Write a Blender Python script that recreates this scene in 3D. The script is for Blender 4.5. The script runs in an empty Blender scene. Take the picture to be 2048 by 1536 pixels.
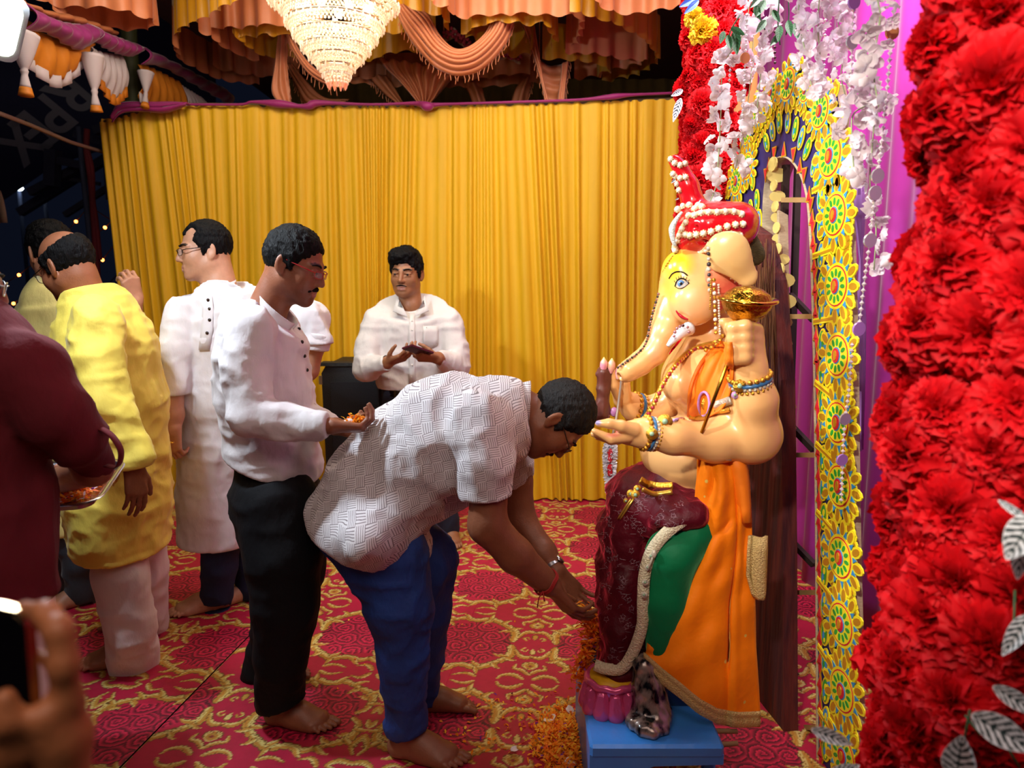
import bpy, bmesh, math, random
import numpy as np
from mathutils import Vector, Matrix
from mathutils.bvhtree import BVHTree
R_ = random.Random(7)
scene = bpy.context.scene
COL = scene.collection
# ------------------------------------------------------------------ camera, world, lights, exposure
F_PX = 1450.0
PITCH = math.radians(8.4)
CAM = np.array([0.0, 0.0, 1.5])
cam_d = bpy.data.cameras.new('camera'); cam_o = bpy.data.objects.new('camera', cam_d); COL.objects.link(cam_o)
cam_d.sensor_width = 36.0; cam_d.lens = F_PX / 2048 * 36.0
cam_d.clip_start = 0.05; cam_d.clip_end = 60
cam_o.location = CAM; cam_o.rotation_euler = (math.pi / 2 - PITCH, 0, 0)
cam_d.dof.use_dof = True; cam_d.dof.focus_distance = 2.5; cam_d.dof.aperture_fstop = 3.4
scene.camera = cam_o
scene.view_settings.view_transform = 'Standard'
scene.view_settings.look = 'None'
scene.view_settings.gamma = 1.0
scene.view_settings.use_curve_mapping = False
scene.view_settings.exposure = 0.18
W = bpy.data.worlds.new('night_sky'); scene.world = W; W.use_nodes = True
W.node_tree.nodes['Background'].inputs[0].default_value = (0.05, 0.07, 0.16, 1)
W.node_tree.nodes['Background'].inputs[1].default_value = 0.05

def lamp(name, kind, loc, energy, color, target=None, **kw):
    d = bpy.data.lights.new(name, kind); d.energy = energy; d.color = color
    for k, v in kw.items(): setattr(d, k, v)
    o = bpy.data.objects.new(name, d); COL.objects.link(o); o.location = loc
    if target is not None:
        o.rotation_euler = (Vector(target) - Vector(loc)).to_track_quat('-Z', 'Y').to_euler()
    return o
# LED flood fixed to the left tent edge (its housing is built further down)
lamp('led_flood_light', 'AREA', (-1.42, 2.08, 2.25), 76, (0.78, 0.90, 1.0), target=(0.1, 2.85, 0.6), shape='RECTANGLE', size=0.12, size_y=0.20)
# halogen flood standing behind the photographer on the left, lights the shrine
lamp('shrine_flood_light', 'SPOT', (-0.50, -0.25, 2.5), 205, (1.0, 0.93, 0.80), target=(1.0, 1.85, 1.25), spot_size=math.radians(39), spot_blend=0.45, shadow_soft_size=0.07)
lamp('shrine_side_fill', 'SPOT', (-1.25, 1.25, 2.78), 190, (1.0, 0.96, 0.88), target=(0.95, 2.35, 1.30), spot_size=math.radians(34), spot_blend=0.4, shadow_soft_size=0.06)  # added spot that brightens the arch and statue front, no lamp seen there
lamp('wall_wash_fill', 'AREA', (0.98, 2.3, 3.2), 48, (1.0, 0.90, 0.95), target=(1.44, 2.9, 2.35), shape='RECTANGLE', size=0.9, size_y=0.15, spread=math.radians(140))  # added wash that brightens the upper pink cloth, no fitting seen
# added soft general fill above and behind the camera, no known lamp
lamp('general_fill_light', 'AREA', (-0.3, -0.3, 3.25), 33, (1.0, 0.76, 0.64), target=(-0.2, 2.6, 0.5), shape='RECTANGLE', size=2.6, size_y=1.6)
lamp('curtain_fill_light', 'AREA', (-0.6, 3.3, 3.15), 48, (1.0, 0.88, 0.66), target=(-0.6, 4.8, 1.3), shape='RECTANGLE', size=2.6, size_y=0.4)  # added fill that brightens the curtain, stands for no visible lamp

# ------------------------------------------------------------------ picture geometry -> world
FW = np.array([0, math.cos(PITCH), -math.sin(PITCH)]); UP = np.array([0, math.sin(PITCH), math.cos(PITCH)]); RT = np.array([1.0, 0, 0])
def V3(*a): return np.array(a, float)
def nrm(v): v = np.asarray(v, float); return v / (np.linalg.norm(v) + 1e-12)
def ray(px, py): return RT * ((px - 1024) / F_PX) + UP * (-(py - 768) / F_PX) + FW
def P(px, py, Y): d = ray(px, py); return CAM + d * (Y / d[1])
def S(px, py, Y): return (Y / ray(px, py)[1]) / F_PX          # metres per pixel
def PZ(px, py, z): d = ray(px, py); return CAM + d * ((z - CAM[2]) / d[2])
def PP(px, py, pt, n): d = ray(px, py); return CAM + d * (np.dot(np.asarray(pt) - CAM, n) / np.dot(d, n))
def srgb(h):
    if isinstance(h, str):
        h = h.lstrip('#'); c = [int(h[i:i + 2], 16) / 255 for i in (0, 2, 4)]
    else: c = list(h)
    return tuple(x / 12.92 if x <= 0.04045 else ((x + 0.055) / 1.055) ** 2.4 for x in c)

def frame(f, u):
    f = nrm(f); u = nrm(np.asarray(u, float) - f * np.dot(f, u)); l = np.cross(u, f); return np.array([l, f, u])
# ------------------------------------------------------------------ materials
MATS = {}
def mat(name, col='#888888', rough=0.6, metal=0.0, var=0.0, vscale=8.0, bump=0.0, bscale=40.0, stretch=(1, 1, 1), sheen=0.0,
        emis=None, estr=0.0, trans=0.0, alpha=1.0, attr=False, spec=0.5, coat=0.0, sss=0.0, col2=None, tint=None, transl=0.0, spots=None):
    if name in MATS: return MATS[name]
    m = bpy.data.materials.new(name); m.use_nodes = True; MATS[name] = m
    nt = m.node_tree; N = nt.nodes; L = nt.links
    b = N['Principled BSDF']
    c = srgb(col) + (1,)
    b.inputs['Base Color'].default_value = c
    b.inputs['Roughness'].default_value = rough; b.inputs['Metallic'].default_value = metal
    b.inputs['Specular IOR Level'].default_value = spec
    b.inputs['Coat Weight'].default_value = coat
    b.inputs['Alpha'].default_value = alpha
    b.inputs['Transmission Weight'].default_value = trans
    if sss: b.inputs['Subsurface Weight'].default_value = sss; b.inputs['Subsurface Radius'].default_value = (0.012, 0.005, 0.003)
    if sheen: b.inputs['Sheen Weight'].default_value = sheen; b.inputs['Sheen Roughness'].default_value = 0.35
    if sheen and tint: b.inputs['Sheen Tint'].default_value = srgb(tint) + (1,)
    if emis: b.inputs['Emission Color'].default_value = srgb(emis) + (1,); b.inputs['Emission Strength'].default_value = estr
    src = None
    if attr:
        a = N.new('ShaderNodeAttribute'); a.attribute_name = 'Col'; src = a.outputs['Color']
    tc = mp = None
    if var or bump or col2 or spots:
        tc = N.new('ShaderNodeTexCoord'); mp = N.new('ShaderNodeMapping'); mp.inputs['Scale'].default_value = stretch
        L.new(tc.outputs['Object'], mp.inputs['Vector'])
    if var or col2:
        n = N.new('ShaderNodeTexNoise'); n.inputs['Scale'].default_value = vscale; n.inputs['Detail'].default_value = 5
        L.new(mp.outputs['Vector'], n.inputs['Vector'])
        mx = N.new('ShaderNodeMix'); mx.data_type = 'RGBA'
        if col2:
            rp = N.new('ShaderNodeMapRange'); rp.inputs[1].default_value = 0.42; rp.inputs[2].default_value = 0.58
            L.new(n.outputs['Fac'], rp.inputs[0]); L.new(rp.outputs[0], mx.inputs[0])
            mx.inputs[6].default_value = c; mx.inputs[7].default_value = srgb(col2) + (1,)
            src = mx.outputs[2]
        else:
            mx.blend_type = 'MULTIPLY'; mx.inputs[0].default_value = 1.0
            rp = N.new('ShaderNodeMapRange'); rp.inputs[1].default_value = 0.3; rp.inputs[2].default_value = 0.7
            rp.inputs[3].default_value = 1 - var; rp.inputs[4].default_value = 1 + var * 0.6
            L.new(n.outputs['Fac'], rp.inputs[0])
            if src: L.new(src, mx.inputs[6])
            else: mx.inputs[6].default_value = c
            cb = N.new('ShaderNodeCombineColor')
            for i in range(3): L.new(rp.outputs[0], cb.inputs[i])
            L.new(cb.outputs[0], mx.inputs[7]); src = mx.outputs[2]
    if spots:                                  # small printed / embroidered marks: (scale, radius, colour)
        vo = N.new('ShaderNodeTexVoronoi'); vo.inputs['Scale'].default_value = spots[0]; vo.inputs['Randomness'].default_value = 0.55
        L.new(tc.outputs['Object'], vo.inputs['Vector'])
        lt = N.new('ShaderNodeMath'); lt.operation = 'LESS_THAN'; lt.inputs[1].default_value = spots[1]; L.new(vo.outputs['Distance'], lt.inputs[0])
        ms = N.new('ShaderNodeMix'); ms.data_type = 'RGBA'; L.new(lt.outputs[0], ms.inputs[0])
        if src: L.new(src, ms.inputs[6])
        else: ms.inputs[6].default_value = c
        ms.inputs[7].default_value = srgb(spots[2]) + (1,); src = ms.outputs[2]
    if src: L.new(src, b.inputs['Base Color'])
    if bump:
        nb = N.new('ShaderNodeTexNoise'); nb.inputs['Scale'].default_value = bscale; nb.inputs['Detail'].default_value = 4
        L.new(mp.outputs['Vector'], nb.inputs['Vector'])
        bp = N.new('ShaderNodeBump'); bp.inputs['Strength'].default_value = bump; bp.inputs['Distance'].default_value = 0.01
        L.new(nb.outputs['Fac'], bp.inputs['Height']); L.new(bp.outputs['Normal'], b.inputs['Normal'])
    if transl:
        tl = N.new('ShaderNodeBsdfTranslucent'); ms = N.new('ShaderNodeMixShader'); ms.inputs[0].default_value = transl
        tl.inputs['Color'].default_value = c
        if src: L.new(src, tl.inputs['Color'])
        L.new(b.outputs[0], ms.inputs[1]); L.new(tl.outputs[0], ms.inputs[2]); L.new(ms.outputs[0], N['Material Output'].inputs['Surface'])
    return m

# ------------------------------------------------------------------ objects
def tag(o, label=None, cat=None, group=None, kind=None):
    if label: o['label'] = label
    if cat: o['category'] = cat
    if group: o['group'] = group
    if kind: o['kind'] = kind
    return o
def thing(name, label, cat, loc=(0, 0, 0), group=None):
    o = bpy.data.objects.new(name, None); COL.objects.link(o); o.location = [float(x) for x in loc]
    o.empty_display_size = 0.1
    return tag(o, label, cat, group)
def link(name, me, parent=None, label=None, loc=None):
    o = bpy.data.objects.new(name, me); COL.objects.link(o)
    if parent is not None:
        o.parent = parent
        b = parent
        off = Vector((0, 0, 0))
        while b is not None: off += b.location; b = b.parent
        o.location = Vector(loc) - off if loc is not None else -off
    elif loc is not None: o.location = loc
    if label: o['label'] = label
    return o
def mesh_np(name, v, q, mats, smooth=True, col=None, mi=None):
    me = bpy.data.meshes.new(name)
    v = np.asarray(v, np.float32); q = np.asarray(q, np.int32); k = q.shape[1]
    me.vertices.add(len(v)); me.vertices.foreach_set('co', v.ravel())
    me.loops.add(q.size); me.loops.foreach_set('vertex_index', q.ravel())
    me.polygons.add(len(q)); me.polygons.foreach_set('loop_start', np.arange(0, q.size, k, dtype=np.int32))
    me.polygons.foreach_set('use_smooth', np.full(len(q), smooth))
    for m in (mats if isinstance(mats, (list, tuple)) else [mats]): me.materials.append(m)
    if mi is not None: me.polygons.foreach_set('material_index', np.asarray(mi, np.int32))
    me.update(calc_edges=True)
    if col is not None:
        a = me.color_attributes.new('Col', 'FLOAT_COLOR', 'POINT')
        c4 = np.ones((len(v), 4), np.float32); c4[:, :3] = col; a.data.foreach_set('color', c4.ravel())
    return me

class MB:                                     # small polygon builder, one mesh per part
    def __init__(s): s.v = []; s.f = []; s.m = []; s.sm = []
    def add(s, vs, fs, m=0, sm=False):
        o = len(s.v); s.v += [tuple(float(c) for c in x) for x in vs]
        for f in fs: s.f.append(tuple(i + o for i in f)); s.m.append(m); s.sm.append(sm)
    def box(s, c, d, ax=None, m=0):
        c = np.asarray(c, float); ax = np.eye(3) if ax is None else np.asarray(ax)
        vs = [c + ax[0] * d[0] / 2 * i + ax[1] * d[1] / 2 * j + ax[2] * d[2] / 2 * k for i in (-1, 1) for j in (-1, 1) for k in (-1, 1)]
        s.add(vs, [(0, 1, 3, 2), (4, 6, 7, 5), (0, 4, 5, 1), (2, 3, 7, 6), (0, 2, 6, 4), (1, 5, 7, 3)], m)
    def bar(s, a, b, w, h=None, m=0, up=(0, 0, 1)):
        a = np.asarray(a, float); b = np.asarray(b, float); d = nrm(b - a); u = np.asarray(up, float)
        if abs(np.dot(d, u)) > .95: u = V3(1, 0, 0)
        r = nrm(np.cross(d, u)); u = np.cross(r, d)
        s.box((a + b) / 2, (np.linalg.norm(b - a), w, h or w), [d, r, u], m)
    def tube(s, pts, r, n=8, m=0, closed=False, caps=True, flat=None):
        pts = [np.asarray(p, float) for p in pts]; K = len(pts); rr = r if isinstance(r, (list, tuple, np.ndarray)) else [r] * K
        vs = []; pr = None
        for i in range(K):
            t = nrm(pts[(i + 1) % K] - pts[i - 1]) if closed or 0 < i < K - 1 else (nrm(pts[1] - pts[0]) if i == 0 else nrm(pts[-1] - pts[-2]))
            if pr is None:
                pr = nrm(np.cross(t, V3(0, 0, 1) if abs(t[2]) < .9 else V3(1, 0, 0)))
            pr = nrm(pr - t * np.dot(pr, t)); q = np.cross(t, pr)
            for j in range(n):
                a = 2 * math.pi * j / n; vs.append(pts[i] + (pr * math.cos(a) + q * math.sin(a) * (flat or 1)) * rr[i])
        fs = [(i * n + j, i * n + (j + 1) % n, ((i + 1) % K) * n + (j + 1) % n, ((i + 1) % K) * n + j) for i in range(K if closed else K - 1) for j in range(n)]
        if caps and not closed: fs += [tuple(range(n - 1, -1, -1)), tuple((K - 1) * n + j for j in range(n))]
        s.add(vs, fs, m, True)
    def lathe(s, prof, o, ax=(0, 0, 1), n=16, m=0, sm=True):
        o = np.asarray(o, float); ax = nrm(ax); x = nrm(np.cross(ax, V3(0, 1, 0) if abs(ax[1]) < .9 else V3(1, 0, 0))); y = np.cross(ax, x)
        vs = [o + ax * h + (x * math.cos(2 * math.pi * j / n) + y * math.sin(2 * math.pi * j / n)) * r for (r, h) in prof for j in range(n)]
        K = len(prof)
        fs = [(i * n + j, i * n + (j + 1) % n, (i + 1) * n + (j + 1) % n, (i + 1) * n + j) for i in range(K - 1) for j in range(n)]
        s.add(vs, fs, m, sm)
    def ball(s, c, r, n=8, m=0, sc=(1, 1, 1), ax=None):
        c = np.asarray(c, float); ax = np.eye(3) if ax is None else np.asarray(ax); vs = []; k = max(3, n // 2)
        for i in range(1, k):
            a = math.pi * i / k
            for j in range(n):
                b = 2 * math.pi * j / n
                vs.append(c + ax[0] * r * sc[0] * math.sin(a) * math.cos(b) + ax[1] * r * sc[1] * math.sin(a) * math.sin(b) + ax[2] * r * sc[2] * math.cos(a))
        fs = [(i * n + j, (i + 1) * n + j, (i + 1) * n + (j + 1) % n, i * n + (j + 1) % n) for i in range(k - 2) for j in range(n)]
        vs += [c + ax[2] * r * sc[2], c - ax[2] * r * sc[2]]; T = len(vs) - 2
        fs += [(T, j, (j + 1) % n) for j in range(n)] + [(T + 1, (k - 2) * n + (j + 1) % n, (k - 2) * n + j) for j in range(n)]
        s.add(vs, fs, m, True)
    def grid(s, rows, m=0, sm=True, th=0.0, closed=False):
        a = np.array(rows, float); n, k = a.shape[:2]
        def fc(o=0, flip=False):
            r = []
            for i in range(n - 1):
                for j in range(k if closed else k - 1):
                    f = (o + i * k + j, o + i * k + (j + 1) % k, o + (i + 1) * k + (j + 1) % k, o + (i + 1) * k + j); r.append(f[::-1] if flip else f)
            return r
        if not th: s.add(a.reshape(-1, 3), fc(), m, sm); return
        du = np.gradient(a, axis=0); dv = np.gradient(a, axis=1); nn = np.cross(du, dv); nn /= np.linalg.norm(nn, axis=2, keepdims=True) + 1e-9
        b = a + nn * th; N0 = n * k
        ring = [j for j in range(k)] + [i * k + k - 1 for i in range(1, n)] + [(n - 1) * k + j for j in range(k - 2, -1, -1)] + [i * k for i in range(n - 2, 0, -1)]
        fs = fc() + fc(N0, True)
        if not closed: fs += [(ring[(i + 1) % len(ring)], ring[i], ring[i] + N0, ring[(i + 1) % len(ring)] + N0) for i in range(len(ring))]
        s.add(np.concatenate([a.reshape(-1, 3), b.reshape(-1, 3)]), fs, m, sm)
    def prism(s, out, ex, m=0, ms=None):      # outline (3-D planar points) pushed along ex
        out = [np.asarray(p, float) for p in out]; n = len(out); ex = np.asarray(ex, float)
        s.add(out, [tuple(range(n))], m); s.add([p + ex for p in out], [tuple(range(n - 1, -1, -1))], m)
        s.add(out + [p + ex for p in out], [(i, i + n, (i + 1) % n + n, (i + 1) % n) for i in range(n)], m if ms is None else ms)
    def mesh(s, name, mats, recalc=False):
        me = bpy.data.meshes.new(name); me.from_pydata(s.v, [], s.f)
        for x in (mats if isinstance(mats, (list, tuple)) else [mats]): me.materials.append(x)
        me.polygons.foreach_set('material_index', s.m); me.polygons.foreach_set('use_smooth', s.sm)
        if recalc:
            bm = bmesh.new(); bm.from_mesh(me); bmesh.ops.recalc_face_normals(bm, faces=bm.faces); bm.to_mesh(me); bm.free()
        me.update(); return me
    def obj(s, name, mats, parent=None, label=None, recalc=False): return link(name, s.mesh(name, mats, recalc), parent, label)
def cat(pts, n=8, closed=False):              # Catmull-Rom through points
    p = [np.asarray(q, float) for q in pts]; K = len(p); out = []
    for i in range(K if closed else K - 1):
        if closed: a, b, c, d = p[i - 1], p[i], p[(i + 1) % K], p[(i + 2) % K]
        else: b, c = p[i], p[i + 1]; a = p[i - 1] if i else 2 * b - c; d = p[i + 2] if i + 2 < K else 2 * c - b
        for j in range(n):
            t = j / n; out.append(.5 * (2 * b + (c - a) * t + (2 * a - 5 * b + 4 * c - d) * t * t + (3 * b - a - 3 * c + d) * t ** 3))
    if not closed: out.append(p[-1])
    return out
def resample(pts, n):
    a = np.array(pts, float); d = np.r_[0, np.cumsum(np.linalg.norm(np.diff(a, axis=0), axis=1))]; t = np.linspace(0, d[-1], n)
    return np.stack([np.interp(t, d, a[:, i]) for i in range(a.shape[1])], 1)

# ------------------------------------------------------------------ value noise
def vnoise(p, seed=0):
    p = np.asarray(p, np.float64); i = np.floor(p).astype(np.int64); f = p - i; f = f * f * (3 - 2 * f)
    def h(dx, dy, dz):
        n = (i[:, 0] + dx) * 374761393 + (i[:, 1] + dy) * 668265263 + (i[:, 2] + dz) * 2147483647 + seed * 1274126177
        n = (n ^ (n >> 13)) * 1274126177; n = n ^ (n >> 16)
        return (n & 0xffff) / 32767.5 - 1
    x0 = [[h(0, a, b) * (1 - f[:, 0]) + h(1, a, b) * f[:, 0] for b in (0, 1)] for a in (0, 1)]
    y0 = [x0[0][b] * (1 - f[:, 1]) + x0[1][b] * f[:, 1] for b in (0, 1)]
    return y0[0] * (1 - f[:, 2]) + y0[1] * f[:, 2]

# ------------------------------------------------------------------ signed-distance modelling: one continuous surface per part
class SDF:
    def __init__(s): s.ops = []; s.fb = []
    def fine(s, lo, hi, h): s.fb.append((np.minimum(lo, hi), np.maximum(lo, hi), h))
    def cone(s, a, b, ra, rb, k=.02, op='u', flat=None, cap=False):
        a = np.asarray(a, float); b = np.asarray(b, float); m = max(ra, rb) * (max(1, flat[1]) if flat else 1)
        s.ops.append(('c', op, k, np.minimum(a, b) - m, np.maximum(a, b) + m, (a, b, ra, rb, flat, cap))); return s
    def ell(s, c, r, Rm=None, k=.02, op='u'):
        c = np.asarray(c, float); r = np.asarray(r, float); Rm = np.eye(3) if Rm is None else np.asarray(Rm, float)
        e = np.sqrt(((Rm * r[:, None]) ** 2).sum(0)); s.ops.append(('e', op, k, c - e, c + e, (c, r, Rm))); return s
    def chain(s, pr, k=.02, flat=None):
        for (a, ra), (b, rb) in zip(pr[:-1], pr[1:]): s.cone(a, b, ra, rb, k, flat=flat)
        return s
    def plane(s, p, n, k=.004, lo=None, hi=None):  # cut away the side n points to (optionally only inside a box)
        s.ops.append(('p', 'x', k, lo, hi, (np.asarray(p, float), nrm(n)))); return s
    def px(s, lst, k=.02, flat=None):              # limb measured in the picture: (px, py, Y, radius px)
        return s.chain([(P(x, y, Y), r * S(x, y, Y)) for (x, y, Y, r) in lst], k, flat)
    def stack(s, st, k=.03):                       # torso slices measured in the picture: (left px, right px, py, Y, half depth m)
        q = []
        for (l, r, y, Y, b) in st: q.append((P((l + r) / 2, y, Y), (r - l) / 2 * S(l, y, Y), b))
        for (a, ra, ba), (b, rb, bb) in zip(q[:-1], q[1:]): s.cone(a, b, ra, rb, k, flat=(V3(0, 1, 0), (ba + bb) / (ra + rb)))
        return s
    def build(s, h):
        lo = np.min([o[3] for o in s.ops if o[1] == 'u'], 0) - .02; hi = np.max([o[4] for o in s.ops if o[1] == 'u'], 0) + .02
        ax = []
        for d in range(3):
            br = {lo[d], hi[d]}
            for (a, b, _) in s.fb: br |= {min(max(a[d], lo[d]), hi[d]), min(max(b[d], lo[d]), hi[d])}
            br = sorted(br); c = [br[0]]
            for u, v in zip(br[:-1], br[1:]):
                if v - u < 1e-5: continue
                hh = min([h] + [f for (a, b, f) in s.fb if a[d] <= (u + v) / 2 <= b[d]]); n = max(1, int(math.ceil((v - u) / hh)))
                c += list(u + (v - u) * np.arange(1, n + 1) / n)
            ax.append(np.array(c, np.float32))
        X, Y, Z = ax; Fd = np.full((len(X), len(Y), len(Z)), 1.0, np.float32)
        for (t, op, k, l, u, a) in s.ops:
            if l is None: sl = (slice(None),) * 3
            else:
                pad = max(k, 2.2 * h) if op != 'x' else 0
                sl = tuple(slice(max(0, np.searchsorted(ax[d], l[d] - pad) - 1), np.searchsorted(ax[d], u[d] + pad) + 1) for d in range(3))
            x = X[sl[0]][:, None, None]; y = Y[sl[1]][None, :, None]; z = Z[sl[2]][None, None, :]
            if x.size * y.size * z.size == 0: continue
            if t == 'c':
                A, B, ra, rb, flat, cap = a; ba = B - A; L2 = max(float(ba @ ba), 1e-10)
                hr = ((x - A[0]) * ba[0] + (y - A[1]) * ba[1] + (z - A[2]) * ba[2]) / L2; hc = np.clip(hr, 0, 1); hq = hr if cap else hc
                qx = x - A[0] - hq * ba[0]; qy = y - A[1] - hq * ba[1]; qz = z - A[2] - hq * ba[2]
                m2 = qx * qx + qy * qy + qz * qz
                if flat:
                    n = nrm(flat[0]); qn = qx * n[0] + qy * n[1] + qz * n[2]; m2 = m2 + qn * qn * (1 / flat[1] ** 2 - 1)
                D = (np.sqrt(m2) - (ra + (rb - ra) * hc)) * (min(1, flat[1]) if flat else 1)
                if cap: D = np.maximum(D, (np.abs(hr - .5) - .5) * math.sqrt(L2))
            elif t == 'e':
                c, r, Rm = a; u0 = [((x - c[0]) * Rm[i][0] + (y - c[1]) * Rm[i][1] + (z - c[2]) * Rm[i][2]) for i in range(3)]
                k0 = np.sqrt(sum((u0[i] / r[i]) ** 2 for i in range(3))); k1 = np.sqrt(sum((u0[i] / r[i] ** 2) ** 2 for i in range(3))) + 1e-6
                D = k0 * (k0 - 1) / k1
            else:
                p, n = a; D = (x - p[0]) * n[0] + (y - p[1]) * n[1] + (z - p[2]) * n[2] + 0 * (x + y + z)
            f = Fd[sl]; D = D.astype(np.float32)
            if op == 'u':
                hh = np.clip(.5 + .5 * (f - D) / k, 0, 1); Fd[sl] = f + (D - f) * hh - k * hh * (1 - hh)
            else:
                if op == 's': D = -D
                hh = np.clip(.5 - .5 * (f - D) / k, 0, 1); Fd[sl] = f + (D - f) * hh + k * hh * (1 - hh)
        return nets(Fd, X, Y, Z)
def nets(Fd, X, Y, Z):
    sg = Fd < 0; nx, ny, nz = Fd.shape
    cnt = np.zeros((nx - 1, ny - 1, nz - 1), np.int8); cr = [(i, j, k) for i in (0, 1) for j in (0, 1) for k in (0, 1)]
    for (i, j, k) in cr: cnt += sg[i:nx - 1 + i, j:ny - 1 + j, k:nz - 1 + k]
    act = np.argwhere((cnt > 0) & (cnt < 8)); I, J, K = act.T
    vals = {c: Fd[I + c[0], J + c[1], K + c[2]] for c in cr}
    acc = np.zeros((len(act), 3)); num = np.zeros(len(act))
    for c in cr:
        for d in range(3):
            if c[d]: continue
            e = list(c); e[d] = 1; a = vals[c]; b = vals[tuple(e)]; m = (a < 0) != (b < 0)
            t = np.where(m, a / np.where(m, a - b, 1), 0)
            p = np.zeros((len(act), 3)); p += np.array(c); p[:, d] = t
            acc += np.where(m[:, None], p, 0); num += m
    fr = acc / num[:, None]
    v = np.stack([X[I] + (X[I + 1] - X[I]) * fr[:, 0], Y[J] + (Y[J + 1] - Y[J]) * fr[:, 1], Z[K] + (Z[K + 1] - Z[K]) * fr[:, 2]], 1)
    idx = np.full(cnt.shape, -1, np.int32); idx[I, J, K] = np.arange(len(act)); qs = []
    for d in range(3):
        a = sg.take(range(0, sg.shape[d] - 1), d); b = sg.take(range(1, sg.shape[d]), d)
        e = np.argwhere(a != b); o1, o2 = [(1, 2), (2, 0), (0, 1)][d]
        e = e[(e[:, o1] > 0) & (e[:, o2] > 0) & (e[:, o1] < cnt.shape[o1]) & (e[:, o2] < cnt.shape[o2])]
        s0 = a[e[:, 0], e[:, 1], e[:, 2]]
        def g(p, q):
            c = e.copy(); c[:, o1] += p; c[:, o2] += q; return idx[c[:, 0], c[:, 1], c[:, 2]]
        q = np.stack([g(-1, -1), g(0, -1), g(0, 0), g(-1, 0)], 1); q[~s0] = q[~s0][:, ::-1]; qs.append(q)
    return v, np.concatenate(qs)
def vnormals(v, q):
    n = np.cross(v[q[:, 2]] - v[q[:, 0]], v[q[:, 3]] - v[q[:, 1]]); o = np.zeros_like(v)
    for i in range(4): np.add.at(o, q[:, i], n)
    return o / (np.linalg.norm(o, axis=1, keepdims=True) + 1e-12)
def smoothv(v, q, it=1):
    for _ in range(it):
        s_ = np.zeros_like(v); c = np.zeros(len(v))
        for i in range(4):
            np.add.at(s_, q[:, i], v[q[:, (i + 1) % 4]]); np.add.at(c, q[:, i], 1)
            np.add.at(s_, q[:, i], v[q[:, (i + 3) % 4]]); np.add.at(c, q[:, i], 1)
        v = v * .5 + .5 * s_ / np.maximum(c, 1)[:, None]
    return v
def sdf_obj(name, s, h, m, parent, folds=(), label=None, col=None, smooth=1):
    v, q = s.build(h); v = smoothv(v, q, smooth)
    if folds:
        n = vnormals(v, q); d = np.zeros(len(v))
        for (amp, fr, sd) in folds:                # folds: amplitude, frequency vector, seed; ridged
            w = vnoise(v * np.array(fr) + vnoise(v * 6 + 9, sd + 5)[:, None] * .6, sd); d += amp * (.8 - 2.2 * np.abs(w) ** .8) 
        for (t_, op, k_, lo_, hi_, a_) in s.ops:   # hems stay crisp where the cloth was cut
            if t_ == 'p' and lo_ is not None:
                ins = ((v > np.minimum(lo_, hi_) - .02) & (v < np.maximum(lo_, hi_) + .02)).all(1); d = np.where(ins, d * np.clip(np.abs((v - a_[0]) @ a_[1]) / .022 - .2, 0, 1), d)
        v = v + n * d[:, None]
    c = col(v) if callable(col) else col
    return link(name, mesh_np(name, v, q, m, True, c), parent, label)

def surf(o, dft=3.0):
    off = Vector((0, 0, 0)); b_ = o
    while b_ is not None: off += b_.location; b_ = b_.parent
    tr = BVHTree.FromPolygons([v.co + off for v in o.data.vertices], [tuple(p.vertices) for p in o.data.polygons])
    def f(x, y, lift=.0):
        dr = nrm(ray(x, y)); h = tr.ray_cast(Vector(CAM), Vector(dr)); return np.array(h[0]) - dr * lift if h[0] is not None else P(x, y, dft)
    return f
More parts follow.
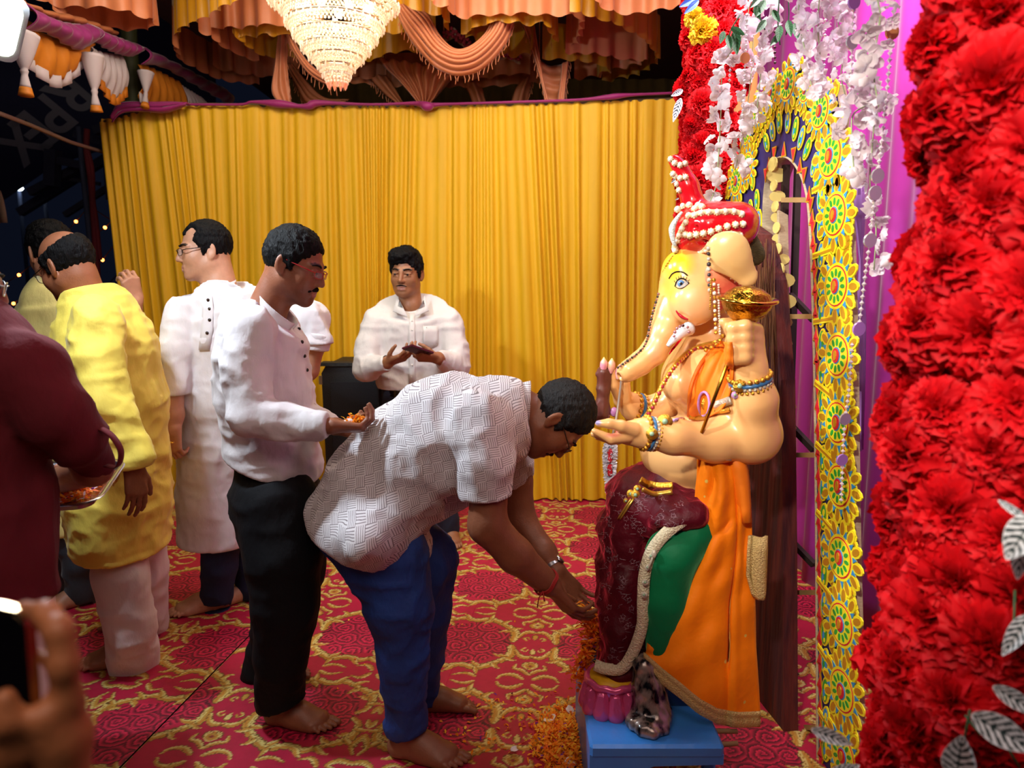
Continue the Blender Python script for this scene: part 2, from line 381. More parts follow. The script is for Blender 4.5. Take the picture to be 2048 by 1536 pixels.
# ------------------------------------------------------------------ floor with printed carpet strips
def structure(o, name=None): o['kind'] = 'structure'; return o
b = MB(); b.box((0.5, 4.5, -.03), (16, 16, .04)); floor = structure(b.obj('floor', mat('bare_ground', '#191410', .95, var=.3)))
TW, TH = 1.0, .56
def carpet_colour(u, v):
    """printed pattern: u across (-.5 .. .5), v along the repeat; gold acanthus scrolls around panels of red roses"""
    n = len(u); c = np.tile(np.array(srgb('#b0143a')), (n, 1)); um = np.abs(u); w = np.minimum(v, TH - v); vv = v
    pu, pv = um - .27, np.abs(v - TH / 2)
    e = np.sqrt((pu / .175) ** 2 + (pv / .165) ** 2) + .06 * np.sin(6 * np.arctan2(pv, pu))
    rose = e < 1
    k = np.stack([u * 9, v * 9, np.zeros(n)], 1)
    dark = np.array(srgb('#4d0a1c')); c[rose] = dark
    rr = random.Random(3); best = np.full(n, 9.0); colr = np.zeros((n, 3))
    for i in range(5):
        for j in range(4):
            cx = .27 + (i - 2) * .092 + (j % 2) * .046 + rr.uniform(-.012, .012); cy = TH / 2 + (j - 1.5) * .088 + rr.uniform(-.010, .010); rad = .060 * rr.uniform(.8, 1.15)
            dx, dy = um - cx, v - cy; r = np.sqrt(dx * dx + dy * dy) / rad; a = np.arctan2(dy, dx)
            m = (r < 1.0) & (r < best); best = np.where(m, r, best)
            sp = np.mod(r * 3.0 + a / (2 * math.pi) + .12 * np.sin(3 * a + i) + .06 * np.sin(7 * a), 1.0)
            sh = np.clip(.05 + 1.05 * sp ** 1.5, 0, 1)[:, None] * np.clip(1.25 - .35 * r, .5, 1.1)[:, None]
            colr = np.where(m[:, None], np.array(srgb('#2c0512')) * (1 - sh) + np.array(srgb('#d8204a')) * sh, colr)
    m = rose & (best < 1); c[m] = colr[m]
    c[~rose & (um < .10) & (np.abs(v) < TH)] *= .92
    gold = [np.array(srgb(x)) for x in ('#b88c38', '#d2bc70', '#6a4818', '#b87626')]
    U = np.stack([um, v], 1)
    def stroke(pts, w0, w1=None, curl=True):
        nonlocal c
        p = resample(cat([V3(x, y) for x, y in pts], 8), 46); w0 *= 1.2; ww = np.interp(np.linspace(0, 1, 46), [0, .3, 1], [w0 * .7, w0, 1.2 * w1 if w1 is not None else w0 * .3])
        tg = np.gradient(p, axis=0); lo = p.min(0) - w0 * 1.8; hi = p.max(0) + w0 * 1.8
        for sh in (-TH, 0, TH):
            for su in (1, -1):
                q = U * [su, 1] + [0, sh]; ii = np.where(((q > lo) & (q < hi)).all(1))[0]
                if not len(ii): continue
                d = np.sqrt(((q[ii][:, None] - p[None]) ** 2).sum(2)); k = d.argmin(1); t = d[np.arange(len(ii)), k] / (ww[k] * (.78 + .42 * np.abs(np.sin(k * .62))))
                dl = q[ii] - p[k]; sg = np.sign(tg[k, 0] * dl[:, 1] - tg[k, 1] * dl[:, 0]) * t
                a = np.clip((1.2 - t) / .2, 0, 1)
                cc = np.where((t > .84)[:, None], gold[2], np.where((sg > .12)[:, None], gold[1], gold[0]))
                cc = np.where((np.abs(sg + .42) < .14)[:, None], gold[3], cc); cc = np.where((np.abs(sg - .45) < .06)[:, None], gold[0] * .8, cc)
                c[ii] = c[ii] * (1 - a[:, None]) + cc * a[:, None]
    cu, cv = .27, TH / 2
    for sy in (1, -1):                                         # frame scrolls round the roses
        f = lambda x, y: (x, cv + sy * y)
        stroke([f(.09, .02), f(.085, .085), f(.12, .14), f(.19, .185)], .017, .009)
        stroke([f(.13, .15), f(.20, .20), f(.27, .185), f(.33, .20), f(.40, .16)], .015, .010)
        stroke([f(.40, .165), f(.455, .12), f(.46, .05), f(.43, .015)], .016, .007)
        for (x, y, dx, dy) in ((.11, .11, -.05, .02), (.15, .165, -.035, .03), (.21, .20, -.01, .045), (.30, .195, .03, .04), (.36, .18, .05, .03), (.44, .13, .05, .03), (.455, .07, .05, 0), (.105, .10, .05, -.01), (.20, .185, .03, -.03), (.39, .155, -.03, -.03), (.44, .10, -.035, .01)):
            stroke([f(x, y), f(x + dx * .6, y + dy * .6 + .008), f(x + dx, y + dy)], .010, .003)
        stroke([f(.02, .262), f(.06, .235), f(.10, .245), f(.115, .27)], .010, .004); stroke([f(.0, .23), f(.03, .20), f(.06, .19), f(.055, .16)], .009, .004)
        stroke([f(0, .10), f(.03, .105), f(.055, .085), f(.07, .05)], .011, .006); stroke([f(0, .145), f(.02, .165), f(.0, .19)], .012, .006)
        stroke([f(0, .075), f(0, .04)], .012, .003); stroke([f(.03, .03), f(.045, .045), f(.03, .058), f(.022, .045)], .005, .003)
        stroke([f(.5, .10), f(.475, .16), f(.49, .20)], .010, .004); stroke([f(.5, .245), f(.46, .235), f(.43, .26), f(.455, .275)], .011, .004); stroke([f(.40, .27), f(.37, .235), f(.33, .245)], .009, .003); stroke([f(.5, .06), f(.485, .02)], .010, .005)
        stroke([f(.20, .262), f(.24, .245), f(.29, .262)], .008, .003)
    return np.clip(c, 0, 1)
carpet_m = mat('printed_carpet', '#ffffff', .58, attr=True, var=.10, vscale=30, bump=.12, bscale=300, spec=.42)
CA = math.radians(6.9); CU = V3(math.cos(CA), -math.sin(CA), 0); CV = V3(math.sin(CA), math.cos(CA), 0); CO = V3(.09 - 0, 2.80, 0) - CV * (TH * .5)
def carpet_mesh(name, u0, u1, flip):
    h = .0048; nu = int((u1 - u0) / h) + 1; nv = int(TH / h) + 1; us = np.linspace(u0, u1, nu); vs = np.linspace(0, TH, nv); A, B = np.meshgrid(us, vs, indexing='ij')
    col = carpet_colour(A.ravel() - np.round(A.ravel()), (B.ravel() + flip) % TH)
    edge = np.minimum(A.ravel() - u0, u1 - A.ravel())
    p = CU * A.reshape(-1, 1) + CV * B.reshape(-1, 1); p[:, 2] = .0 - .002 * np.clip(1 - edge / .006, 0, 1)
    i = np.arange(nu * nv).reshape(nu, nv); q = np.stack([i[:-1, :-1], i[1:, :-1], i[1:, 1:], i[:-1, 1:]], -1).reshape(-1, 4)
    return mesh_np(name, p, q, carpet_m, False, col)
ms = [carpet_mesh('carpet_panel', -1.2, -.30, 0), carpet_mesh('carpet_panel', -.30, .60, 0), carpet_mesh('carpet_panel', .6, 1.45, 0)]
ml = [carpet_mesh('carpet_panel', -1.206 - .9 * (i + 1), -1.206 - .9 * i, .17) for i in range(2)]
for k in range(-3, 5):
    for me in ms + ml:
        link('carpet_panel', me, floor, loc=Vector(CO + CV * TH * k))
# ------------------------------------------------------------------ yellow pleated curtain
def curtain():
    t = thing('curtain', 'tall yellow pleated cloth curtain hung across the back of the hall', 'curtain', (-.5, 4.8, 0))
    m = mat('yellow_curtain_cloth', '#e2b010', .6, var=.10, vscale=3, stretch=(6, 6, .5), bump=.12, bscale=90, sheen=.3, tint='#ffd860', transl=.12)
    top = [(228, 236), (300, 212), (385, 207), (640, 211), (900, 210), (1100, 205), (1340, 196)]
    x0, x1, NX, NZ = -2.62, 1.27, 1100, 34; xs = np.linspace(x0, x1, NX)
    tw = np.array([P(x, y, 4.78) for x, y in top]); zt = np.interp(xs, tw[:, 0], tw[:, 2]); zt[0:4] -= .02
    rr = random.Random(5); ph = np.zeros(NX); f = 0
    fr = np.interp(xs, np.linspace(x0, x1, 60), [rr.choice((6, 9, 14, 20, 26)) * rr.uniform(.8, 1.2) for _ in range(60)]); amv = np.interp(xs, np.linspace(x0, x1, 70), [rr.uniform(.25, 1.1) for _ in range(70)]); ph = np.cumsum(fr) * (xs[1] - xs[0]) * 2 * math.pi
    v = np.zeros((NZ, NX, 3))
    for i in range(NZ):
        s = i / (NZ - 1)                                   # 0 top .. 1 floor
        lean = s * (.16 * np.sin(xs * 2.1 + .5) + .10 * np.sin(xs * 5.3 + 1) + .05 * np.sin(xs * 11))
        am = (.008 + .022 * s ** .5) * amv
        w = np.sin(ph + 1.3 * s * np.sin(xs * 2.3)); w = np.sign(w) * np.abs(w) ** .75
        y = 4.80 - am * w - .012 * s * np.sin(ph * .37 + 2 * s) - .02 * s * np.sin(xs * 3) - .05 * s ** 6
        z = zt * (1 - s) + .012 * s
        v[i, :, 0] = xs + lean * .55 + (.10 * (1 - s) * 0) + np.interp(xs, [x0, x0 + .5, x1], [.04 * 1, 0, 0]) * s * 0; v[i, :, 1] = y; v[i, :, 2] = z
    idx = np.arange(NZ * NX).reshape(NZ, NX); q = np.stack([idx[:-1, :-1], idx[1:, :-1], idx[1:, 1:], idx[:-1, 1:]], -1).reshape(-1, 4)
    cuts = [0, 280, 540, 850, NX - 1]
    for a, c in zip(cuts[:-1], cuts[1:]):
        sub = v[:, a:c + 1]; n = c - a + 1; ii = np.arange(NZ * n).reshape(NZ, n); qq = np.stack([ii[:-1, :-1], ii[1:, :-1], ii[1:, 1:], ii[:-1, 1:]], -1).reshape(-1, 4)
        link('curtain_panel', mesh_np('curtain_panel', sub.reshape(-1, 3), qq, m), t)
    b = MB(); b.tube([V3(x, 4.815, z) for x, z in zip(xs[::40], zt[::40])], .014, 6); b.obj('rail', mat('bamboo_dark', '#5a4a2c', .7), t)
    pk = thing('cloth_drape', 'magenta cloth knotted over the top left corner of the yellow curtain', 'drape', P(260, 215, 4.7)); m2 = mat('magenta_cloth', '#8c1a63', .6, sheen=.4, bump=.2, bscale=20, var=.12)
    up = [(228, 225), (244, 207), (300, 205), (345, 204), (380, 208)]; lo = [(226, 246), (246, 226), (285, 222), (330, 224), (372, 210)]
    b = MB(); A = resample(cat([P(x, y, 4.74) for x, y in up], 8), 40); B = resample(cat([P(x, y, 4.72) for x, y in lo], 8), 40)
    b.grid([[A[j] * (1 - s) + B[j] * s + V3(0, -.03 * math.sin(math.pi * s) - .008 * math.sin(s * 14 + j * .1), 0) for j in range(40)] for s in np.linspace(0, 1, 12)], th=.006); b.obj('cloth', m2, pk)
    pk = thing('cloth_drape', 'thin magenta cloth strip twisted along the top edge of the yellow curtain', 'drape', P(800, 208, 4.7))
    pts = cat([P(372, 209, 4.77), P(480, 209, 4.77), P(505, 204, 4.76), P(560, 208, 4.76), P(612, 213, 4.75), P(640, 206, 4.76), P(740, 209, 4.77), P(830, 207, 4.76), P(856, 213, 4.74), P(880, 209, 4.76), P(1000, 205, 4.77), P(1150, 200, 4.77), P(1220, 194, 4.76), P(1260, 190, 4.76), P(1345, 186, 4.77)], 10)
    rad = [.010 + .022 * max(0, math.exp(-((i - 30) / 6) ** 2), math.exp(-((i - 45) / 7) ** 2), 1.2 * math.exp(-((i - 79) / 8) ** 2), .6 * math.exp(-((i - 122) / 7) ** 2)) for i in range(len(pts))]
    b = MB(); b.tube(pts, rad, 8, flat=.8); b.obj('cloth', m2, pk)
curtain()
# ------------------------------------------------------------------ tent ceiling, back cloth, shrine side wall
b = MB(); b.box((.6, 6.0, 3.42), (6.4, 7.6, .04)); structure(b.obj('ceiling', mat('maroon_tent_cloth', '#4a1016', .9, var=.2, vscale=3, bump=.3, bscale=12)))
def wavy_wall(name, a, c, z0, z1, m, amp, n, seed, cols=260, rowsn=8):
    a = np.asarray(a, float); c = np.asarray(c, float); d = nrm(c - a); nn = np.cross(d, V3(0, 0, 1)); rows = []; L = np.linalg.norm(c - a)
    for s in np.linspace(0, 1, rowsn):
        rows.append([a + d * L * t + nn * amp * (math.sin(t * n * 6.283 + 2 * math.sin(t * 9 + seed)) * (.5 + .5 * s) + .4 * math.sin(t * n * 2.1 + seed + s)) + V3(0, 0, z1 * (1 - s) + z0 * s) for t in np.linspace(0, 1, cols)])
    b = MB(); b.grid(rows, th=.006); return structure(b.obj(name, m))
wavy_wall('wall_back', (-2.2, 7.4, 0), (2.4, 7.4, 0), 0, 3.4, mat('brown_back_cloth', '#5b4416', .85, var=.2), .03, 34, 2)
pinkm = mat('pink_purple_satin', '#9a2284', .62, var=.15, vscale=3, stretch=(1, 1, .5), bump=.3, bscale=9, sheen=.15)
wavy_wall('wall_right', (1.42, 1.0, 0), (1.50, 4.7, 0), 0, 3.4, pinkm, .018, 16, 1, 240, 18)
# ------------------------------------------------------------------ frilled ceiling valances
PEACH = mat('peach_satin', '#d98458', .45, var=.08, sheen=.3, transl=.25, bump=.1, bscale=60)
MUST = mat('mustard_satin', '#b9800e', .4, var=.08, sheen=.3, transl=.2, bump=.1, bscale=60)
PEACHDIM = mat('dim_peach_cloth', '#a8643f', .6, var=.1, transl=.2)  # darker copy of the peach cloth, dimness put into the colour
def frill(pts, zb, h, m, label, wave=.018, per=.13):
    w = [PZ(x, y, zb) for x, y in pts]; p = np.array(cat(w, 10)); L = np.linalg.norm(np.diff(p, axis=0), axis=1).sum(); n = max(12, int(L / .012)); p = resample(p, n)
    t = np.gradient(p, axis=0); t /= np.linalg.norm(t, axis=1, keepdims=True) + 1e-9; nn = np.stack([-t[:, 1], t[:, 0], 0 * t[:, 0]], 1); s = np.arange(n) * L / n
    rnd = random.Random(len(pts) * 31 + int(pts[0][0])); ph = np.interp(s, np.linspace(0, L, 30), np.cumsum([rnd.uniform(.6, 1.4) for _ in range(30)])) ; ph = ph / ph[-1] * L / per * 6.283
    rows = []
    for k in np.linspace(0, 1, 7):
        a = wave * (.35 + .65 * (1 - k)); rows.append(p + nn * (a * np.sin(ph))[:, None] + np.array([0, 0, h * k]) + np.stack([0 * s, 0 * s, (1 - k) * .010 * np.sin(ph * 1.0 + 1)], 1))
    b = MB(); b.grid(rows); o = b.obj('valance', m); tag(o, label, 'valance', None); return o
Z = 2.93
frill([(60, -8), (117, 13), (165, 14), (218, 16), (260, 24), (290, 36), (312, 41)], Z, .24, PEACH, 'upper peach frill at the far left of the ceiling, hanging over another peach frill')
frill([(112, 20), (123, 27), (148, 42), (193, 54), (221, 57), (271, 61), (309, 54), (313, 40)], Z - .02, .24, PEACH, 'lower peach frill at the far left of the ceiling above the purple swag')
frill([(351, 92), (357, 62), (374, 53), (396, 41), (411, 35), (435, 21), (448, 12), (476, 4), (500, -8)], Z, .28, MUST, 'mustard frill dropping left of the chandelier, nearest the dark gap')
frill([(392, 61), (409, 57), (437, 58), (456, 54), (476, 57), (515, 51), (554, 49), (589, 53), (640, 50)], Z + .02, .26, PEACH, 'broad bright peach frill running in behind the chandelier from the left')
frill([(470, 66), (477, 72), (493, 74), (515, 73), (534, 68), (554, 72), (593, 69), (650, 66)], Z, .24, MUST, 'short mustard frill just under the broad peach frill left of the chandelier')
frill([(402, 62), (409, 68), (425, 74), (441, 88), (454, 98), (476, 107), (495, 117), (517, 121)], Z - .02, .25, PEACH, 'peach frill stepping down to the right below the broad peach frill')
frill([(474, 74), (480, 78), (499, 94), (519, 107), (534, 113), (550, 114), (600, 116)], Z - .02, .24, MUST, 'mustard frill stepping down behind the hanging peach sash left of the chandelier')
frill([(430, 128), (437, 139), (462, 141), (476, 146), (495, 149), (515, 152), (544, 154), (600, 155)], Z - .02, .22, PEACHDIM, 'dim brownish peach frill low on the left behind the sash')
frill([(351, 88), (355, 104), (364, 121), (394, 137), (425, 152), (456, 162), (520, 170)], Z - .06, .22, PEACHDIM, 'dim outermost frill curving down toward the left end of the curtain')
frill([(860, -4), (875, 10), (899, 15), (903, 29), (930, 36), (953, 32), (988, 29), (1008, 30), (1049, 27), (1090, 30), (1123, 31), (1150, 31), (1164, 41), (1164, 53), (1160, 72), (1152, 88), (1139, 100)], Z + .02, .26, PEACH, 'large bright peach frill above the swag, turning back on its right')
frill([(922, 66), (940, 66), (944, 54), (967, 54), (977, 46), (1029, 44), (1059, 50), (1090, 46), (1101, 62), (1112, 82), (1103, 94)], Z, .24, MUST, 'mustard frill just below the large bright peach frill')
frill([(1140, 20), (1176, 30), (1199, 37), (1221, 44), (1242, 50), (1262, 64), (1279, 70), (1293, 80), (1308, 100), (1316, 119), (1303, 133), (1277, 148), (1246, 156), (1205, 164)], Z, .26, MUST, 'long mustard frill sweeping round the right side of the ceiling')
frill([(1133, 104), (1140, 108), (1172, 107), (1197, 108), (1225, 114), (1256, 119), (1285, 121), (1293, 119), (1280, 127), (1256, 133), (1225, 141), (1201, 152), (1148, 158)], Z - .02, .25, PEACH, 'peach frill inside the long mustard sweep on the right')
frill([(1192, -6), (1198, 8), (1215, 18), (1246, 27), (1281, 27), (1318, 20), (1353, 14), (1375, 4)], Z, .49, PEACH, 'peach frill at the top right beside the red flower column')
frill([(690, 128), (719, 123), (752, 119), (778, 107), (807, 103), (832, 103), (870, 112)], Z - .02, .495, MUST, 'mustard frill right of the chandelier above the fan drape')
frill([(730, 70), (750, 68), (783, 66), (803, 66), (822, 70)], Z, .26, MUST, 'mustard frill right of the chandelier beside the swag top')
frill([(1070, 100), (1040, 112), (1010, 110), (985, 100), (960, 80), (930, 74)], Z - .01, .22, MUST, 'dim mustard frill behind the swag on its right')
frill([(1085, 118), (1120, 119), (1180, 124), (1220, 138), (1190, 152)], Z - .04, .22, MUST, 'dim mustard frill behind the U-shaped drape')
frill([(700, 150), (740, 158), (800, 165), (880, 160), (960, 158), (1010, 150), (1060, 148)], Z - .05, .2, PEACHDIM, 'dim frill low behind the fan drape')
frill([(700, 165), (780, 172), (880, 174), (1000, 172), (1080, 165)], Z - .08, .2, PEACHDIM, 'dimmest frill just above the dark back cloth')
frill([(780, -5), (800, 8), (830, 17), (850, 26), (878, 30), (893, 38), (893, 58)], Z + .02, .24, MUST, 'mustard frill hanging over the left shoulder of the swag')
# ------------------------------------------------------------------ draped sashes and swags
def drape(up, lo, Y, m, label, n=34, k=12, pleat=.018, fringe=None, Y2=None, bulge=.06, name='swag', catn='drape'):
    A = resample(cat([P(x, y, Y) for x, y in up], 8), n); B = resample(cat([P(x, y, Y2 or Y) for x, y in lo], 8), n); rows = []
    for s in np.linspace(0, 1, k * 2):
        rows.append([A[j] * (1 - s) + B[j] * s + V3(0, -bulge * math.sin(math.pi * s) - pleat * math.sin(s * k * 2.6 + .6 * math.sin(j * .2)), 0) for j in range(n)])
    t = thing(name, label, catn, tuple((A.mean(0) + B.mean(0)) / 2)); b = MB(); b.grid(rows, th=.005); o = b.obj('cloth', m, t)
    q = max((A[0], A[-1], B[0]), key=lambda p: p[2]); b = MB(); b.tube([q, V3(q[0], q[1], 3.405)], .003, 4); b.obj('hanging_cord', PEACH, t)
    if fringe:
        b = MB(); rr = random.Random(n)
        for e in fringe:
            E = resample(np.array([A, B][e]), int(np.linalg.norm(np.diff([A, B][e], axis=0), axis=1).sum() / .028) + 2)
            for p in E: q = p + V3(rr.uniform(-.012, .012), -.012, -rr.uniform(.035, .06)); b.tube([p, (p + q) / 2 + V3(rr.uniform(-.008, .008), 0, 0), q], .0022, 4)
        f = b.obj('fringe', PEACH, t); f['kind'] = 'stuff'
    return t
drape([(800, -4), (828, 14), (856, 31), (877, 68), (901, 94), (922, 100), (947, 90), (971, 68), (986, 40)], [(790, -4), (791, 12), (807, 53), (828, 88), (865, 129), (895, 146), (922, 150), (957, 141), (988, 117), (1014, 82), (1028, 44)], 4.5, PEACH, 'large peach swag with a fringed lower edge right of the chandelier', 48, 16, .012, (1,), bulge=.10)
drape([(1042, 40), (1062, 96), (1082, 164), (1092, 215)], [(1066, 40), (1078, 118), (1087, 164), (1100, 215)], 4.9, PEACH, 'narrow fringed peach sash falling right of the large swag', 30, 5, .02, (0,), bulge=.03)
drape([(1079, 121), (1098, 133), (1123, 129)], [(1092, 208), (1108, 212), (1122, 208)], 5.1, PEACH, 'U-shaped peach drape beside the narrow sash', 24, 8, .012, (1,), bulge=.05)
drape([(1123, 128), (1120, 165), (1113, 210)], [(1139, 122), (1134, 165), (1130, 210)], 5.0, PEACH, 'short hanging peach sash closing the right of the U-shaped drape', 20, 4, .012, (1,), bulge=.02)
drape([(757, 116), (772, 138), (800, 165), (843, 215)], [(918, 146), (900, 160), (880, 185), (856, 215)], 5.3, PEACH, 'peach fan drape gathered to a point behind the curtain top', 30, 16, .03, None, bulge=.05)
drape([(556, 66), (550, 130), (543, 185), (566, 215)], [(573, 66), (574, 130), (580, 185), (582, 215)], 4.9, PEACH, 'straight peach sash hanging left of the chandelier', 24, 5, .014, (1,), bulge=.02)
drape([(583, 66), (604, 110), (640, 146), (672, 160)], [(574, 70), (590, 108), (622, 150), (664, 172), (690, 168)], 4.7, PEACH, 'fringed peach swag half hidden behind the chandelier', 34, 6, .012, (1,), bulge=.04)
drape([(585, 128), (610, 160), (650, 196), (700, 200)], [(576, 136), (596, 180), (618, 215), (690, 218)], 5.4, PEACHDIM, 'dim peach swag low behind the chandelier', 24, 7, .014, (1,))
drape([(740, 160), (770, 190), (800, 215)], [(772, 150), (792, 180), (812, 215)], 5.4, PEACHDIM, 'dim peach sash slanting down left of the fan drape', 20, 5, .014, (0,))
drape([(925, 170), (938, 190), (945, 215)], [(962, 165), (968, 190), (975, 215)], 5.5, PEACHDIM, 'dim peach sash hanging right of the fan drape', 20, 5, .014, None)
drape([(1046, 158), (1030, 180), (1018, 215)], [(1064, 158), (1060, 180), (1052, 215)], 5.4, PEACHDIM, 'dim peach sash slanting behind the narrow fringed sash', 20, 5, .014, (1,))
def flower_patch(pts, label):
    t = thing('printed_valance', label, 'valance', P(pts[0][0], pts[0][1], 5.2)); a = resample(cat([P(x, y, 5.2) for x, y in pts], 6), 20)
    b = MB(); b.grid([[p + V3(0, -.01 * math.sin(j), h) for j, p in enumerate(a)] for h in (-.035, .035)], th=.004); b.obj('cloth', mat('printed_white_cloth', '#9c8278', .7, var=.2), t); b = MB(); b.tube([a[0], V3(a[0][0], a[0][1], 3.405)], .003, 4); b.obj('hanging_cord', PEACH, t)
    rr = random.Random(2)
    for j in range(2, 19, 3):
        b = MB(); c = a[j] + V3(0, -.02, rr.uniform(-.01, .01))
        for k in range(5): an = k * 1.257; b.ball(c + V3(.02 * math.cos(an), 0, .02 * math.sin(an)), .013, 6, sc=(1, .2, 1))
        b.obj('printed_flower', mat('crimson_print', '#8a1030', .7), t)
flower_patch([(742, 84), (760, 78), (785, 74), (810, 68)], 'band of printed red flowers between two mustard frills, right of the chandelier')
flower_patch([(888, 78), (906, 66), (922, 80), (940, 92)], 'band of printed red flowers seen over the big swag')
flower_patch([(996, 112), (1012, 106), (1026, 112), (1040, 118)], 'band of printed red flowers to the right of the big swag')
# ------------------------------------------------------------------ left edge: tent side valance
def PL(x, y): return PP(x, y, (-2.3, 0, 0), (1, 0, 0))
ORG = mat('orange_cloth', '#c9781c', .6, var=.1, transl=.2, bump=.15, bscale=30); WHT = mat('white_net_cloth', '#c8bcc4', .7, var=.08, transl=.3); PUR = mat('purple_cloth', '#7a1c5c', .55, sheen=.4, bump=.2, bscale=15, var=.15); MAG = bpy.data.materials['magenta_cloth']
def side(up, lo, m, label, n=26, k=14, am=.03, edge=None, off=0):
    A = resample(cat([PL(x, y) for x, y in up], 8), n); B = resample(cat([PL(x, y) for x, y in lo], 8), n)
    t = thing('valance', label, 'valance', tuple((A.mean(0) + B.mean(0)) / 2)); b = MB()
    b.grid([[A[j] * (1 - s) + B[j] * s + V3(am * math.sin(math.pi * s) + .012 * math.sin(j * 1.7 + 3 * s) + off, 0, 0) for j in range(n)] for s in np.linspace(0, 1, k)], th=.005); o = b.obj('cloth', m, t)
    if edge:
        b = MB(); b.grid([[B[j] + V3(.01 + .012 * math.sin(j * 2.1) + off, 0, .02 - .06 * s) for j in range(n)] for s in (0, .5, 1)], th=.004); b.obj('lace_edge', edge, t)
    return t
side([(-10, 8), (40, 30), (90, 70), (140, 80), (178, 80)], [(-10, 60), (30, 100), (60, 128), (110, 160), (150, 135), (178, 92)], ORG, 'orange valance with white lace edge at the tent side', edge=WHT)
side([(172, 92), (200, 104), (245, 112)], [(172, 108), (190, 150), (222, 196), (248, 180)], WHT, 'white net valance with orange hem left of the bamboo post', edge=ORG)
side([(275, 130), (300, 135), (360, 165)], [(275, 190), (300, 215), (380, 240)], ORG, 'dim orange valance right of the bamboo post above the curtain corner', edge=WHT)
side([(360, 170), (400, 195)], [(370, 235), (430, 240)], WHT, 'dim white valance piece above the curtain left end')
side([(20, 5), (70, 34), (120, 48), (160, 48)], [(22, 60), (70, 64), (110, 88), (140, 98), (172, 78)], PUR, 'purple swag over the orange side valance', off=.05, am=.06)
side([(160, 50), (190, 66), (240, 84), (255, 90)], [(168, 80), (200, 100), (240, 112), (256, 104)], PUR, 'purple swag over the white side valance', off=.05, am=.05)
side([(262, 92), (300, 110), (380, 150), (440, 180)], [(264, 128), (310, 134), (390, 178), (445, 208)], PUR, 'dark purple swag running right above the curtain corner', off=.05, am=.05)
side([(10, -5), (80, 22), (140, 34), (215, 60)], [(20, 8), (80, 34), (130, 45), (215, 70)], PEACHDIM, 'brown peach side frill over the purple swag', off=.03)
def tail(pts, r, knot, label):
    t = thing('tassel', label, 'tassel', PL(*pts[0])); p = cat([PL(x, y) + V3(.06, 0, 0) for x, y in pts], 8); rad = np.interp(np.linspace(0, 1, len(p)), [0, .52, .56, .60, .64, .9, 1], [r, r * .28, r * .2, r * .36, r * .2, r * .42, r * .52])
    n = int(len(p) * .86); b = MB(); b.tube(p[:n + 1], list(rad[:n + 1]), 10); b.obj('cloth', WHT, t); b = MB(); b.tube(p[n:], list(rad[n:] * 1.05), 10); b.obj('tip', ORG, t)
tail([(24, 70), (22, 120), (23, 150), (26, 192)], .062, .5, 'white knotted cloth tail with orange tip at the left picture edge')
tail([(162, 110), (166, 160), (167, 190), (171, 224)], .06, .5, 'white knotted cloth tail with orange tip between two side valances')
tail([(272, 145), (272, 180), (270, 215)], .05, .5, 'dim white cloth tail right beside the bamboo post')
b = MB(); a = P(256, 60, 4.98); p = V3(a[0], a[1], 0); b.tube([p + V3(0, 0, z) for z in np.arange(0, 3.35, .15)], [.052 + .004 * (i % 3 == 0) for i in range(len(np.arange(0, 3.35, .15)))], 10)
t = thing('bamboo_post', 'round green bamboo tent post at the left end of the curtain', 'post', p); b.obj('culm', mat('bamboo', '#4d5230', .55, var=.35, vscale=6, stretch=(8, 8, .6), bump=.2), t)
# ------------------------------------------------------------------ night outside: tarpaulin, trusses, lights
b = MB(); c = [PP(x, y, (-6, 8.5, 3), nrm((.35, -.7, -.62))) for x, y in ((-260, -200), (430, -200), (430, 230), (110, 330), (-20, 420), (-260, 420))]; b.prism(c, V3(0, .03, .03))
tp = b.obj('tarpaulin', mat('navy_tarpaulin', '#2a3058', .8, bump=.3, bscale=3), None, recalc=True); tag(tp, 'dark navy tarpaulin roof outside with faint block letters', 'tarpaulin')
N_ = nrm((.35, -.7, -.62))
def letter(ch, cx, cy, h):
    o = PP(cx, cy, np.array((-6, 8.5, 3)) + N_ * .02, N_); rd = PP(cx - 78, cy + 62, np.array((-6, 8.5, 3)) + N_ * .02, N_) - o; rd = nrm(rd); u = np.cross(N_, rd); 
    q = PP(cx + 40, cy + 50, np.array((-6, 8.5, 3)), N_) - o
    if np.dot(u, q) < 0: u = -u
    cu = bpy.data.curves.new('letter', 'FONT'); cu.body = ch; cu.size = h; cu.align_x = 'CENTER'; cu.align_y = 'CENTER'; cu.extrude = .002; cu.offset = .012
    ob = bpy.data.objects.new('letter_tmp', cu); COL.objects.link(ob); bpy.context.view_layer.update(); me = bpy.data.meshes.new_from_object(ob.evaluated_get(bpy.context.evaluated_depsgraph_get())); bpy.data.objects.remove(ob)
    me.materials.clear(); me.materials.append(mat('faint_print', '#8c8ea2', .8)); oo = link('letter', me, tp)
    oo.matrix_world = Matrix(((rd[0], u[0], N_[0], o[0]), (rd[1], u[1], N_[1], o[1]), (rd[2], u[2], N_[2], o[2]), (0, 0, 0, 1))); oo['label'] = 'faint printed letter ' + ch
for ch, cx, cy in (('R', 138, 186), ('P', 102, 226), ('E', 66, 258), ('X', 36, 284)): letter(ch, cx, cy, .62)
DW = mat('dark_timber', '#39405a', .8, var=.2)
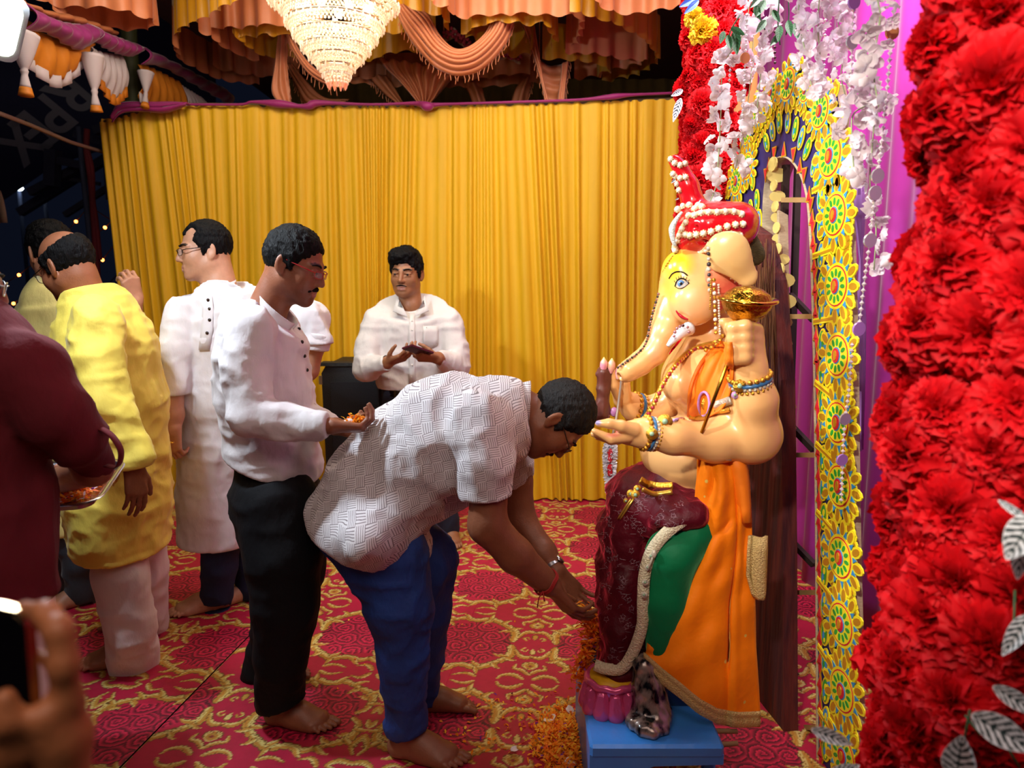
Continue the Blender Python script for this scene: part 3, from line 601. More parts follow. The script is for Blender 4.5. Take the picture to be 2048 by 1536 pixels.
for i, (x0, y0, x1, y1, Y, w) in enumerate([(106, 300, 104, 372, 8, .12), (100, 318, 172, 332, 8, .08), (60, 385, 176, 325, 8.2, .08), (190, 262, 232, 247, 7.6, .08), (212, 280, 222, 400, 7.8, .07), (40, 425, 240, 300, 8.6, .09), (130, 430, 240, 360, 8.4, .06), (100, 352, 200, 368, 8.3, .04), (216, 362, 232, 420, 7.5, .03), (150, 268, 260, 300, 7.9, .07)]):
    b = MB(); b.bar(P(x0, y0, Y), P(x1, y1, Y), w); o = b.obj('truss_beam', DW); tag(o, 'dark timber beam of the scaffolding outside in the night', 'beam', 'dark scaffolding beams outside')
b = MB(); b.tube([P(-40, 212, 3.6), P(60, 250, 4.2), P(140, 284, 4.6), P(232, 312, 5.0)], .012, 6); o = b.obj('rope', mat('pale_rope', '#8a7466', .9)); tag(o, 'pale rope stretched diagonally across the dark gap at the left', 'rope')
RC = mat('dull_red_cloth', '#6a1624', .8, var=.2)
t = thing('cloth_strip', 'long thin dull red cloth strips tied round a pole outside', 'cloth', P(180, 400, 5.6))
for pts, r in (([(174, 258), (173, 300), (181, 360), (186, 420), (190, 480), (196, 560)], .022), ([(172, 290), (184, 340), (186, 400), (192, 440), (200, 520)], .018)):
    b = MB(); b.tube(cat([P(x, y, 5.6) for x, y in pts], 6), r, 7); b.obj('strip', RC, t)
b = MB(); q = P(182, 400, 5.66); b.tube([V3(q[0], q[1], 0), V3(q[0] - .05, q[1], P(174, 250, 5.6)[2])], .02, 6); b.obj('pole', DW, t)
t = thing('hanging_cloth', 'brown ragged cloth hanging at the far left picture edge', 'cloth', P(5, 400, 4.5)); b = MB()
b.grid([[P(x0 + (x1 - x0) * s, y, 4.5) + V3(0, .02 * math.sin(s * 12), 0) for s in np.linspace(0, 1, 16)] for x0, x1, y in ((-60, 4, 382), (-60, 10, 400), (-60, 15, 425), (-60, 18, 446))], th=.006); b.obj('cloth', mat('brown_cloth', '#5d4a3c', .9, var=.2), t)
bulbm = mat('small_warm_bulb', '#ffb070', .3, emis='#ff7a30', estr=14); wirem = mat('thin_wire', '#2a1814', .8)
for k, (path, bs) in enumerate([([(-20, 585), (38, 550), (100, 500), (152, 443), (178, 412)], [(38, 550), (152, 443)]), ([(178, 412), (230, 445), (262, 465)], [(230, 445)]), ([(190, 470), (210, 455), (238, 428), (250, 415)], [(210, 455), (238, 428)]), ([(190, 540), (205, 520), (232, 485), (255, 455)], [(205, 520), (232, 485)]), ([(-20, 640), (27, 607), (60, 585)], [(27, 607)]), ([(-20, 660), (25, 640), (60, 610)], [(25, 640)]), ([(186, 600), (248, 535), (262, 520)], [(248, 535)])]):
    t = thing('string_lights', ['wire with two small orange bulbs crossing behind the dark-haired heads', 'short wire with one orange bulb right of the red cloth', 'wire with two orange bulbs next to the curtain edge', 'wire with two orange bulbs lower by the curtain edge', 'wire with one orange bulb at far left beneath the glasses', 'lowest wire with one orange bulb at far left', 'wire with one red bulb lowest by the curtain edge'][k], 'lights', P(*path[0], 6.2))
    b = MB(); yw = 6.2 if k < 6 else 5.66; b.tube([P(x, y, yw) for x, y in path], .004, 4); b.obj('wire', wirem, t)
    for x, y in bs: b = MB(); b.ball(P(x, y, 6.18), .014, 8); b.obj('bulb', bulbm, t)
for x, y, r, lb in ((38, 377, .035, 'brighter white lamp far away in the dark at the left'), (88, 378, .02, 'dimmer white lamp far away in the dark, right of the brighter one')):
    t = thing('street_lamp', lb, 'lamp', P(x, y, 14)); b = MB(); b.ball(P(x, y, 14), r * 1.6, 8, sc=(1.6, 1, .8)); b.obj('lamp_glass', mat('far_lamp_glass', '#ffffff', .3, emis='#dff2ff', estr=9), t)
    b = MB(); q = P(x, y, 14.1); b.tube([q + V3(0, 0, .02), V3(q[0], q[1], 0)], .035, 6); b.obj('pole', DW, t)
# ------------------------------------------------------------------ LED flood at the left picture edge
t = thing('flood_lamp', 'bright white LED flood lamp in a grey frame at the upper left edge', 'lamp', (-1.47, 2.10, 2.22))
c = P(-22, 48, 2.10); f = frame(nrm(V3(.62, -.45, -.5)), (.12, .0, 1))
# tilt slightly with the housing
def rbox(c, w, h, d, R3, r=.03):
    out = []
    for cx, cy, a0 in ((1, 1, 0), (-1, 1, 90), (-1, -1, 180), (1, -1, 270)):
        for a in (0, 30, 60, 90): tt = math.radians(a0 + a); out.append(c + R3[0] * (cx * (w / 2 - r) + r * math.cos(tt)) + R3[2] * (cy * (h / 2 - r) + r * math.sin(tt)))
    return out
b = MB(); o1 = rbox(c, .175, .18, .05, f); b.prism(o1, -f[1] * .05); b.obj('housing', mat('grey_lamp_housing', '#8d9094', .5), t, recalc=True)
b = MB(); o1 = rbox(c + f[1] * .004, .145, .148, .01, f, .025); b.prism(o1, -f[1] * .01); b.obj('lamp_face', mat('led_face', '#ffffff', .3, emis='#f6ffe4', estr=7), t, recalc=True)
b = MB(); b.bar(c - f[1] * .05, c - f[1] * .12 + V3(0, 0, .1), .02); b.bar(c - f[1] * .12 + V3(0, 0, .1), c - f[1] * .12 + V3(0, 0, 1.2), .018); b.obj('bracket', mat('lamp_bracket', '#555555', .5, .6), t)
# ------------------------------------------------------------------ loudspeaker behind the young man
t = thing('loudspeaker', 'black loudspeaker cabinet standing before the curtain behind the young man', 'speaker', (-.95, 4.25, 0)); blk = mat('black_speaker_paint', '#0d0e12', .55, bump=.4, bscale=200)
x0, x1 = P(646, 760, 4.2)[0], P(772, 760, 4.2)[0]; zt = P(700, 728, 4.2)[2]
b = MB(); out = [V3(x0 + .03, 4.17, zt), V3(x1, 4.17, zt), V3(x1, 4.17, .0), V3(x0 + .012, 4.17, .0), V3(x0, 4.17, zt - .05)]; b.prism(out, V3(0, .42, 0)); cab = b.obj('cabinet', blk, t, recalc=True)
b = MB(); b.box(((x0 + x1) / 2 + .01, 4.162, zt / 2 - .02), (x1 - x0 - .09, .012, zt - .16)); b.obj('grille', mat('speaker_grille', '#11121c', .8, bump=.6, bscale=400), t)
b = MB()
b.box(((x0 + x1) / 2, 4.2, zt + .002), (x1 - x0 + .01, .09, .02)); b.obj('edge_trim', mat('worn_black_edge', '#1c1d1f', .7, bump=.5, bscale=60), t)
for dz in (zt - .09, .3):
    b = MB(); b.box((x0 - .004, 4.175, dz), (.02, .03, .05)); b.obj('corner_guard', mat('steel', '#b9bcc2', .28, 1.0), t)
# ------------------------------------------------------------------ chandelier
def chandelier():
    Y = 3.85; cx = P(672, 100, Y)[0]; t = thing('chandelier', 'tiered glass bead chandelier, lit, hanging from the tent ceiling', 'chandelier', (cx, Y, 3.2))
    glass = mat('crystal_bead', '#fff0dc', .12, trans=.55, emis='#ffd9b8', estr=.10); bulb = mat('chandelier_bulb', '#ffffff', .3, emis='#fff0d0', estr=9); ring = mat('silver_ring', '#d8c8b4', .3, .9); drop = mat('pink_drop', '#f0a080', .12, trans=.4, emis='#ff9a70', estr=.25)  # glass beads and drops also get a faint glow of their own
    tiers = [(-40, 112), (8, 124), (28, 102), (52, 93), (76, 79), (100, 64), (118, 50), (136, 33), (152, 24)]
    zs = [(P(672, y, Y)[2], r * S(672, y, Y)) for y, r in tiers]
    bead = MB(); bead.ball((0, 0, 0), .0085, 6); bm = bead.mesh('bead', glass)
    for i, (z, r) in enumerate(zs):
        b = MB(); n = 36; b.tube([V3(cx + r * math.cos(a), Y + r * math.sin(a), z + .012) for a in np.linspace(0, 2 * math.pi, n, endpoint=False)], .007, 6, closed=True); rg = b.obj('tier_ring', ring, t)
        zn = zs[i + 1][0] if i + 1 < len(zs) else z - .04; rn = zs[i + 1][1] if i + 1 < len(zs) else r * .8
        b = MB(); nb = max(18, int(2 * math.pi * r / .020)); rows = max(3, int((z - zn) / .0135) + 2)
        for j in range(nb):
            a = 2 * math.pi * j / nb
            for k in range(rows):
                s = k / (rows - 1); rr = r * (1 - s) + rn * s * .96 + .0; zz = z - .006 - (z - zn + .004) * s * .96
                if k % 4 == 3: continue
                b.ball(V3(cx + rr * math.cos(a + .04 * k), Y + rr * math.sin(a + .04 * k), zz), .0078, 5)
        o = b.obj('bead_strings', glass, t); o['kind'] = 'stuff'
        b = MB()
        for j in range(nb // 2):
            a = 4 * math.pi * j / nb; b.ball(V3(cx + (r + .010) * math.cos(a), Y + (r + .010) * math.sin(a), z - .004), .0065, 5, sc=(1, 1, 2.4))
        o = b.obj('edge_drops', glass, t); o['kind'] = 'stuff'
    z, r = zs[-1]
    for j in range(9):
        a = 2 * math.pi * j / 9; p = V3(cx + r * .75 * math.cos(a), Y + r * .75 * math.sin(a), z - .028); b = MB(); b.lathe([(.002, .02), (.006, .012), (.010, -.012), (.003, -.034), (0, -.036)], p, (0, 0, 1), 6, sm=False); b.obj('drop', drop, t)
    for (x, y) in ((588, 18), (607, 14), (672, 50), (680, 24), (745, 28), (752, 12), (640, 5), (705, 8)):
        b = MB(); q = P(x, y, Y - .12); q[0] = cx + (q[0] - cx) * .85; b.ball(q, .02, 10, sc=(1, 1, 1.5)); b.obj('bulb', bulb, t)
    b = MB(); b.tube([V3(cx, Y, zs[0][0]), V3(cx, Y, 3.41)], .012, 6); b.obj('chain', ring, t)
    lamp('chandelier_light', 'POINT', (cx, Y, zs[2][0]), 8, (1.0, .74, .48), shadow_soft_size=.2)
chandelier()
# ------------------------------------------------------------------ people: shared anatomy
HAIR = mat('black_hair', '#0b090a', .55, bump=.6, bscale=260, stretch=(1, 1, .25), var=.3, vscale=60, spec=.12)
HAIRG = mat('greying_hair', '#161314', .6, bump=.6, bscale=260, stretch=(1, 1, .3), var=.5, vscale=90, spec=.2)
EYEW = mat('eye_white', '#9c8f86', .35); EYED = mat('eye_dark', '#140c0a', .15)
FRAME = mat('dark_glasses_frame', '#26130f', .25); FRAMER = mat('red_glasses_frame', '#a81420', .25); METAL = mat('steel', '#b9bcc2', .28, 1.0)
LENS = mat('glasses_lens', '#dfe8ee', .03, alpha=.16, spec=.8)
GOLD = mat('gold_metal', '#d9a335', .3, 1.0)
def skinmat(name, rough=.48): return mat(name, '#ffffff', rough, attr=True, var=.10, vscale=45, bump=.10, bscale=160, sss=.05)
SKIN = skinmat('skin')
class Head:
    def __init__(s, o, f, u, sc=1.0): s.o = np.asarray(o, float); s.R = frame(f, u); s.sc = sc
    def w(s, x, y, z): return s.o + (s.R[0] * x + s.R[1] * y * .94 + s.R[2] * z) * s.sc
    def add(s, d, neck=None, nr=.056, fat=1.0, fine=.0038):
        w, c = s.w, s.sc; E = lambda p, r, k=.02, op='u': d.ell(w(*p), np.array(r) * c, s.R, k, op)
        Cn = lambda a, b, ra, rb, k=.015, op='u', **kw: d.cone(w(*a), w(*b), ra * c, rb * c, k, op, **kw)
        E((0, -.012, .032), (.075, .091, .088)); E((0, .03, -.03), (.062 * fat, .066, .088), .025)
        for sx in (-1, 1):
            Cn((sx * .047 * fat, .0, -.055), (sx * .02, .07, -.092), .021 * fat, .018, .03)
            E((sx * .04, .058, -.028), (.022 * fat, .024, .026), .025)
            Cn((sx * .014, .088, .022), (sx * .046, .074, .02), .009, .008, .014)
        E((0, .076, -.1), (.02, .016, .016), .02)
        for sx in (-1, 1): E((sx * .033, .098, .002), (.016, .014, .010), .012, 's')
        Cn((0, .094, .012), (0, .113, -.030), .008, .0105, .010)
        for sx in (-1, 1): E((sx * .011, .103, -.034), (.008, .010, .008), .006)
        for sx in (-1, 1): E((sx * .033, .083, .002), (.0135, .0125, .0125), .003)
        for sx in (-1, 1): Cn((sx * .020, .0945, .0072), (sx * .046, .086, .0055), .0050, .0048, .003); Cn((sx * .021, .0935, -.0085), (sx * .045, .086, -.0075), .0040, .0040, .003)
        Cn((-.02, .092, -.062), (.02, .092, -.062), .0065, .0065, .007); Cn((-.017, .091, -.0745), (.017, .091, -.0745), .0078, .0078, .007)
        Cn((0, .098, -.062), (0, .098, -.0745), .006, .006, .006)
        Cn((-.024, .1005, -.0685), (.024, .1005, -.0685), .0022, .0022, .003, 's')
        for sx in (-1, 1):
            e = Head(w(sx * .074, -.012, -.006), s.R[1] + s.R[0] * sx * .0, s.R[2] - s.R[1] * .2)
            Rr = frame(s.R[1] - s.R[0] * sx * .35, s.R[2] - s.R[1] * .15)
            d.ell(w(sx * .079, -.014, -.002), np.array((.0075, .0185, .031)) * c, Rr, .006); d.ell(w(sx * .077, -.006, -.028), np.array((.006, .009, .011)) * c, Rr, .006)
            d.ell(w(sx * .087, -.008, .001), np.array((.0055, .0105, .017)) * c, Rr, .004, 's')
        if neck is not None: d.cone(w(0, -.03, -.05), neck, nr * c, nr * 1.08, .03)
        pts = np.array([w(x, y, z) for x in (-.1, .1) for y in (-.12, .13) for z in (-.13, .125)])
        d.fine(pts.min(0), pts.max(0), fine)
        return s
    def paint(s, v, c, base, stub=0.0, lips=(.42, .17, .13), brow=(.015, .01, .008), browz=.026):
        q = ((v - s.o) @ s.R.T) / s.sc / np.array([1, .94, 1])
        def blob(p, r, col, a=1.0):
            nonlocal c
            e = np.sqrt(sum(((q[:, i] - p[i]) / r[i]) ** 2 for i in range(3))); m = np.clip((1.15 - e) / .3, 0, 1)[:, None] * a
            c = c * (1 - m) + np.array(col) * m
        if stub: blob((0, .06, -.085), (.065, .06, .05), np.array(base) * .35, stub)
        blob((0, .097, -.068), (.021, .016, .0125), lips, .75)
        for sx in (-1, 1):
            for i in range(4): blob((sx * (.015 + .011 * i), .092 - .003 * i, browz + [0, .003, .0035, 0][i]), (.0085, .014, .0042), brow, .9)
        return c
    def extras(s, par, glasses=None, gm=None, gw=.022, gh=.015, mous=False, eyes=True):
        w = s.w
        if eyes:
            for sx in (-1, 1):
                b = MB(); b.ball(w(sx * .033, .0836, .0008), .0122 * s.sc, 12); e = b.obj('eye', EYEW, par)
                b = MB(); b.ball(w(sx * .033, .0950, .0004), .0060 * s.sc, 10, sc=(1, .62, 1), ax=s.R); b.obj('iris', EYED, e)
        if eyes:
            for sx in (-1, 1):
                b = MB(); b.tube(cat([w(sx * .013, .0985, .021), w(sx * .028, .0975, .0265), w(sx * .041, .0895, .0265), w(sx * .051, .0785, .021)], 4), [r_ * s.sc for r_ in np.interp(range(13), [0, 3, 8, 12], [.0030, .0042, .0034, .0014])], 6, flat=.8); b.obj('eyebrow', HAIR, par)
        if mous:
            d = SDF()
            for sx in (-1, 1): d.cone(w(0, .1005, -.0515), w(sx * .030, .088, -.062), .0075 * s.sc, .0045 * s.sc, .003)
            sdf_obj('moustache', d, .0025, HAIR, par, smooth=0)
        if glasses:
            b = MB(); bl = []
            for sx in (-1, 1):
                c0 = (sx * .034, .112, .0); pts = []
                for i in range(20):
                    a = 2 * math.pi * i / 20; ca, sa = math.cos(a), math.sin(a)
                    x = c0[0] + gw * math.copysign(abs(ca) ** .6, ca); z = c0[2] - .002 + gh * math.copysign(abs(sa) ** .6, sa)
                    pts.append(w(x, c0[1] - abs(x) ** 2 * 4, z))
                b.tube(pts, .0012 * s.sc, 6, closed=True); bl.append(pts)
                ox = c0[0] + sx * gw
                b.tube([w(ox, .1, .004), w(sx * .074, .088, .007), w(sx * .079, .02, .012), w(sx * .078, -.012, .016), w(sx * .076, -.028, -.005)], .0018 * s.sc, 6)
            b.tube([w(-.013, .112, .004), w(0, .117, .006), w(.013, .112, .004)], .0013 * s.sc, 6)
            g = b.obj('glasses', gm or FRAME, par)
            for pts in bl: l_ = MB(); l_.add(pts, [tuple(range(20))]); l_.obj('lens', LENS, g)
    def hair(s, par, style='short', m=None, h=.0055, up=0.0):
        w, c = s.w, s.sc; d = SDF(); g = .008
        d.ell(w(0, -.014, .034), np.array((.075 + g, .092 + g, .088 + g + up)) * c, s.R)
        if style == 'quiff':
            d.ell(w(-.01, .05, .103), np.array((.062, .05, .03)) * c, frame(s.R[1] - .3 * s.R[2], s.R[2]), .03)
            d.ell(w(-.045, .052, .075), np.array((.03, .045, .035)) * c, s.R, .03)
        R = s.R; N = lambda x, y, z: R[0] * x + R[1] * y + R[2] * z
        d.plane(w(0, .025, -.002), N(0, .62, -.78), .012)
        d.plane(w(0, .088, .078) if style != 'quiff' else w(0, .092, .062), N(0, .8, -.6), .010)
        for sx in (-1, 1): d.cone(w(sx * .073, .018, .03), w(sx * .072, .018, -.014), .011 * c, .006 * c, .01)
        if style == 'bald':
            d.ell(w(0, .015, .126), np.array((.115, .115, .092)) * c, s.R, .015, 's')
        if style == 'receding':
            for sx in (-1, 1): d.ell(w(sx * .05, .09, .085), np.array((.032, .05, .045)) * c, s.R, .012, 's')
        fo = [(.0028, (70, 70, 45), 3), (.002, (150, 150, 90), 8)]
        if style == 'quiff': fo = [(.004, (30, 60, 50), 3), (.003, (90, 120, 90), 8)]
        return sdf_obj('hair', d, h, m or HAIR, par, fo, smooth=1)
def hand(d, wr, dr, pn, left, L=.185, curl=(.5, .6, .4), spread=.08, thumb=(.55, .65, .35), tcurl=.35, r=.0086, fine=.0034, curls=None):
    """wrist, finger direction, palm normal; left: the thumb lies on the side cross(pn, dr) or its mirror"""
    wr = np.asarray(wr, float); dr = nrm(dr); pn = nrm(np.asarray(pn, float) - dr * np.dot(pn, dr)); sd = np.cross(pn, dr) * (-1 if left else 1); q = L / .185
    pts = [wr]
    for i, (off, kl, fl) in enumerate([(.029, .094, (.040, .024, .020)), (.010, .098, (.045, .028, .022)), (-.009, .094, (.041, .026, .021)), (-.027, .085, (.032, .019, .018))]):
        kn = wr + (dr * kl + sd * off) * q
        d.cone(wr + (sd * off * .55 + dr * .01) * q, kn, .0165 * q, .0115 * q, .012, flat=(pn, .95))
        cu = (curls[i] if curls else curl); a = 0; p = kn; dd = nrm(dr + sd * off * spread * 25)
        rr = r * q * (1.0 if i < 3 else .88)
        for j in range(3):
            a += cu[j]; n = p + (dd * math.cos(a) + pn * math.sin(a)) * fl[j] * q
            d.cone(p, n, rr * (1.03 - .09 * j), rr * (.95 - .09 * j), .0035); p = n
            pts.append(n)
    t0 = wr + (dr * .022 + sd * .022) * q; td = nrm(dr * thumb[0] + sd * thumb[1] + pn * thumb[2]); p1 = t0 + td * .042 * q
    d.cone(t0, p1, .0155 * q, .0115 * q, .010); t2 = nrm(td * math.cos(tcurl) + nrm(dr * .6 - sd * .6 + pn * .3) * math.sin(tcurl)); p2 = p1 + t2 * .032 * q; p3 = p2 + nrm(t2 + (dr - sd) * .15) * .024 * q
    d.cone(p1, p2, .0108 * q, .0098 * q, .004); d.cone(p2, p3, .0098 * q, .0078 * q, .004)
    pts = np.array(pts + [p1, p2, p3, t0]); d.fine(pts.min(0) - .02, pts.max(0) + .02, fine)
def foot(d, an, hd, side=1, L=1.0, fine=.0032, lift=0.0):
    """ankle centre, heading, side = +1 when the big toe lies to the left of the heading"""
    an = np.asarray(an, float); hd = nrm(V3(hd[0], hd[1], 0)); sd = V3(-hd[1], hd[0], 0) * side; g = V3(an[0], an[1], lift)
    p = lambda f, s_, z: g + (hd * f + sd * s_) * L + V3(0, 0, z * L)
    d.cone(an, p(-.022, 0, .034), .038 * L, .032 * L, .03); d.cone(an + V3(0, 0, .01), p(.075, .006, .048), .034 * L, .027 * L, .03)
    d.cone(p(-.022, 0, .03), p(.12, -.026, .020), .030 * L, .019 * L, .03); d.cone(p(.04, .008, .045), p(.135, .022, .026), .032 * L, .023 * L, .03); d.cone(p(.06, 0, .032), p(.135, -.002, .022), .034 * L, .022 * L, .03)
    for i, (sx, fx, tl, rr) in enumerate([(.030, .142, .048, .0135), (.010, .150, .038, .0095), (-.007, .146, .034, .009), (-.022, .138, .030, .0085), (-.036, .126, .026, .0082)]):
        rr *= .85
        d.cone(p(fx - .02, sx * .92, .018), p(fx + tl * .55, sx, .019), rr * L, rr * L * 1.02, .0025); d.cone(p(fx + tl * .55, sx, .019), p(fx + tl, sx, .012), rr * L * 1.02, rr * L * .9, .004)
    d.plane(p(0, 0, .001), (0, 0, -1), .004, p(0, 0, 0) - .25, p(0, 0, .03) + .25)
    pts = np.array([p(a, b, c) for a in (-.06, .21) for b in (-.05, .05) for c in (0, .1)]); d.fine(pts.min(0), pts.max(0), fine)
def collar(par, m, c, up, r1, r2, h, fwd, gap=.5, flare=.004, name='collar', th=.004):
    up = nrm(up); f = nrm(np.asarray(fwd, float) - up * np.dot(fwd, up)); s_ = np.cross(up, f); rows = []; c = np.asarray(c, float)
    for hh in (0, .35, .7, 1):
        rows.append([c + up * (h * hh + .012 * math.cos(a) * -1) + (f * math.cos(a) * (r2 + flare * hh) + s_ * math.sin(a) * (r1 + flare * hh)) for a in np.linspace(gap, 2 * math.pi - gap, 28)])
    b = MB(); b.grid(rows, th=th); return b.obj(name, m, par)
def person(label, base):
    return thing('person', label, 'person', (base[0], base[1], 0))
def cloth(name, col, **k):
    k.setdefault('rough', .85); k.setdefault('bump', .55); k.setdefault('bscale', 16); k.setdefault('stretch', (1.5, 1.5, .8)); k.setdefault('var', .05); k.setdefault('sheen', .15); return mat(name, col, **k)
def base_col(b): return np.array(srgb(b))

# ------------------------------------------------------------------ man in the white shirt and dark trousers, seen in profile
def man_white_shirt():
    par = person('middle-aged man in white collarless shirt and black trousers, bowing his head, holding marigolds', P(560, 1420, 2.33))
    sk = base_col('#8a5238'); H = Head(P(589, 530, 2.33), (1, -.10, -.36), (.36, 0, 1), .97)
    d = SDF(); H.add(d, P(533, 625, 2.33), .058)
    d.stack([(490, 560, 650, 2.33, .12), (465, 600, 740, 2.33, .14), (480, 610, 900, 2.33, .13), (490, 610, 990, 2.33, .14)])
    d.px([(505, 650, 2.16, 30), (492, 760, 2.12, 27), (508, 835, 2.08, 25), (600, 848, 2.05, 20), (662, 852, 2.02, 17)])
    d.px([(560, 650, 2.5, 25), (580, 790, 2.5, 22), (650, 850, 2.34, 17), (672, 850, 2.24, 15)])
    hand(d, P(660, 852, 2.02), (1, .35, -.15), (-.2, .3, 1), False, curl=(.8, .8, .5), L=.172, thumb=(.8, .3, .5))
    hand(d, P(664, 852, 2.24), (1, -.3, -.12), (-.2, -.3, 1), True, curl=(.8, .8, .5), L=.172, thumb=(.8, .3, .5))
    d.px([(550, 1000, 2.25, 55), (566, 1180, 2.2, 42), (560, 1390, 2.26, 22)]); foot(d, P(562, 1413, 2.27), (1, -.22, 0), 1, 1.02)
    d.px([(575, 1000, 2.42, 55), (585, 1180, 2.48, 40), (522, 1340, 2.58, 20)]); foot(d, P(524, 1350, 2.58), (1, -.05, 0), -1)
    def col(v): return H.paint(v, np.tile(sk, (len(v), 1)), sk, .45)
    sdf_obj('body', d, .013, SKIN, par, col=col)
    H.extras(par, True, FRAMER, gh=.011, mous=True); H.hair(par, 'short')
    m = cloth('white_shirt_cotton', '#d6d0d2')
    d = SDF(); d.stack([(486, 566, 610, 2.33, .075), (456, 580, 645, 2.33, .19), (444, 606, 700, 2.33, .20), (442, 616, 780, 2.33, .18), (452, 622, 860, 2.33, .17), (458, 634, 930, 2.33, .175), (460, 636, 985, 2.33, .18)], .03)
    d.px([(505, 655, 2.14, 47), (490, 745, 2.11, 46), (505, 828, 2.07, 45), (560, 846, 2.06, 38), (660, 850, 2.02, 27)], .02)
    d.px([(555, 655, 2.5, 44), (585, 780, 2.5, 40), (605, 840, 2.45, 36), (655, 848, 2.26, 25)], .02)
    d.plane(P(540, 928, 2.33), np.array([-.36, 0, -1]), .006, P(430, 1060, 2.33) - .3, P(660, 880, 2.33) + .3)
    d.plane(P(656, 850, 2.02), (1, 0, -.02), .004, P(640, 900, 1.98) - .06, P(700, 800, 2.3) + .1)
    d.plane(P(542, 626, 2.33), (.85, 0, 1), .004, P(490, 680, 2.33) - .1, P(590, 560, 2.33) + .1)
    sh = sdf_obj('shirt', d, .0085, m, par, [(.0045, (7, 9, 14), 2), (.005, (5, 7, 4), 6), (.004, (13, 13, 20), 12), (.002, (28, 28, 28), 9)])
    collar(sh, m, P(541, 634, 2.33), (.72, 0, 1), .064, .080, .042, (1, 0, 0), .30)
    f_ = surf(sh)
    for x, y in ((600, 658), (606, 684), (611, 712), (616, 740)): b = MB(); b.ball(f_(x - 2, y, .002), .0065, 8); b.obj('button', FRAME, sh)
    m = cloth('black_trouser_cloth', '#0c0d12', rough=.8, var=.1, sheen=0, spec=.2)
    d = SDF(); d.stack([(474, 618, 935, 2.33, .14), (468, 632, 1000, 2.33, .165), (478, 640, 1050, 2.33, .165)])
    d.px([(556, 1010, 2.24, 82), (568, 1110, 2.2, 74), (570, 1210, 2.19, 64), (563, 1310, 2.21, 54), (561, 1425, 2.27, 47)])
    d.px([(578, 1010, 2.42, 74), (588, 1130, 2.48, 62), (555, 1250, 2.55, 50), (520, 1360, 2.58, 40)])
    d.plane(P(560, 1408, 2.25), (.32, 0, -1), .004, P(470, 1500, 2.05) - .2, P(650, 1380, 2.4) + .05)
    d.plane(P(520, 1348, 2.58), (.2, 0, -1), .004, P(440, 1400, 2.45) - .2, P(600, 1330, 2.7) + .1)
    tr = sdf_obj('trousers', d, .011, m, par, [(.005, (6, 6, 3), 4), (.004, (10, 10, 14), 7)])
    return par

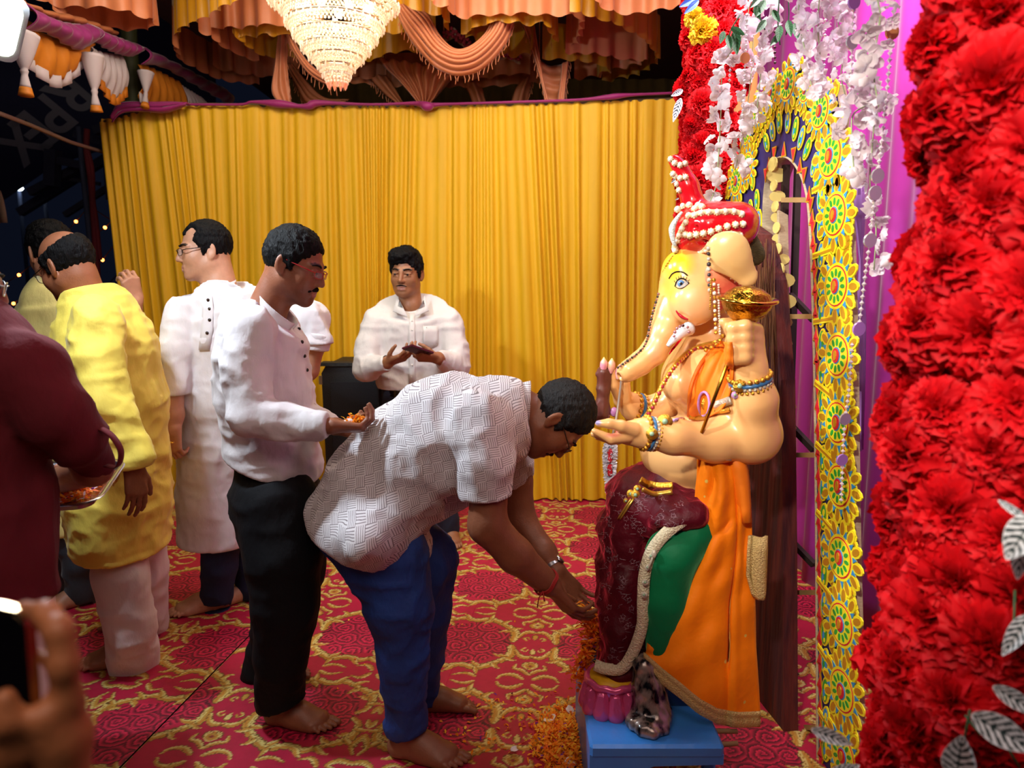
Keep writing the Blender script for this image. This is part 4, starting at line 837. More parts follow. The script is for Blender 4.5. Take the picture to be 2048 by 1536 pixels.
# ------------------------------------------------------------------ bending man
def man_bending():
    par = person('man bending low in patterned white shirt and blue jeans, scattering petals at the statue feet', P(800, 1470, 2.2))
    sk = base_col('#8a5439'); H = Head(P(1112, 838, 2.2), (.36, -.05, -.93), (.93, 0, .36), 1.02)
    d = SDF(); H.add(d, P(1040, 816, 2.2), .054, 1.06)
    d.px([(1030, 815, 2.2, 44), (960, 840, 2.2, 55), (900, 870, 2.2, 70), (760, 990, 2.2, 70), (730, 1030, 2.2, 66)])
    d.px([(955, 850, 2.03, 45), (978, 950, 1.98, 40), (975, 1050, 1.96, 38), (1030, 1110, 1.98, 35), (1100, 1170, 2.02, 24)])
    d.px([(1010, 860, 2.36, 42), (1028, 960, 2.38, 36), (1040, 1040, 2.36, 31), (1085, 1105, 2.3, 27), (1112, 1142, 2.26, 20)])
    hand(d, P(1102, 1172, 2.02), (.72, .10, -.95), (.6, .5, .35), False, L=.19, curls=[(.2, .3, .2), (.3, .35, .3), (.45, .4, .3), (.6, .5, .3)], thumb=(.75, .3, .4))
    hand(d, P(1112, 1144, 2.25), (.75, -.10, -.85), (.5, -.6, .2), True, L=.19, curl=(.3, .35, .3), thumb=(.75, .4, .35))
    d.px([(720, 1010, 2.12, 60), (805, 1190, 2.06, 48), (808, 1440, 2.1, 22)]); foot(d, P(812, 1466, 2.1), (1, -.28, 0), 1, 1.04)
    d.px([(740, 1010, 2.3, 60), (850, 1160, 2.32, 45), (838, 1390, 2.36, 20)]); foot(d, P(842, 1402, 2.36), (1, -.06, 0), -1, 1.02)
    def col(v): return H.paint(v, np.tile(sk, (len(v), 1)), sk, .25)
    sdf_obj('body', d, .013, SKIN, par, col=col)
    H.extras(par, True, FRAME, gh=.013, mous=True); H.hair(par, 'short', HAIRG)
    # printed basket-weave shirt: two directions of fine dark lines in alternating blocks
    m = mat('basket_print_shirt', '#e6e0e2', .85, bump=.15, bscale=30, sheen=.15); nt = m.node_tree; N = nt.nodes; L = nt.links; bs = N['Principled BSDF']
    tc = N.new('ShaderNodeTexCoord'); mp = N.new('ShaderNodeMapping'); mp.inputs['Rotation'].default_value = (0, math.radians(-8), 0); L.new(tc.outputs['Object'], mp.inputs[0])
    wob = N.new('ShaderNodeTexNoise'); wob.inputs['Scale'].default_value = 5; L.new(tc.outputs['Object'], wob.inputs[0])
    vm = N.new('ShaderNodeVectorMath'); vm.operation = 'MULTIPLY_ADD'; vm.inputs[1].default_value = (.05, .05, .05); L.new(wob.outputs['Color'], vm.inputs[0]); L.new(mp.outputs[0], vm.inputs[2])
    sp = N.new('ShaderNodeSeparateXYZ'); L.new(vm.outputs[0], sp.inputs[0])
    def M(op, a, b=None):
        n = N.new('ShaderNodeMath'); n.operation = op
        for i, x in enumerate((a, b)):
            if x is None: continue
            if isinstance(x, (int, float)): n.inputs[i].default_value = x
            else: L.new(x, n.inputs[i])
        return n.outputs[0]
    bl = .030; u = M('ADD', sp.outputs[0], M('MULTIPLY', sp.outputs[2], .35)); w_ = M('SUBTRACT', sp.outputs[2], M('MULTIPLY', sp.outputs[0], .35))
    fu = M('FLOOR', M('DIVIDE', u, bl)); fw = M('FLOOR', M('DIVIDE', w_, bl)); par_ = M('FLOORED_MODULO', M('ADD', fu, fw), 2.0)
    def lines(x): return M('GREATER_THAN', M('FRACT', M('MULTIPLY', x, 5 / bl)), .70)
    lu, lw = lines(u), lines(w_)
    pick = M('ADD', M('MULTIPLY', lu, par_), M('MULTIPLY', lw, M('SUBTRACT', 1.0, par_)))
    mx = N.new('ShaderNodeMix'); mx.data_type = 'RGBA'; L.new(pick, mx.inputs[0]); mx.inputs[6].default_value = srgb('#dcd7da') + (1,); mx.inputs[7].default_value = srgb('#7f7478') + (1,)
    L.new(mx.outputs[2], bs.inputs['Base Color'])
    d = SDF()
    q = lambda x, y, r, b: (P(x, y, 2.2), r * S(x, y, 2.2), b)
    st = [q(1034, 812, 50, .075), q(985, 842, 92, .19), q(900, 876, 126, .205), q(820, 930, 122, .20), q(755, 985, 112, .195), q(725, 1035, 102, .25), q(740, 1080, 98, .26)]
    for (a, ra, ba), (b, rb, bb) in zip(st[:-1], st[1:]): d.cone(a, b, ra, rb, .035, flat=(V3(0, 1, 0), (ba + bb) / (ra + rb)))
    d.cone(P(775, 1025, 2.2), P(832, 1092, 2.2), 80 * S(800, 1000, 2.2), 34 * S(800, 1000, 2.2), .05, flat=(V3(0, 1, 0), 2.9))
    d.px([(950, 852, 2.05, 70), (968, 930, 1.99, 60), (972, 1010, 1.97, 52)], .02)
    d.px([(1000, 870, 2.36, 62), (1016, 920, 2.38, 50), (1022, 990, 2.39, 42)], .02)
    d.plane(P(740, 1072, 2.2), np.array([-.42, 0, -1]), .006, P(560, 1250, 2.2) - .3, P(880, 1000, 2.2) + .3)
    d.plane(P(970, 990, 1.97), (.22, 0, -1), .004, P(890, 1100, 1.84) - .02, P(1025, 970, 2.12))
    d.plane(P(1020, 970, 2.39), (.2, 0, -1), .004, P(975, 1080, 2.3), P(1090, 955, 2.45) + .02)
    d.plane(P(1052, 806, 2.2), (1, 0, .15), .004, P(1030, 880, 2.1) - .02, P(1110, 740, 2.3) + .02)
    sh = sdf_obj('shirt', d, .0085, m, par, [(.007, (6, 5, 9), 2), (.006, (12, 8, 5), 5), (.003, (20, 20, 20), 9)])
    collar(sh, m, P(1030, 812, 2.2), (1, 0, .12), .066, .068, .045, (.1, 0, -1), .3)
    m = cloth('blue_denim', '#1a3e8a', sheen=0, rough=.8, var=.22, vscale=9, bump=.35, bscale=60)
    d = SDF(); d.px([(742, 1020, 2.2, 78), (728, 1050, 2.2, 88)], flat=(V3(0, 1, 0), 1.2))
    d.px([(722, 1050, 2.12, 80), (770, 1120, 2.08, 84), (798, 1210, 2.05, 66), (806, 1310, 2.06, 50), (814, 1450, 2.1, 44)])
    d.px([(760, 1040, 2.3, 80), (835, 1120, 2.31, 78), (842, 1220, 2.32, 58), (838, 1320, 2.34, 46), (838, 1392, 2.36, 40)])
    d.plane(P(812, 1462, 2.1), (.25, 0, -1), .004, P(740, 1530, 2.0) - .02, P(880, 1430, 2.2) + .02)
    d.plane(P(838, 1392, 2.36), (.4, 0, -1), .004, P(780, 1450, 2.26), P(920, 1360, 2.5))
    tr = sdf_obj('jeans', d, .010, m, par, [(.006, (7, 7, 5), 4), (.006, (9, 9, 20), 7), (.003, (20, 20, 26), 8)])
    # watch and red thread
    wc = thing('wristwatch', 'pale metal wristwatch on the far wrist of the bending man', 'watch', P(1104, 1134, 2.27))
    a = nrm(P(1112, 1144, 2.25) - P(1085, 1105, 2.3)); rows = []; x1 = nrm(np.cross(a, (0, 1, 0))); x2 = np.cross(a, x1); c = P(1104, 1132, 2.267)
    b = MB(); b.grid([[c + a * t + (x1 * math.cos(g) + x2 * math.sin(g)) * .0335 for g in np.linspace(0, 2 * math.pi, 24, endpoint=False)] for t in (-.009, .009)], closed=True, th=.003); b.obj('strap', METAL, wc)
    b = MB(); b.lathe([(.0, .006), (.016, .006), (.017, 0)], c + nrm(np.cross(a, (0, 1, 0))) * .034, nrm(np.cross(a, (0, 1, 0))), 16); b.obj('dial', METAL, wc)
    th = thing('thread_bracelet', 'red thread tied round the near wrist of the bending man', 'bracelet', P(1097, 1165, 2.02))
    a = nrm(P(1100, 1170, 2.02) - P(1030, 1110, 1.98)); x1 = nrm(np.cross(a, (0, 1, 0))); x2 = np.cross(a, x1); c = P(1092, 1164, 2.015); b = MB()
    for k in (-1, 0, 1): b.tube([c + a * (k * .004 + .002 * math.sin(5 * g)) + (x1 * math.cos(g) + x2 * math.sin(g)) * .041 for g in np.linspace(0, 2 * math.pi, 24, endpoint=False)], .0026, 5, closed=True)
    p0 = P(1086, 1182, 1.975); b.tube([p0, p0 + V3(-.012, -.004, -.02), p0 + V3(-.016, 0, -.05)], .002, 5); b.tube([p0, p0 + V3(.004, -.004, -.03)], .002, 5)
    b.obj('cord', cloth('red_thread', '#a8201c'), th)
    return par

# ------------------------------------------------------------------ man in the long white kurta with glasses
def man_white_kurta():
    par = person('man in long white kurta and glasses looking left, one hand on his hip', P(430, 1190, 3.15))
    sk = base_col('#c08a6c'); Y = 3.15; H = Head(P(410, 502, Y), (-.86, -.5, -.06), (-.04, 0, 1), 1.03)
    d = SDF(); H.add(d, P(445, 600, Y), .068, 1.1)
    d.stack([(400, 500, 640, Y, .1), (390, 520, 760, Y, .14), (390, 500, 960, Y, .14)])
    d.px([(362, 620, 3.05, 24), (347, 740, 2.98, 21), (347, 830, 2.94, 19), (346, 862, 2.92, 15)])
    hand(d, P(347, 852, 2.92), (-.06, -.05, -1), (.25, 1, 0), False, curl=(.75, 1.0, .6), thumb=(.8, .35, .35), L=.195)
    d.px([(560, 610, 3.2, 24), (628, 690, 3.1, 21), (618, 740, 3.12, 19), (560, 800, 3.1, 15)])
    hand(d, P(556, 800, 3.1), (-.8, .1, -.5), (-.3, .9, 0), True, curl=(.4, .5, .3))
    d.px([(436, 980, 3.12, 28), (440, 1100, 3.1, 24), (428, 1190, 3.12, 17)]); foot(d, P(430, 1200, 3.14), (-.9, -.55, 0), -1, 1.03)
    d.px([(478, 980, 3.22, 26), (492, 1100, 3.25, 22), (503, 1170, 3.25, 17)]); foot(d, P(505, 1183, 3.26), (-.75, -.7, 0), 1)
    def col(v): return H.paint(v, np.tile(sk, (len(v), 1)), sk, .12)
    sdf_obj('body', d, .014, SKIN, par, col=col)
    H.extras(par, True, FRAME, gh=.014); H.hair(par, 'receding')
    m = cloth('white_kurta_cotton', '#dcd6d8')
    d = SDF(); d.stack([(405, 490, 590, Y, .075), (362, 560, 622, Y, .14), (356, 565, 700, Y, .16), (358, 545, 800, Y, .165), (362, 520, 900, Y, .17), (362, 512, 1000, Y, .175), (360, 510, 1120, Y, .18)], .03)
    d.px([(366, 625, 3.06, 34), (350, 700, 3.0, 33), (348, 800, 2.95, 27)], .02)
    d.px([(550, 612, 3.2, 40), (612, 640, 3.12, 43), (632, 682, 3.09, 33), (630, 700, 3.09, 30)], .02)
    d.plane(P(420, 1079, Y), (-.03, 0, -1), .005, P(330, 1200, Y) - .3, P(540, 1060, Y) + .3)
    d.plane(P(348, 790, 2.95), (0, 0, -1), .004, P(305, 860, 2.85) - .05, P(378, 775, 2.975))
    d.plane(P(630, 690, 3.09), (.1, 0, -1), .004, P(585, 780, 2.9), P(690, 685, 3.3))
    d.plane(P(440, 583, Y), (-.1, -.1, 1), .004, P(400, 600, Y) - .1, P(500, 540, Y) + .1)
    sh = sdf_obj('kurta', d, .0095, m, par, [(.008, (10, 10, 1.6), 2), (.004, (6, 6, 9), 6), (.003, (14, 14, 18), 12), (.002, (26, 26, 26), 9)])
    d = SDF(); d.cone(P(634, 664, 3.09), P(628, 698, 3.09), .066, .064, cap=True); sdf_obj('rolled_cuff', d, .008, m, sh)
    collar(sh, m, P(438, 590, Y), (-.12, -.06, 1), .072, .078, .045, (-.6, -.8, 0), .38)
    f_ = surf(sh); b = MB(); b.grid([[f_(x, y, .003) for x in np.linspace(a, c_, 4)] for y, a, c_ in ((592, 404, 424), (620, 405, 427), (660, 402, 426), (700, 398, 419))], th=.004); pk = b.obj('placket', m, sh)
    for x, y in ((416, 600), (419, 618), (419, 640), (414, 666)): b = MB(); b.ball(f_(x, y, .008), .0075, 8, sc=(1, .5, 1)); b.obj('button', FRAME, sh)
    m = cloth('navy_jeans', '#142244', sheen=0, var=.15, vscale=10)
    d = SDF(); d.stack([(392, 490, 1010, Y, .12), (392, 495, 1060, Y, .12)]); d.px([(440, 1050, 3.1, 38), (438, 1130, 3.1, 34), (432, 1205, 3.13, 30)]); d.px([(482, 1050, 3.25, 38), (500, 1120, 3.25, 33), (504, 1180, 3.25, 30)])
    d.plane(P(430, 1196, 3.13), (-.35, 0, -1), .004, P(390, 1240, 3.0), P(470, 1190, 3.22)); d.plane(P(504, 1176, 3.25), (0, 0, -1), .004, P(475, 1240, 3.1), P(550, 1170, 3.4))
    sdf_obj('jeans', d, .011, m, par, [(.005, (7, 7, 10), 4)])
    b = MB(); c = P(338, 886, 2.87)
    for dx in (-.012, .01):
        b.tube([c + V3(dx, 0, 0) + V3(.0085 * math.cos(g), .0085 * math.sin(g), .002) for g in np.linspace(0, 2 * math.pi, 12, endpoint=False)], .0022, 5, closed=True)
    rg = thing('finger_rings', 'two gold rings on the hanging hand of the white kurta man', 'rings', c); b.obj('ring_bands', GOLD, rg)
    return par

# ------------------------------------------------------------------ balding man in the yellow kurta
def man_yellow_kurta():
    par = person('balding man in long yellow kurta and white trousers, turned away, one arm hanging', P(250, 1310, 2.65))
    sk = base_col('#93593c'); Y = 2.65; H = Head(P(136, 533, Y), (-.9, .28, -.42), (-.42, .05, .95), 1.02)
    d = SDF(); H.add(d, P(172, 590, Y), .06, 1.06)
    d.stack([(150, 240, 640, Y, .1), (150, 300, 760, Y, .14), (160, 320, 960, Y, .14)])
    d.px([(195, 640, 2.45, 32), (205, 790, 2.36, 27), (258, 900, 2.33, 22), (268, 935, 2.32, 17)])
    hand(d, P(266, 930, 2.32), (.08, -.05, -1), (-.8, .5, 0), True, curl=(.35, .3, .2), thumb=(.8, .5, .1))
    d.px([(236, 1010, 2.62, 32), (240, 1150, 2.54, 28), (262, 1300, 2.62, 18)]); foot(d, P(262, 1318, 2.66), (-1, -.28, 0), -1, 1.02)
    d.px([(270, 1000, 2.75, 45), (285, 1130, 2.78, 34), (300, 1250, 2.92, 18)]); foot(d, P(298, 1264, 2.95), (-1, -.05, 0), 1)
    def col(v): return H.paint(v, np.tile(sk, (len(v), 1)), sk, .5)
    sdf_obj('body', d, .013, SKIN, par, col=col)
    H.extras(par, True, FRAME); H.hair(par, 'bald')
    m = cloth('yellow_kurta_cotton', '#f0d75a', rough=.75)
    d = SDF(); d.stack([(140, 222, 592, Y, .075), (132, 262, 625, Y, .18), (120, 300, 690, Y, .2), (122, 318, 800, Y, .19), (138, 322, 900, Y, .20), (160, 324, 1000, Y, .23), (178, 328, 1130, Y, .25)], .03)
    d.px([(192, 640, 2.46, 50), (190, 720, 2.4, 50), (215, 820, 2.35, 48), (255, 920, 2.33, 44), (262, 950, 2.33, 43)], .02)
    d.px([(232, 620, 2.82, 40), (270, 720, 2.9, 40), (280, 840, 2.86, 36)], .02)
    d.plane(P(260, 1092, Y), (-.12, 0, -1), .005, P(100, 1250, Y) - .3, P(380, 1060, Y) + .3)
    d.plane(P(262, 934, 2.33), (.05, 0, -1), .004, P(195, 1010, 2.2), P(335, 918, 2.43))
    d.plane(P(160, 580, Y), (-.25, 0, 1), .004, P(120, 600, Y) - .1, P(240, 530, Y) + .1)
    sh = sdf_obj('kurta', d, .009, m, par, [(.007, (9, 9, 2), 2), (.006, (6, 6, 12), 6), (.005, (13, 13, 17), 12), (.002, (26, 26, 26), 9)])
    collar(sh, m, P(166, 594, Y), (-.25, 0, 1), .066, .072, .045, (-1, .2, 0), .35)
    m = cloth('white_pyjama_cotton', '#e2d4d2')
    d = SDF(); d.stack([(195, 305, 1000, Y, .13), (200, 310, 1060, Y, .14)]); d.px([(234, 1060, 2.64, 44), (240, 1150, 2.56, 50), (262, 1260, 2.58, 47), (268, 1330, 2.66, 48)]); d.px([(275, 1050, 2.75, 52), (288, 1140, 2.8, 44), (298, 1265, 2.94, 34)])
    d.plane(P(268, 1318, 2.66), (-.2, 0, -1), .004, P(200, 1400, 2.5), P(340, 1300, 2.8)); d.plane(P(298, 1262, 2.94), (0, 0, -1), .004, P(250, 1300, 2.85), P(345, 1250, 3.1))
    sdf_obj('trousers', d, .010, m, par, [(.006, (7, 7, 4), 4), (.004, (10, 10, 16), 7)])
    return par

# ------------------------------------------------------------------ man in the pale yellow shirt behind him
def man_pale_shirt():
    par = person('dark-haired man in pale yellow shirt and grey jeans behind the balding man, hand raised', P(160, 1190, 3.2))
    sk = base_col('#b98163'); Y = 3.2; H = Head(P(103, 505, Y), (-.75, .6, -.2), (-.1, 0, 1), 1.08)
    d = SDF(); H.add(d, P(112, 590, Y), .06)
    d.stack([(80, 170, 640, Y, .1), (60, 180, 760, Y, .14), (90, 190, 960, Y, .14)])
    d.px([(200, 620, 3.15, 26), (262, 690, 3.05, 22), (268, 605, 3.0, 16)])
    hand(d, P(270, 606, 3.0), (-.1, -.1, 1), (-.7, .6, .1), False, curl=(.8, .8, .5), thumb=(.8, .3, .5))
    d.px([(150, 1000, 3.15, 40), (158, 1100, 3.15, 30), (165, 1190, 3.2, 17)]); foot(d, P(165, 1198, 3.2), (-.55, -.85, 0), 1, 1.02)
    d.px([(110, 1000, 3.3, 40), (105, 1100, 3.3, 30), (100, 1180, 3.32, 17)]); foot(d, P(98, 1182, 3.32), (-.8, -.6, 0), -1)
    d.px([(70, 630, 3.2, 26), (50, 760, 3.15, 22), (90, 850, 3.05, 18)]); hand(d, P(92, 850, 3.05), (1, -.3, -.1), (0, .2, 1), True)
    def col(v): return H.paint(v, np.tile(sk, (len(v), 1)), sk, .2)
    sdf_obj('body', d, .014, SKIN, par, col=col)
    H.extras(par); H.hair(par, 'quiff')
    m = cloth('pale_yellow_shirt_cotton', '#efe08a', rough=.8)
    d = SDF(); d.stack([(80, 145, 590, Y, .075), (46, 190, 615, Y, .15), (34, 200, 690, Y, .17), (48, 200, 800, Y, .165), (70, 205, 920, Y, .17), (90, 210, 1050, Y, .18), (95, 215, 1090, Y, .18)], .03)
    d.px([(60, 625, 3.2, 30), (48, 700, 3.15, 30), (55, 790, 3.1, 27)], .02)
    d.px([(195, 620, 3.15, 34), (250, 690, 3.05, 32), (264, 640, 3.02, 28)], .02)
    d.plane(P(150, 1052, Y), (0, 0, -1), .005, P(20, 1200, Y) - .3, P(260, 1030, Y) + .3)
    d.plane(P(266, 622, 3.0), (.1, 0, 1), .004, P(230, 660, 2.9), P(310, 590, 3.1))
    sh = sdf_obj('shirt', d, .010, m, par, [(.006, (8, 8, 3), 2), (.004, (7, 7, 10), 6)])
    collar(sh, m, P(112, 592, Y), (-.05, 0, 1), .064, .068, .045, (-.7, .7, 0), .35)
    m = cloth('grey_jeans', '#39424e', var=.2, vscale=10)
    d = SDF(); d.stack([(90, 200, 980, Y, .15), (95, 200, 1060, Y, .15)]); d.px([(152, 1040, 3.15, 42), (160, 1120, 3.15, 34), (166, 1200, 3.2, 29)]); d.px([(112, 1040, 3.3, 40), (106, 1110, 3.3, 33), (100, 1180, 3.32, 28)])
    d.plane(P(166, 1194, 3.2), (0, 0, -1), .004, P(130, 1260, 3.1), P(210, 1188, 3.3)); d.plane(P(100, 1176, 3.32), (0, 0, -1), .004, P(65, 1240, 3.24), P(128, 1170, 3.45))
    sdf_obj('jeans', d, .011, m, par, [(.006, (7, 7, 12), 4)])
    return par

# ------------------------------------------------------------------ man in maroon with the tray, left edge
def man_maroon():
    par = person('man in maroon kurta at the left edge, seen from behind, cropped, holding the flower tray', P(20, 1450, 1.62))
    sk = base_col('#9a6145'); Y = 1.6; H = Head(P(-108, 552, 1.62), (.72, .68, -.25), (.1, 0, 1), 1.05)
    d = SDF(); H.add(d, P(-85, 650, Y), .06)
    d.stack([(-110, -10, 720, Y, .06), (-120, 20, 850, Y, .08), (-120, 20, 1100, Y, .08)])
    d.px([(44, 742, 1.6, 38), (118, 850, 1.61, 36), (186, 936, 1.72, 35), (120, 960, 1.95, 26)])
    hand(d, P(110, 962, 1.97), (-.7, .6, -.15), (0, .1, -1), False, curl=(.4, .5, .4))
    d.px([(-130, 740, 1.6, 45), (-150, 880, 1.7, 40), (-60, 965, 1.85, 26)]); hand(d, P(-40, 975, 1.9), (.8, .6, -.1), (0, 0, 1), True, curl=(.3, .4, .3))
    d.cone(P(-10, 1100, Y), V3(-1.17, 1.62, .1), .07, .04); d.cone(P(-100, 1100, Y), V3(-1.34, 1.6, .1), .07, .04); foot(d, V3(-1.17, 1.62, .075), (.2, 1, 0), 1); foot(d, V3(-1.34, 1.6, .075), (0, 1, 0), -1)
    def col(v): return H.paint(v, np.tile(sk, (len(v), 1)), sk, .2)
    sdf_obj('body', d, .014, SKIN, par, col=col)
    H.extras(par, True, METAL); H.hair(par, 'short')
    m = cloth('maroon_kurta_cotton', '#640a1a', rough=.9, var=.12, sheen=0)
    d = SDF(); d.stack([(-120, 0, 655, Y, .08), (-160, 60, 705, Y, .13), (-165, 70, 780, Y, .135), (-165, 74, 900, Y, .135), (-165, 84, 1000, Y, .135), (-165, 98, 1100, Y, .14), (-170, 110, 1250, Y, .14)], .03)
    d.px([(48, 735, 1.58, 78), (100, 818, 1.58, 68), (150, 878, 1.63, 54), (190, 922, 1.72, 42)], .02)
    d.px([(-140, 740, 1.6, 70), (-150, 880, 1.68, 60), (-90, 950, 1.8, 50)], .02)
    d.plane(P(60, 1204, Y), (.02, 0, -1), .005, P(-300, 1400, Y) - .3, P(240, 1180, Y) + .3)
    d.plane(P(178, 938, 1.72), (.12, .6, -1), .005, P(140, 1000, 1.6), P(270, 900, 1.95))
    sh = sdf_obj('kurta', d, .011, m, par, [(.008, (7, 7, 3), 2), (.005, (6, 6, 10), 6)])
    d = SDF(); d.chain([(P(-10, 1120, Y), .11), (V3(-1.17, 1.62, .45), .08), (V3(-1.17, 1.62, .07), .07)], .02); d.chain([(P(-110, 1120, Y), .11), (V3(-1.33, 1.6, .45), .08), (V3(-1.34, 1.6, .07), .07)], .02); d.plane(V3(0, 0, .07), (0, 0, -1), .004); sdf_obj('trousers', d, .012, cloth('white_pyjama_cotton', '#e2d4d2'), par, [(.006, (7, 7, 5), 4)])
    b = MB(); pts = cat([P(190, 850, 1.63), P(222, 868, 1.62), P(243, 902, 1.62), P(236, 934, 1.64), P(212, 932, 1.68)], 6); tv = V3(0, 1, 0)
    b.grid([[p - tv * .011 for p in pts], [p + tv * .011 for p in pts]], th=.003); b.obj('sleeve_tab', m, sh)
    return par

# ------------------------------------------------------------------ young man with the phone
def man_phone():
    par = person('young man in white buttoned shirt with thick black hair, holding a phone', P(825, 1085, 4.0))
    sk = base_col('#94603f'); Y = 4.0; H = Head(P(813, 547, Y), (-.16, -1, -.06), (.02, -.05, 1), 1.06)
    d = SDF(); H.add(d, P(822, 612, Y), .057)
    d.stack([(795, 850, 650, Y, .07), (785, 865, 720, Y, .08), (790, 862, 860, Y, .08)])
    d.px([(755, 640, 3.98, 19), (735, 740, 3.9, 16), (775, 725, 3.72, 13)]); d.px([(898, 640, 3.98, 19), (916, 735, 3.92, 16), (876, 716, 3.72, 13)])
    hand(d, P(776, 724, 3.72), (.75, -.42, .25), (.2, .25, 1), True, curl=(.35, .5, .4), thumb=(.7, .5, .5), L=.19)
    hand(d, P(874, 716, 3.72), (-.72, -.45, .1), (-.1, .6, .75), False, curl=(.7, .8, .5), thumb=(.8, .3, .6), L=.19)
    d.px([(800, 900, Y, 38), (796, 1000, Y, 28), (792, 1075, Y, 15)]); foot(d, P(790, 1080, 3.98), (-.3, -1, 0), 1)
    d.px([(858, 900, Y, 38), (880, 1000, 3.98, 28), (898, 1058, 3.98, 15)]); foot(d, P(899, 1062, 4.02), (.30, -1, 0), -1)
    def col(v): return H.paint(v, np.tile(sk, (len(v), 1)), sk, .1, browz=.024)
    sdf_obj('body', d, .013, SKIN, par, col=col)
    H.extras(par, mous=False); H.hair(par, 'quiff', up=.012)
    d2 = SDF()
    for sx in (-1, 1): d2.cone(H.w(sx * .002, .1075, -.0525), H.w(sx * .027, .095, -.0585), .0032, .0022, .002)
    sdf_obj('moustache', d2, .002, HAIR, par, smooth=0)
    m = cloth('white_dress_shirt_cotton', '#ccc5c2')
    d = SDF(); d.stack([(796, 848, 622, Y, .06), (748, 902, 640, Y, .09), (742, 908, 670, Y, .13), (752, 902, 720, Y, .13), (758, 896, 770, Y, .125), (760, 893, 800, Y, .125)], .025)
    d.px([(757, 642, 3.98, 29), (738, 690, 3.94, 27), (733, 738, 3.88, 25), (772, 727, 3.73, 16)], .015); d.px([(895, 642, 3.98, 29), (910, 690, 3.95, 27), (915, 732, 3.9, 26), (878, 718, 3.74, 17)], .015)
    d.plane(P(820, 776, Y), (0, 0, -1), .005, P(740, 830, Y) - .2, P(910, 772, Y) + .2)
    d.plane(P(772, 726, 3.73), (.8, -.4, .1), .003, P(765, 740, 3.62), P(800, 700, 3.80)); d.plane(P(878, 718, 3.74), (-.8, -.4, 0), .003, P(840, 740, 3.62), P(886, 690, 3.80))
    d.plane(P(822, 634, 3.91), (0, -.8, 1), .004, P(770, 650, Y) - .2, P(880, 580, Y) + .2)
    sh = sdf_obj('shirt', d, .0095, m, par, [(.007, (9, 9, 5), 2), (.005, (9, 9, 16), 6), (.002, (24, 24, 24), 9)])
    collar(sh, m, P(822, 620, Y), (0, -.35, 1), .066, .070, .034, (0, -1, 0), .75, .006)
    b = MB()
    for sx in (-1, 1):
        a = P(822 + sx * 22, 606, 3.925); b.grid([[a, P(822 + sx * 27, 592, 3.96)], [P(822 + sx * 7, 633, 3.875), P(822 + sx * 36, 622, 3.89)]], th=.006)
    b.obj('collar_points', m, sh)
    f_ = surf(sh); b = MB(); b.grid([[f_(818 + u, y, .003) for u in (0, 4, 8, 12)] for y in (626, 650, 675, 700, 725, 750, 772)], th=.003); pk = b.obj('placket', m, sh)
    for y in (642, 660, 684, 730, 754): b = MB(); b.ball(f_(824, y, .006), .0055, 8, sc=(1, .5, 1)); b.obj('button', mat('pearl_button', '#d8d2c8', .3), sh)
    b = MB(); b.grid([[f_(846 + 30 * u, y - (8 * (1 - abs(2 * u - 1)) * -1 if y > 685 else 0), .003) for u in np.linspace(0, 1, 6)] for y in (652, 665, 678, 690)], th=.003); pk = b.obj('chest_pocket', m, sh)
    b = MB(); b.ball(f_(852, 656, .006), .006, 8, sc=(1, .3, 1)); b.obj('emblem', EYED, pk)
    m = cloth('dark_blue_jeans', '#182234', sheen=0, var=.15)
    d = SDF(); d.stack([(766, 886, 775, Y, .12), (764, 890, 850, Y, .13), (766, 892, 920, Y, .13)]); d.px([(800, 920, Y, 36), (796, 1000, Y, 31), (792, 1068, Y, 24)]); d.px([(856, 920, Y, 36), (880, 1000, 3.98, 31), (897, 1055, 3.99, 24)])
    d.plane(P(792, 1064, Y), (0, 0, -1), .004, P(760, 1110, 3.9), P(826, 1058, 4.2)); d.plane(P(897, 1062, 3.98), (0, 0, -1), .004, P(860, 1110, 3.85), P(940, 1056, 4.2))
    sdf_obj('jeans', d, .012, m, par, [(.006, (7, 7, 10), 4)])
    b = MB(); b.grid([[P(825, 781, Y) + V3(.155 * math.cos(g), .135 * math.sin(g), z) for g in np.linspace(0, 2 * math.pi, 32, endpoint=False)] for z in (-.018, .018)], closed=True, th=.004); b.obj('belt', EYED, par)
    ph = thing('mobile_phone', 'dark red mobile phone held in both hands by the young man', 'phone', P(838, 702, 3.62))
    ax = frame(V3(.5, .55, -.25), V3(-.1, .35, 1)); b = MB(); c = P(836, 701, 3.615); R3 = [ax[1], ax[0], ax[2]]
    b.box(c, (.15, .072, .009), R3); o = b.obj('phone_case', mat('maroon_plastic', '#4a1722', .3), ph); b = MB(); b.box(c + ax[2] * .005, (.142, .066, .002), R3); b.obj('screen', mat('dark_glass', '#15101a', .08), ph)
    for i in range(2):
        b = MB(); b.lathe([(.006, 0), (.006, .002), (0, .002)], c - ax[2] * .0045 + ax[1] * (.05 - .022 * i) - ax[0] * .018, -ax[2], 10); b.obj('camera_lens', EYED, ph)
    wb = thing('wrist_bracelet', 'dark bracelet round the wrist of the young man holding the phone', 'bracelet', P(768, 728, 3.74))
    b = MB(); c = P(773, 726, 3.735); a = nrm(V3(.75, -.42, .1)); x1 = nrm(np.cross(a, (0, 0, 1))); x2 = np.cross(a, x1)
    b.tube([c + (x1 * math.cos(g) + x2 * math.sin(g)) * .036 for g in np.linspace(0, 2 * math.pi, 20, endpoint=False)], .005, 6, closed=True); b.obj('band', mat('dark_metal', '#3a3433', .35, .9), wb)
    return par

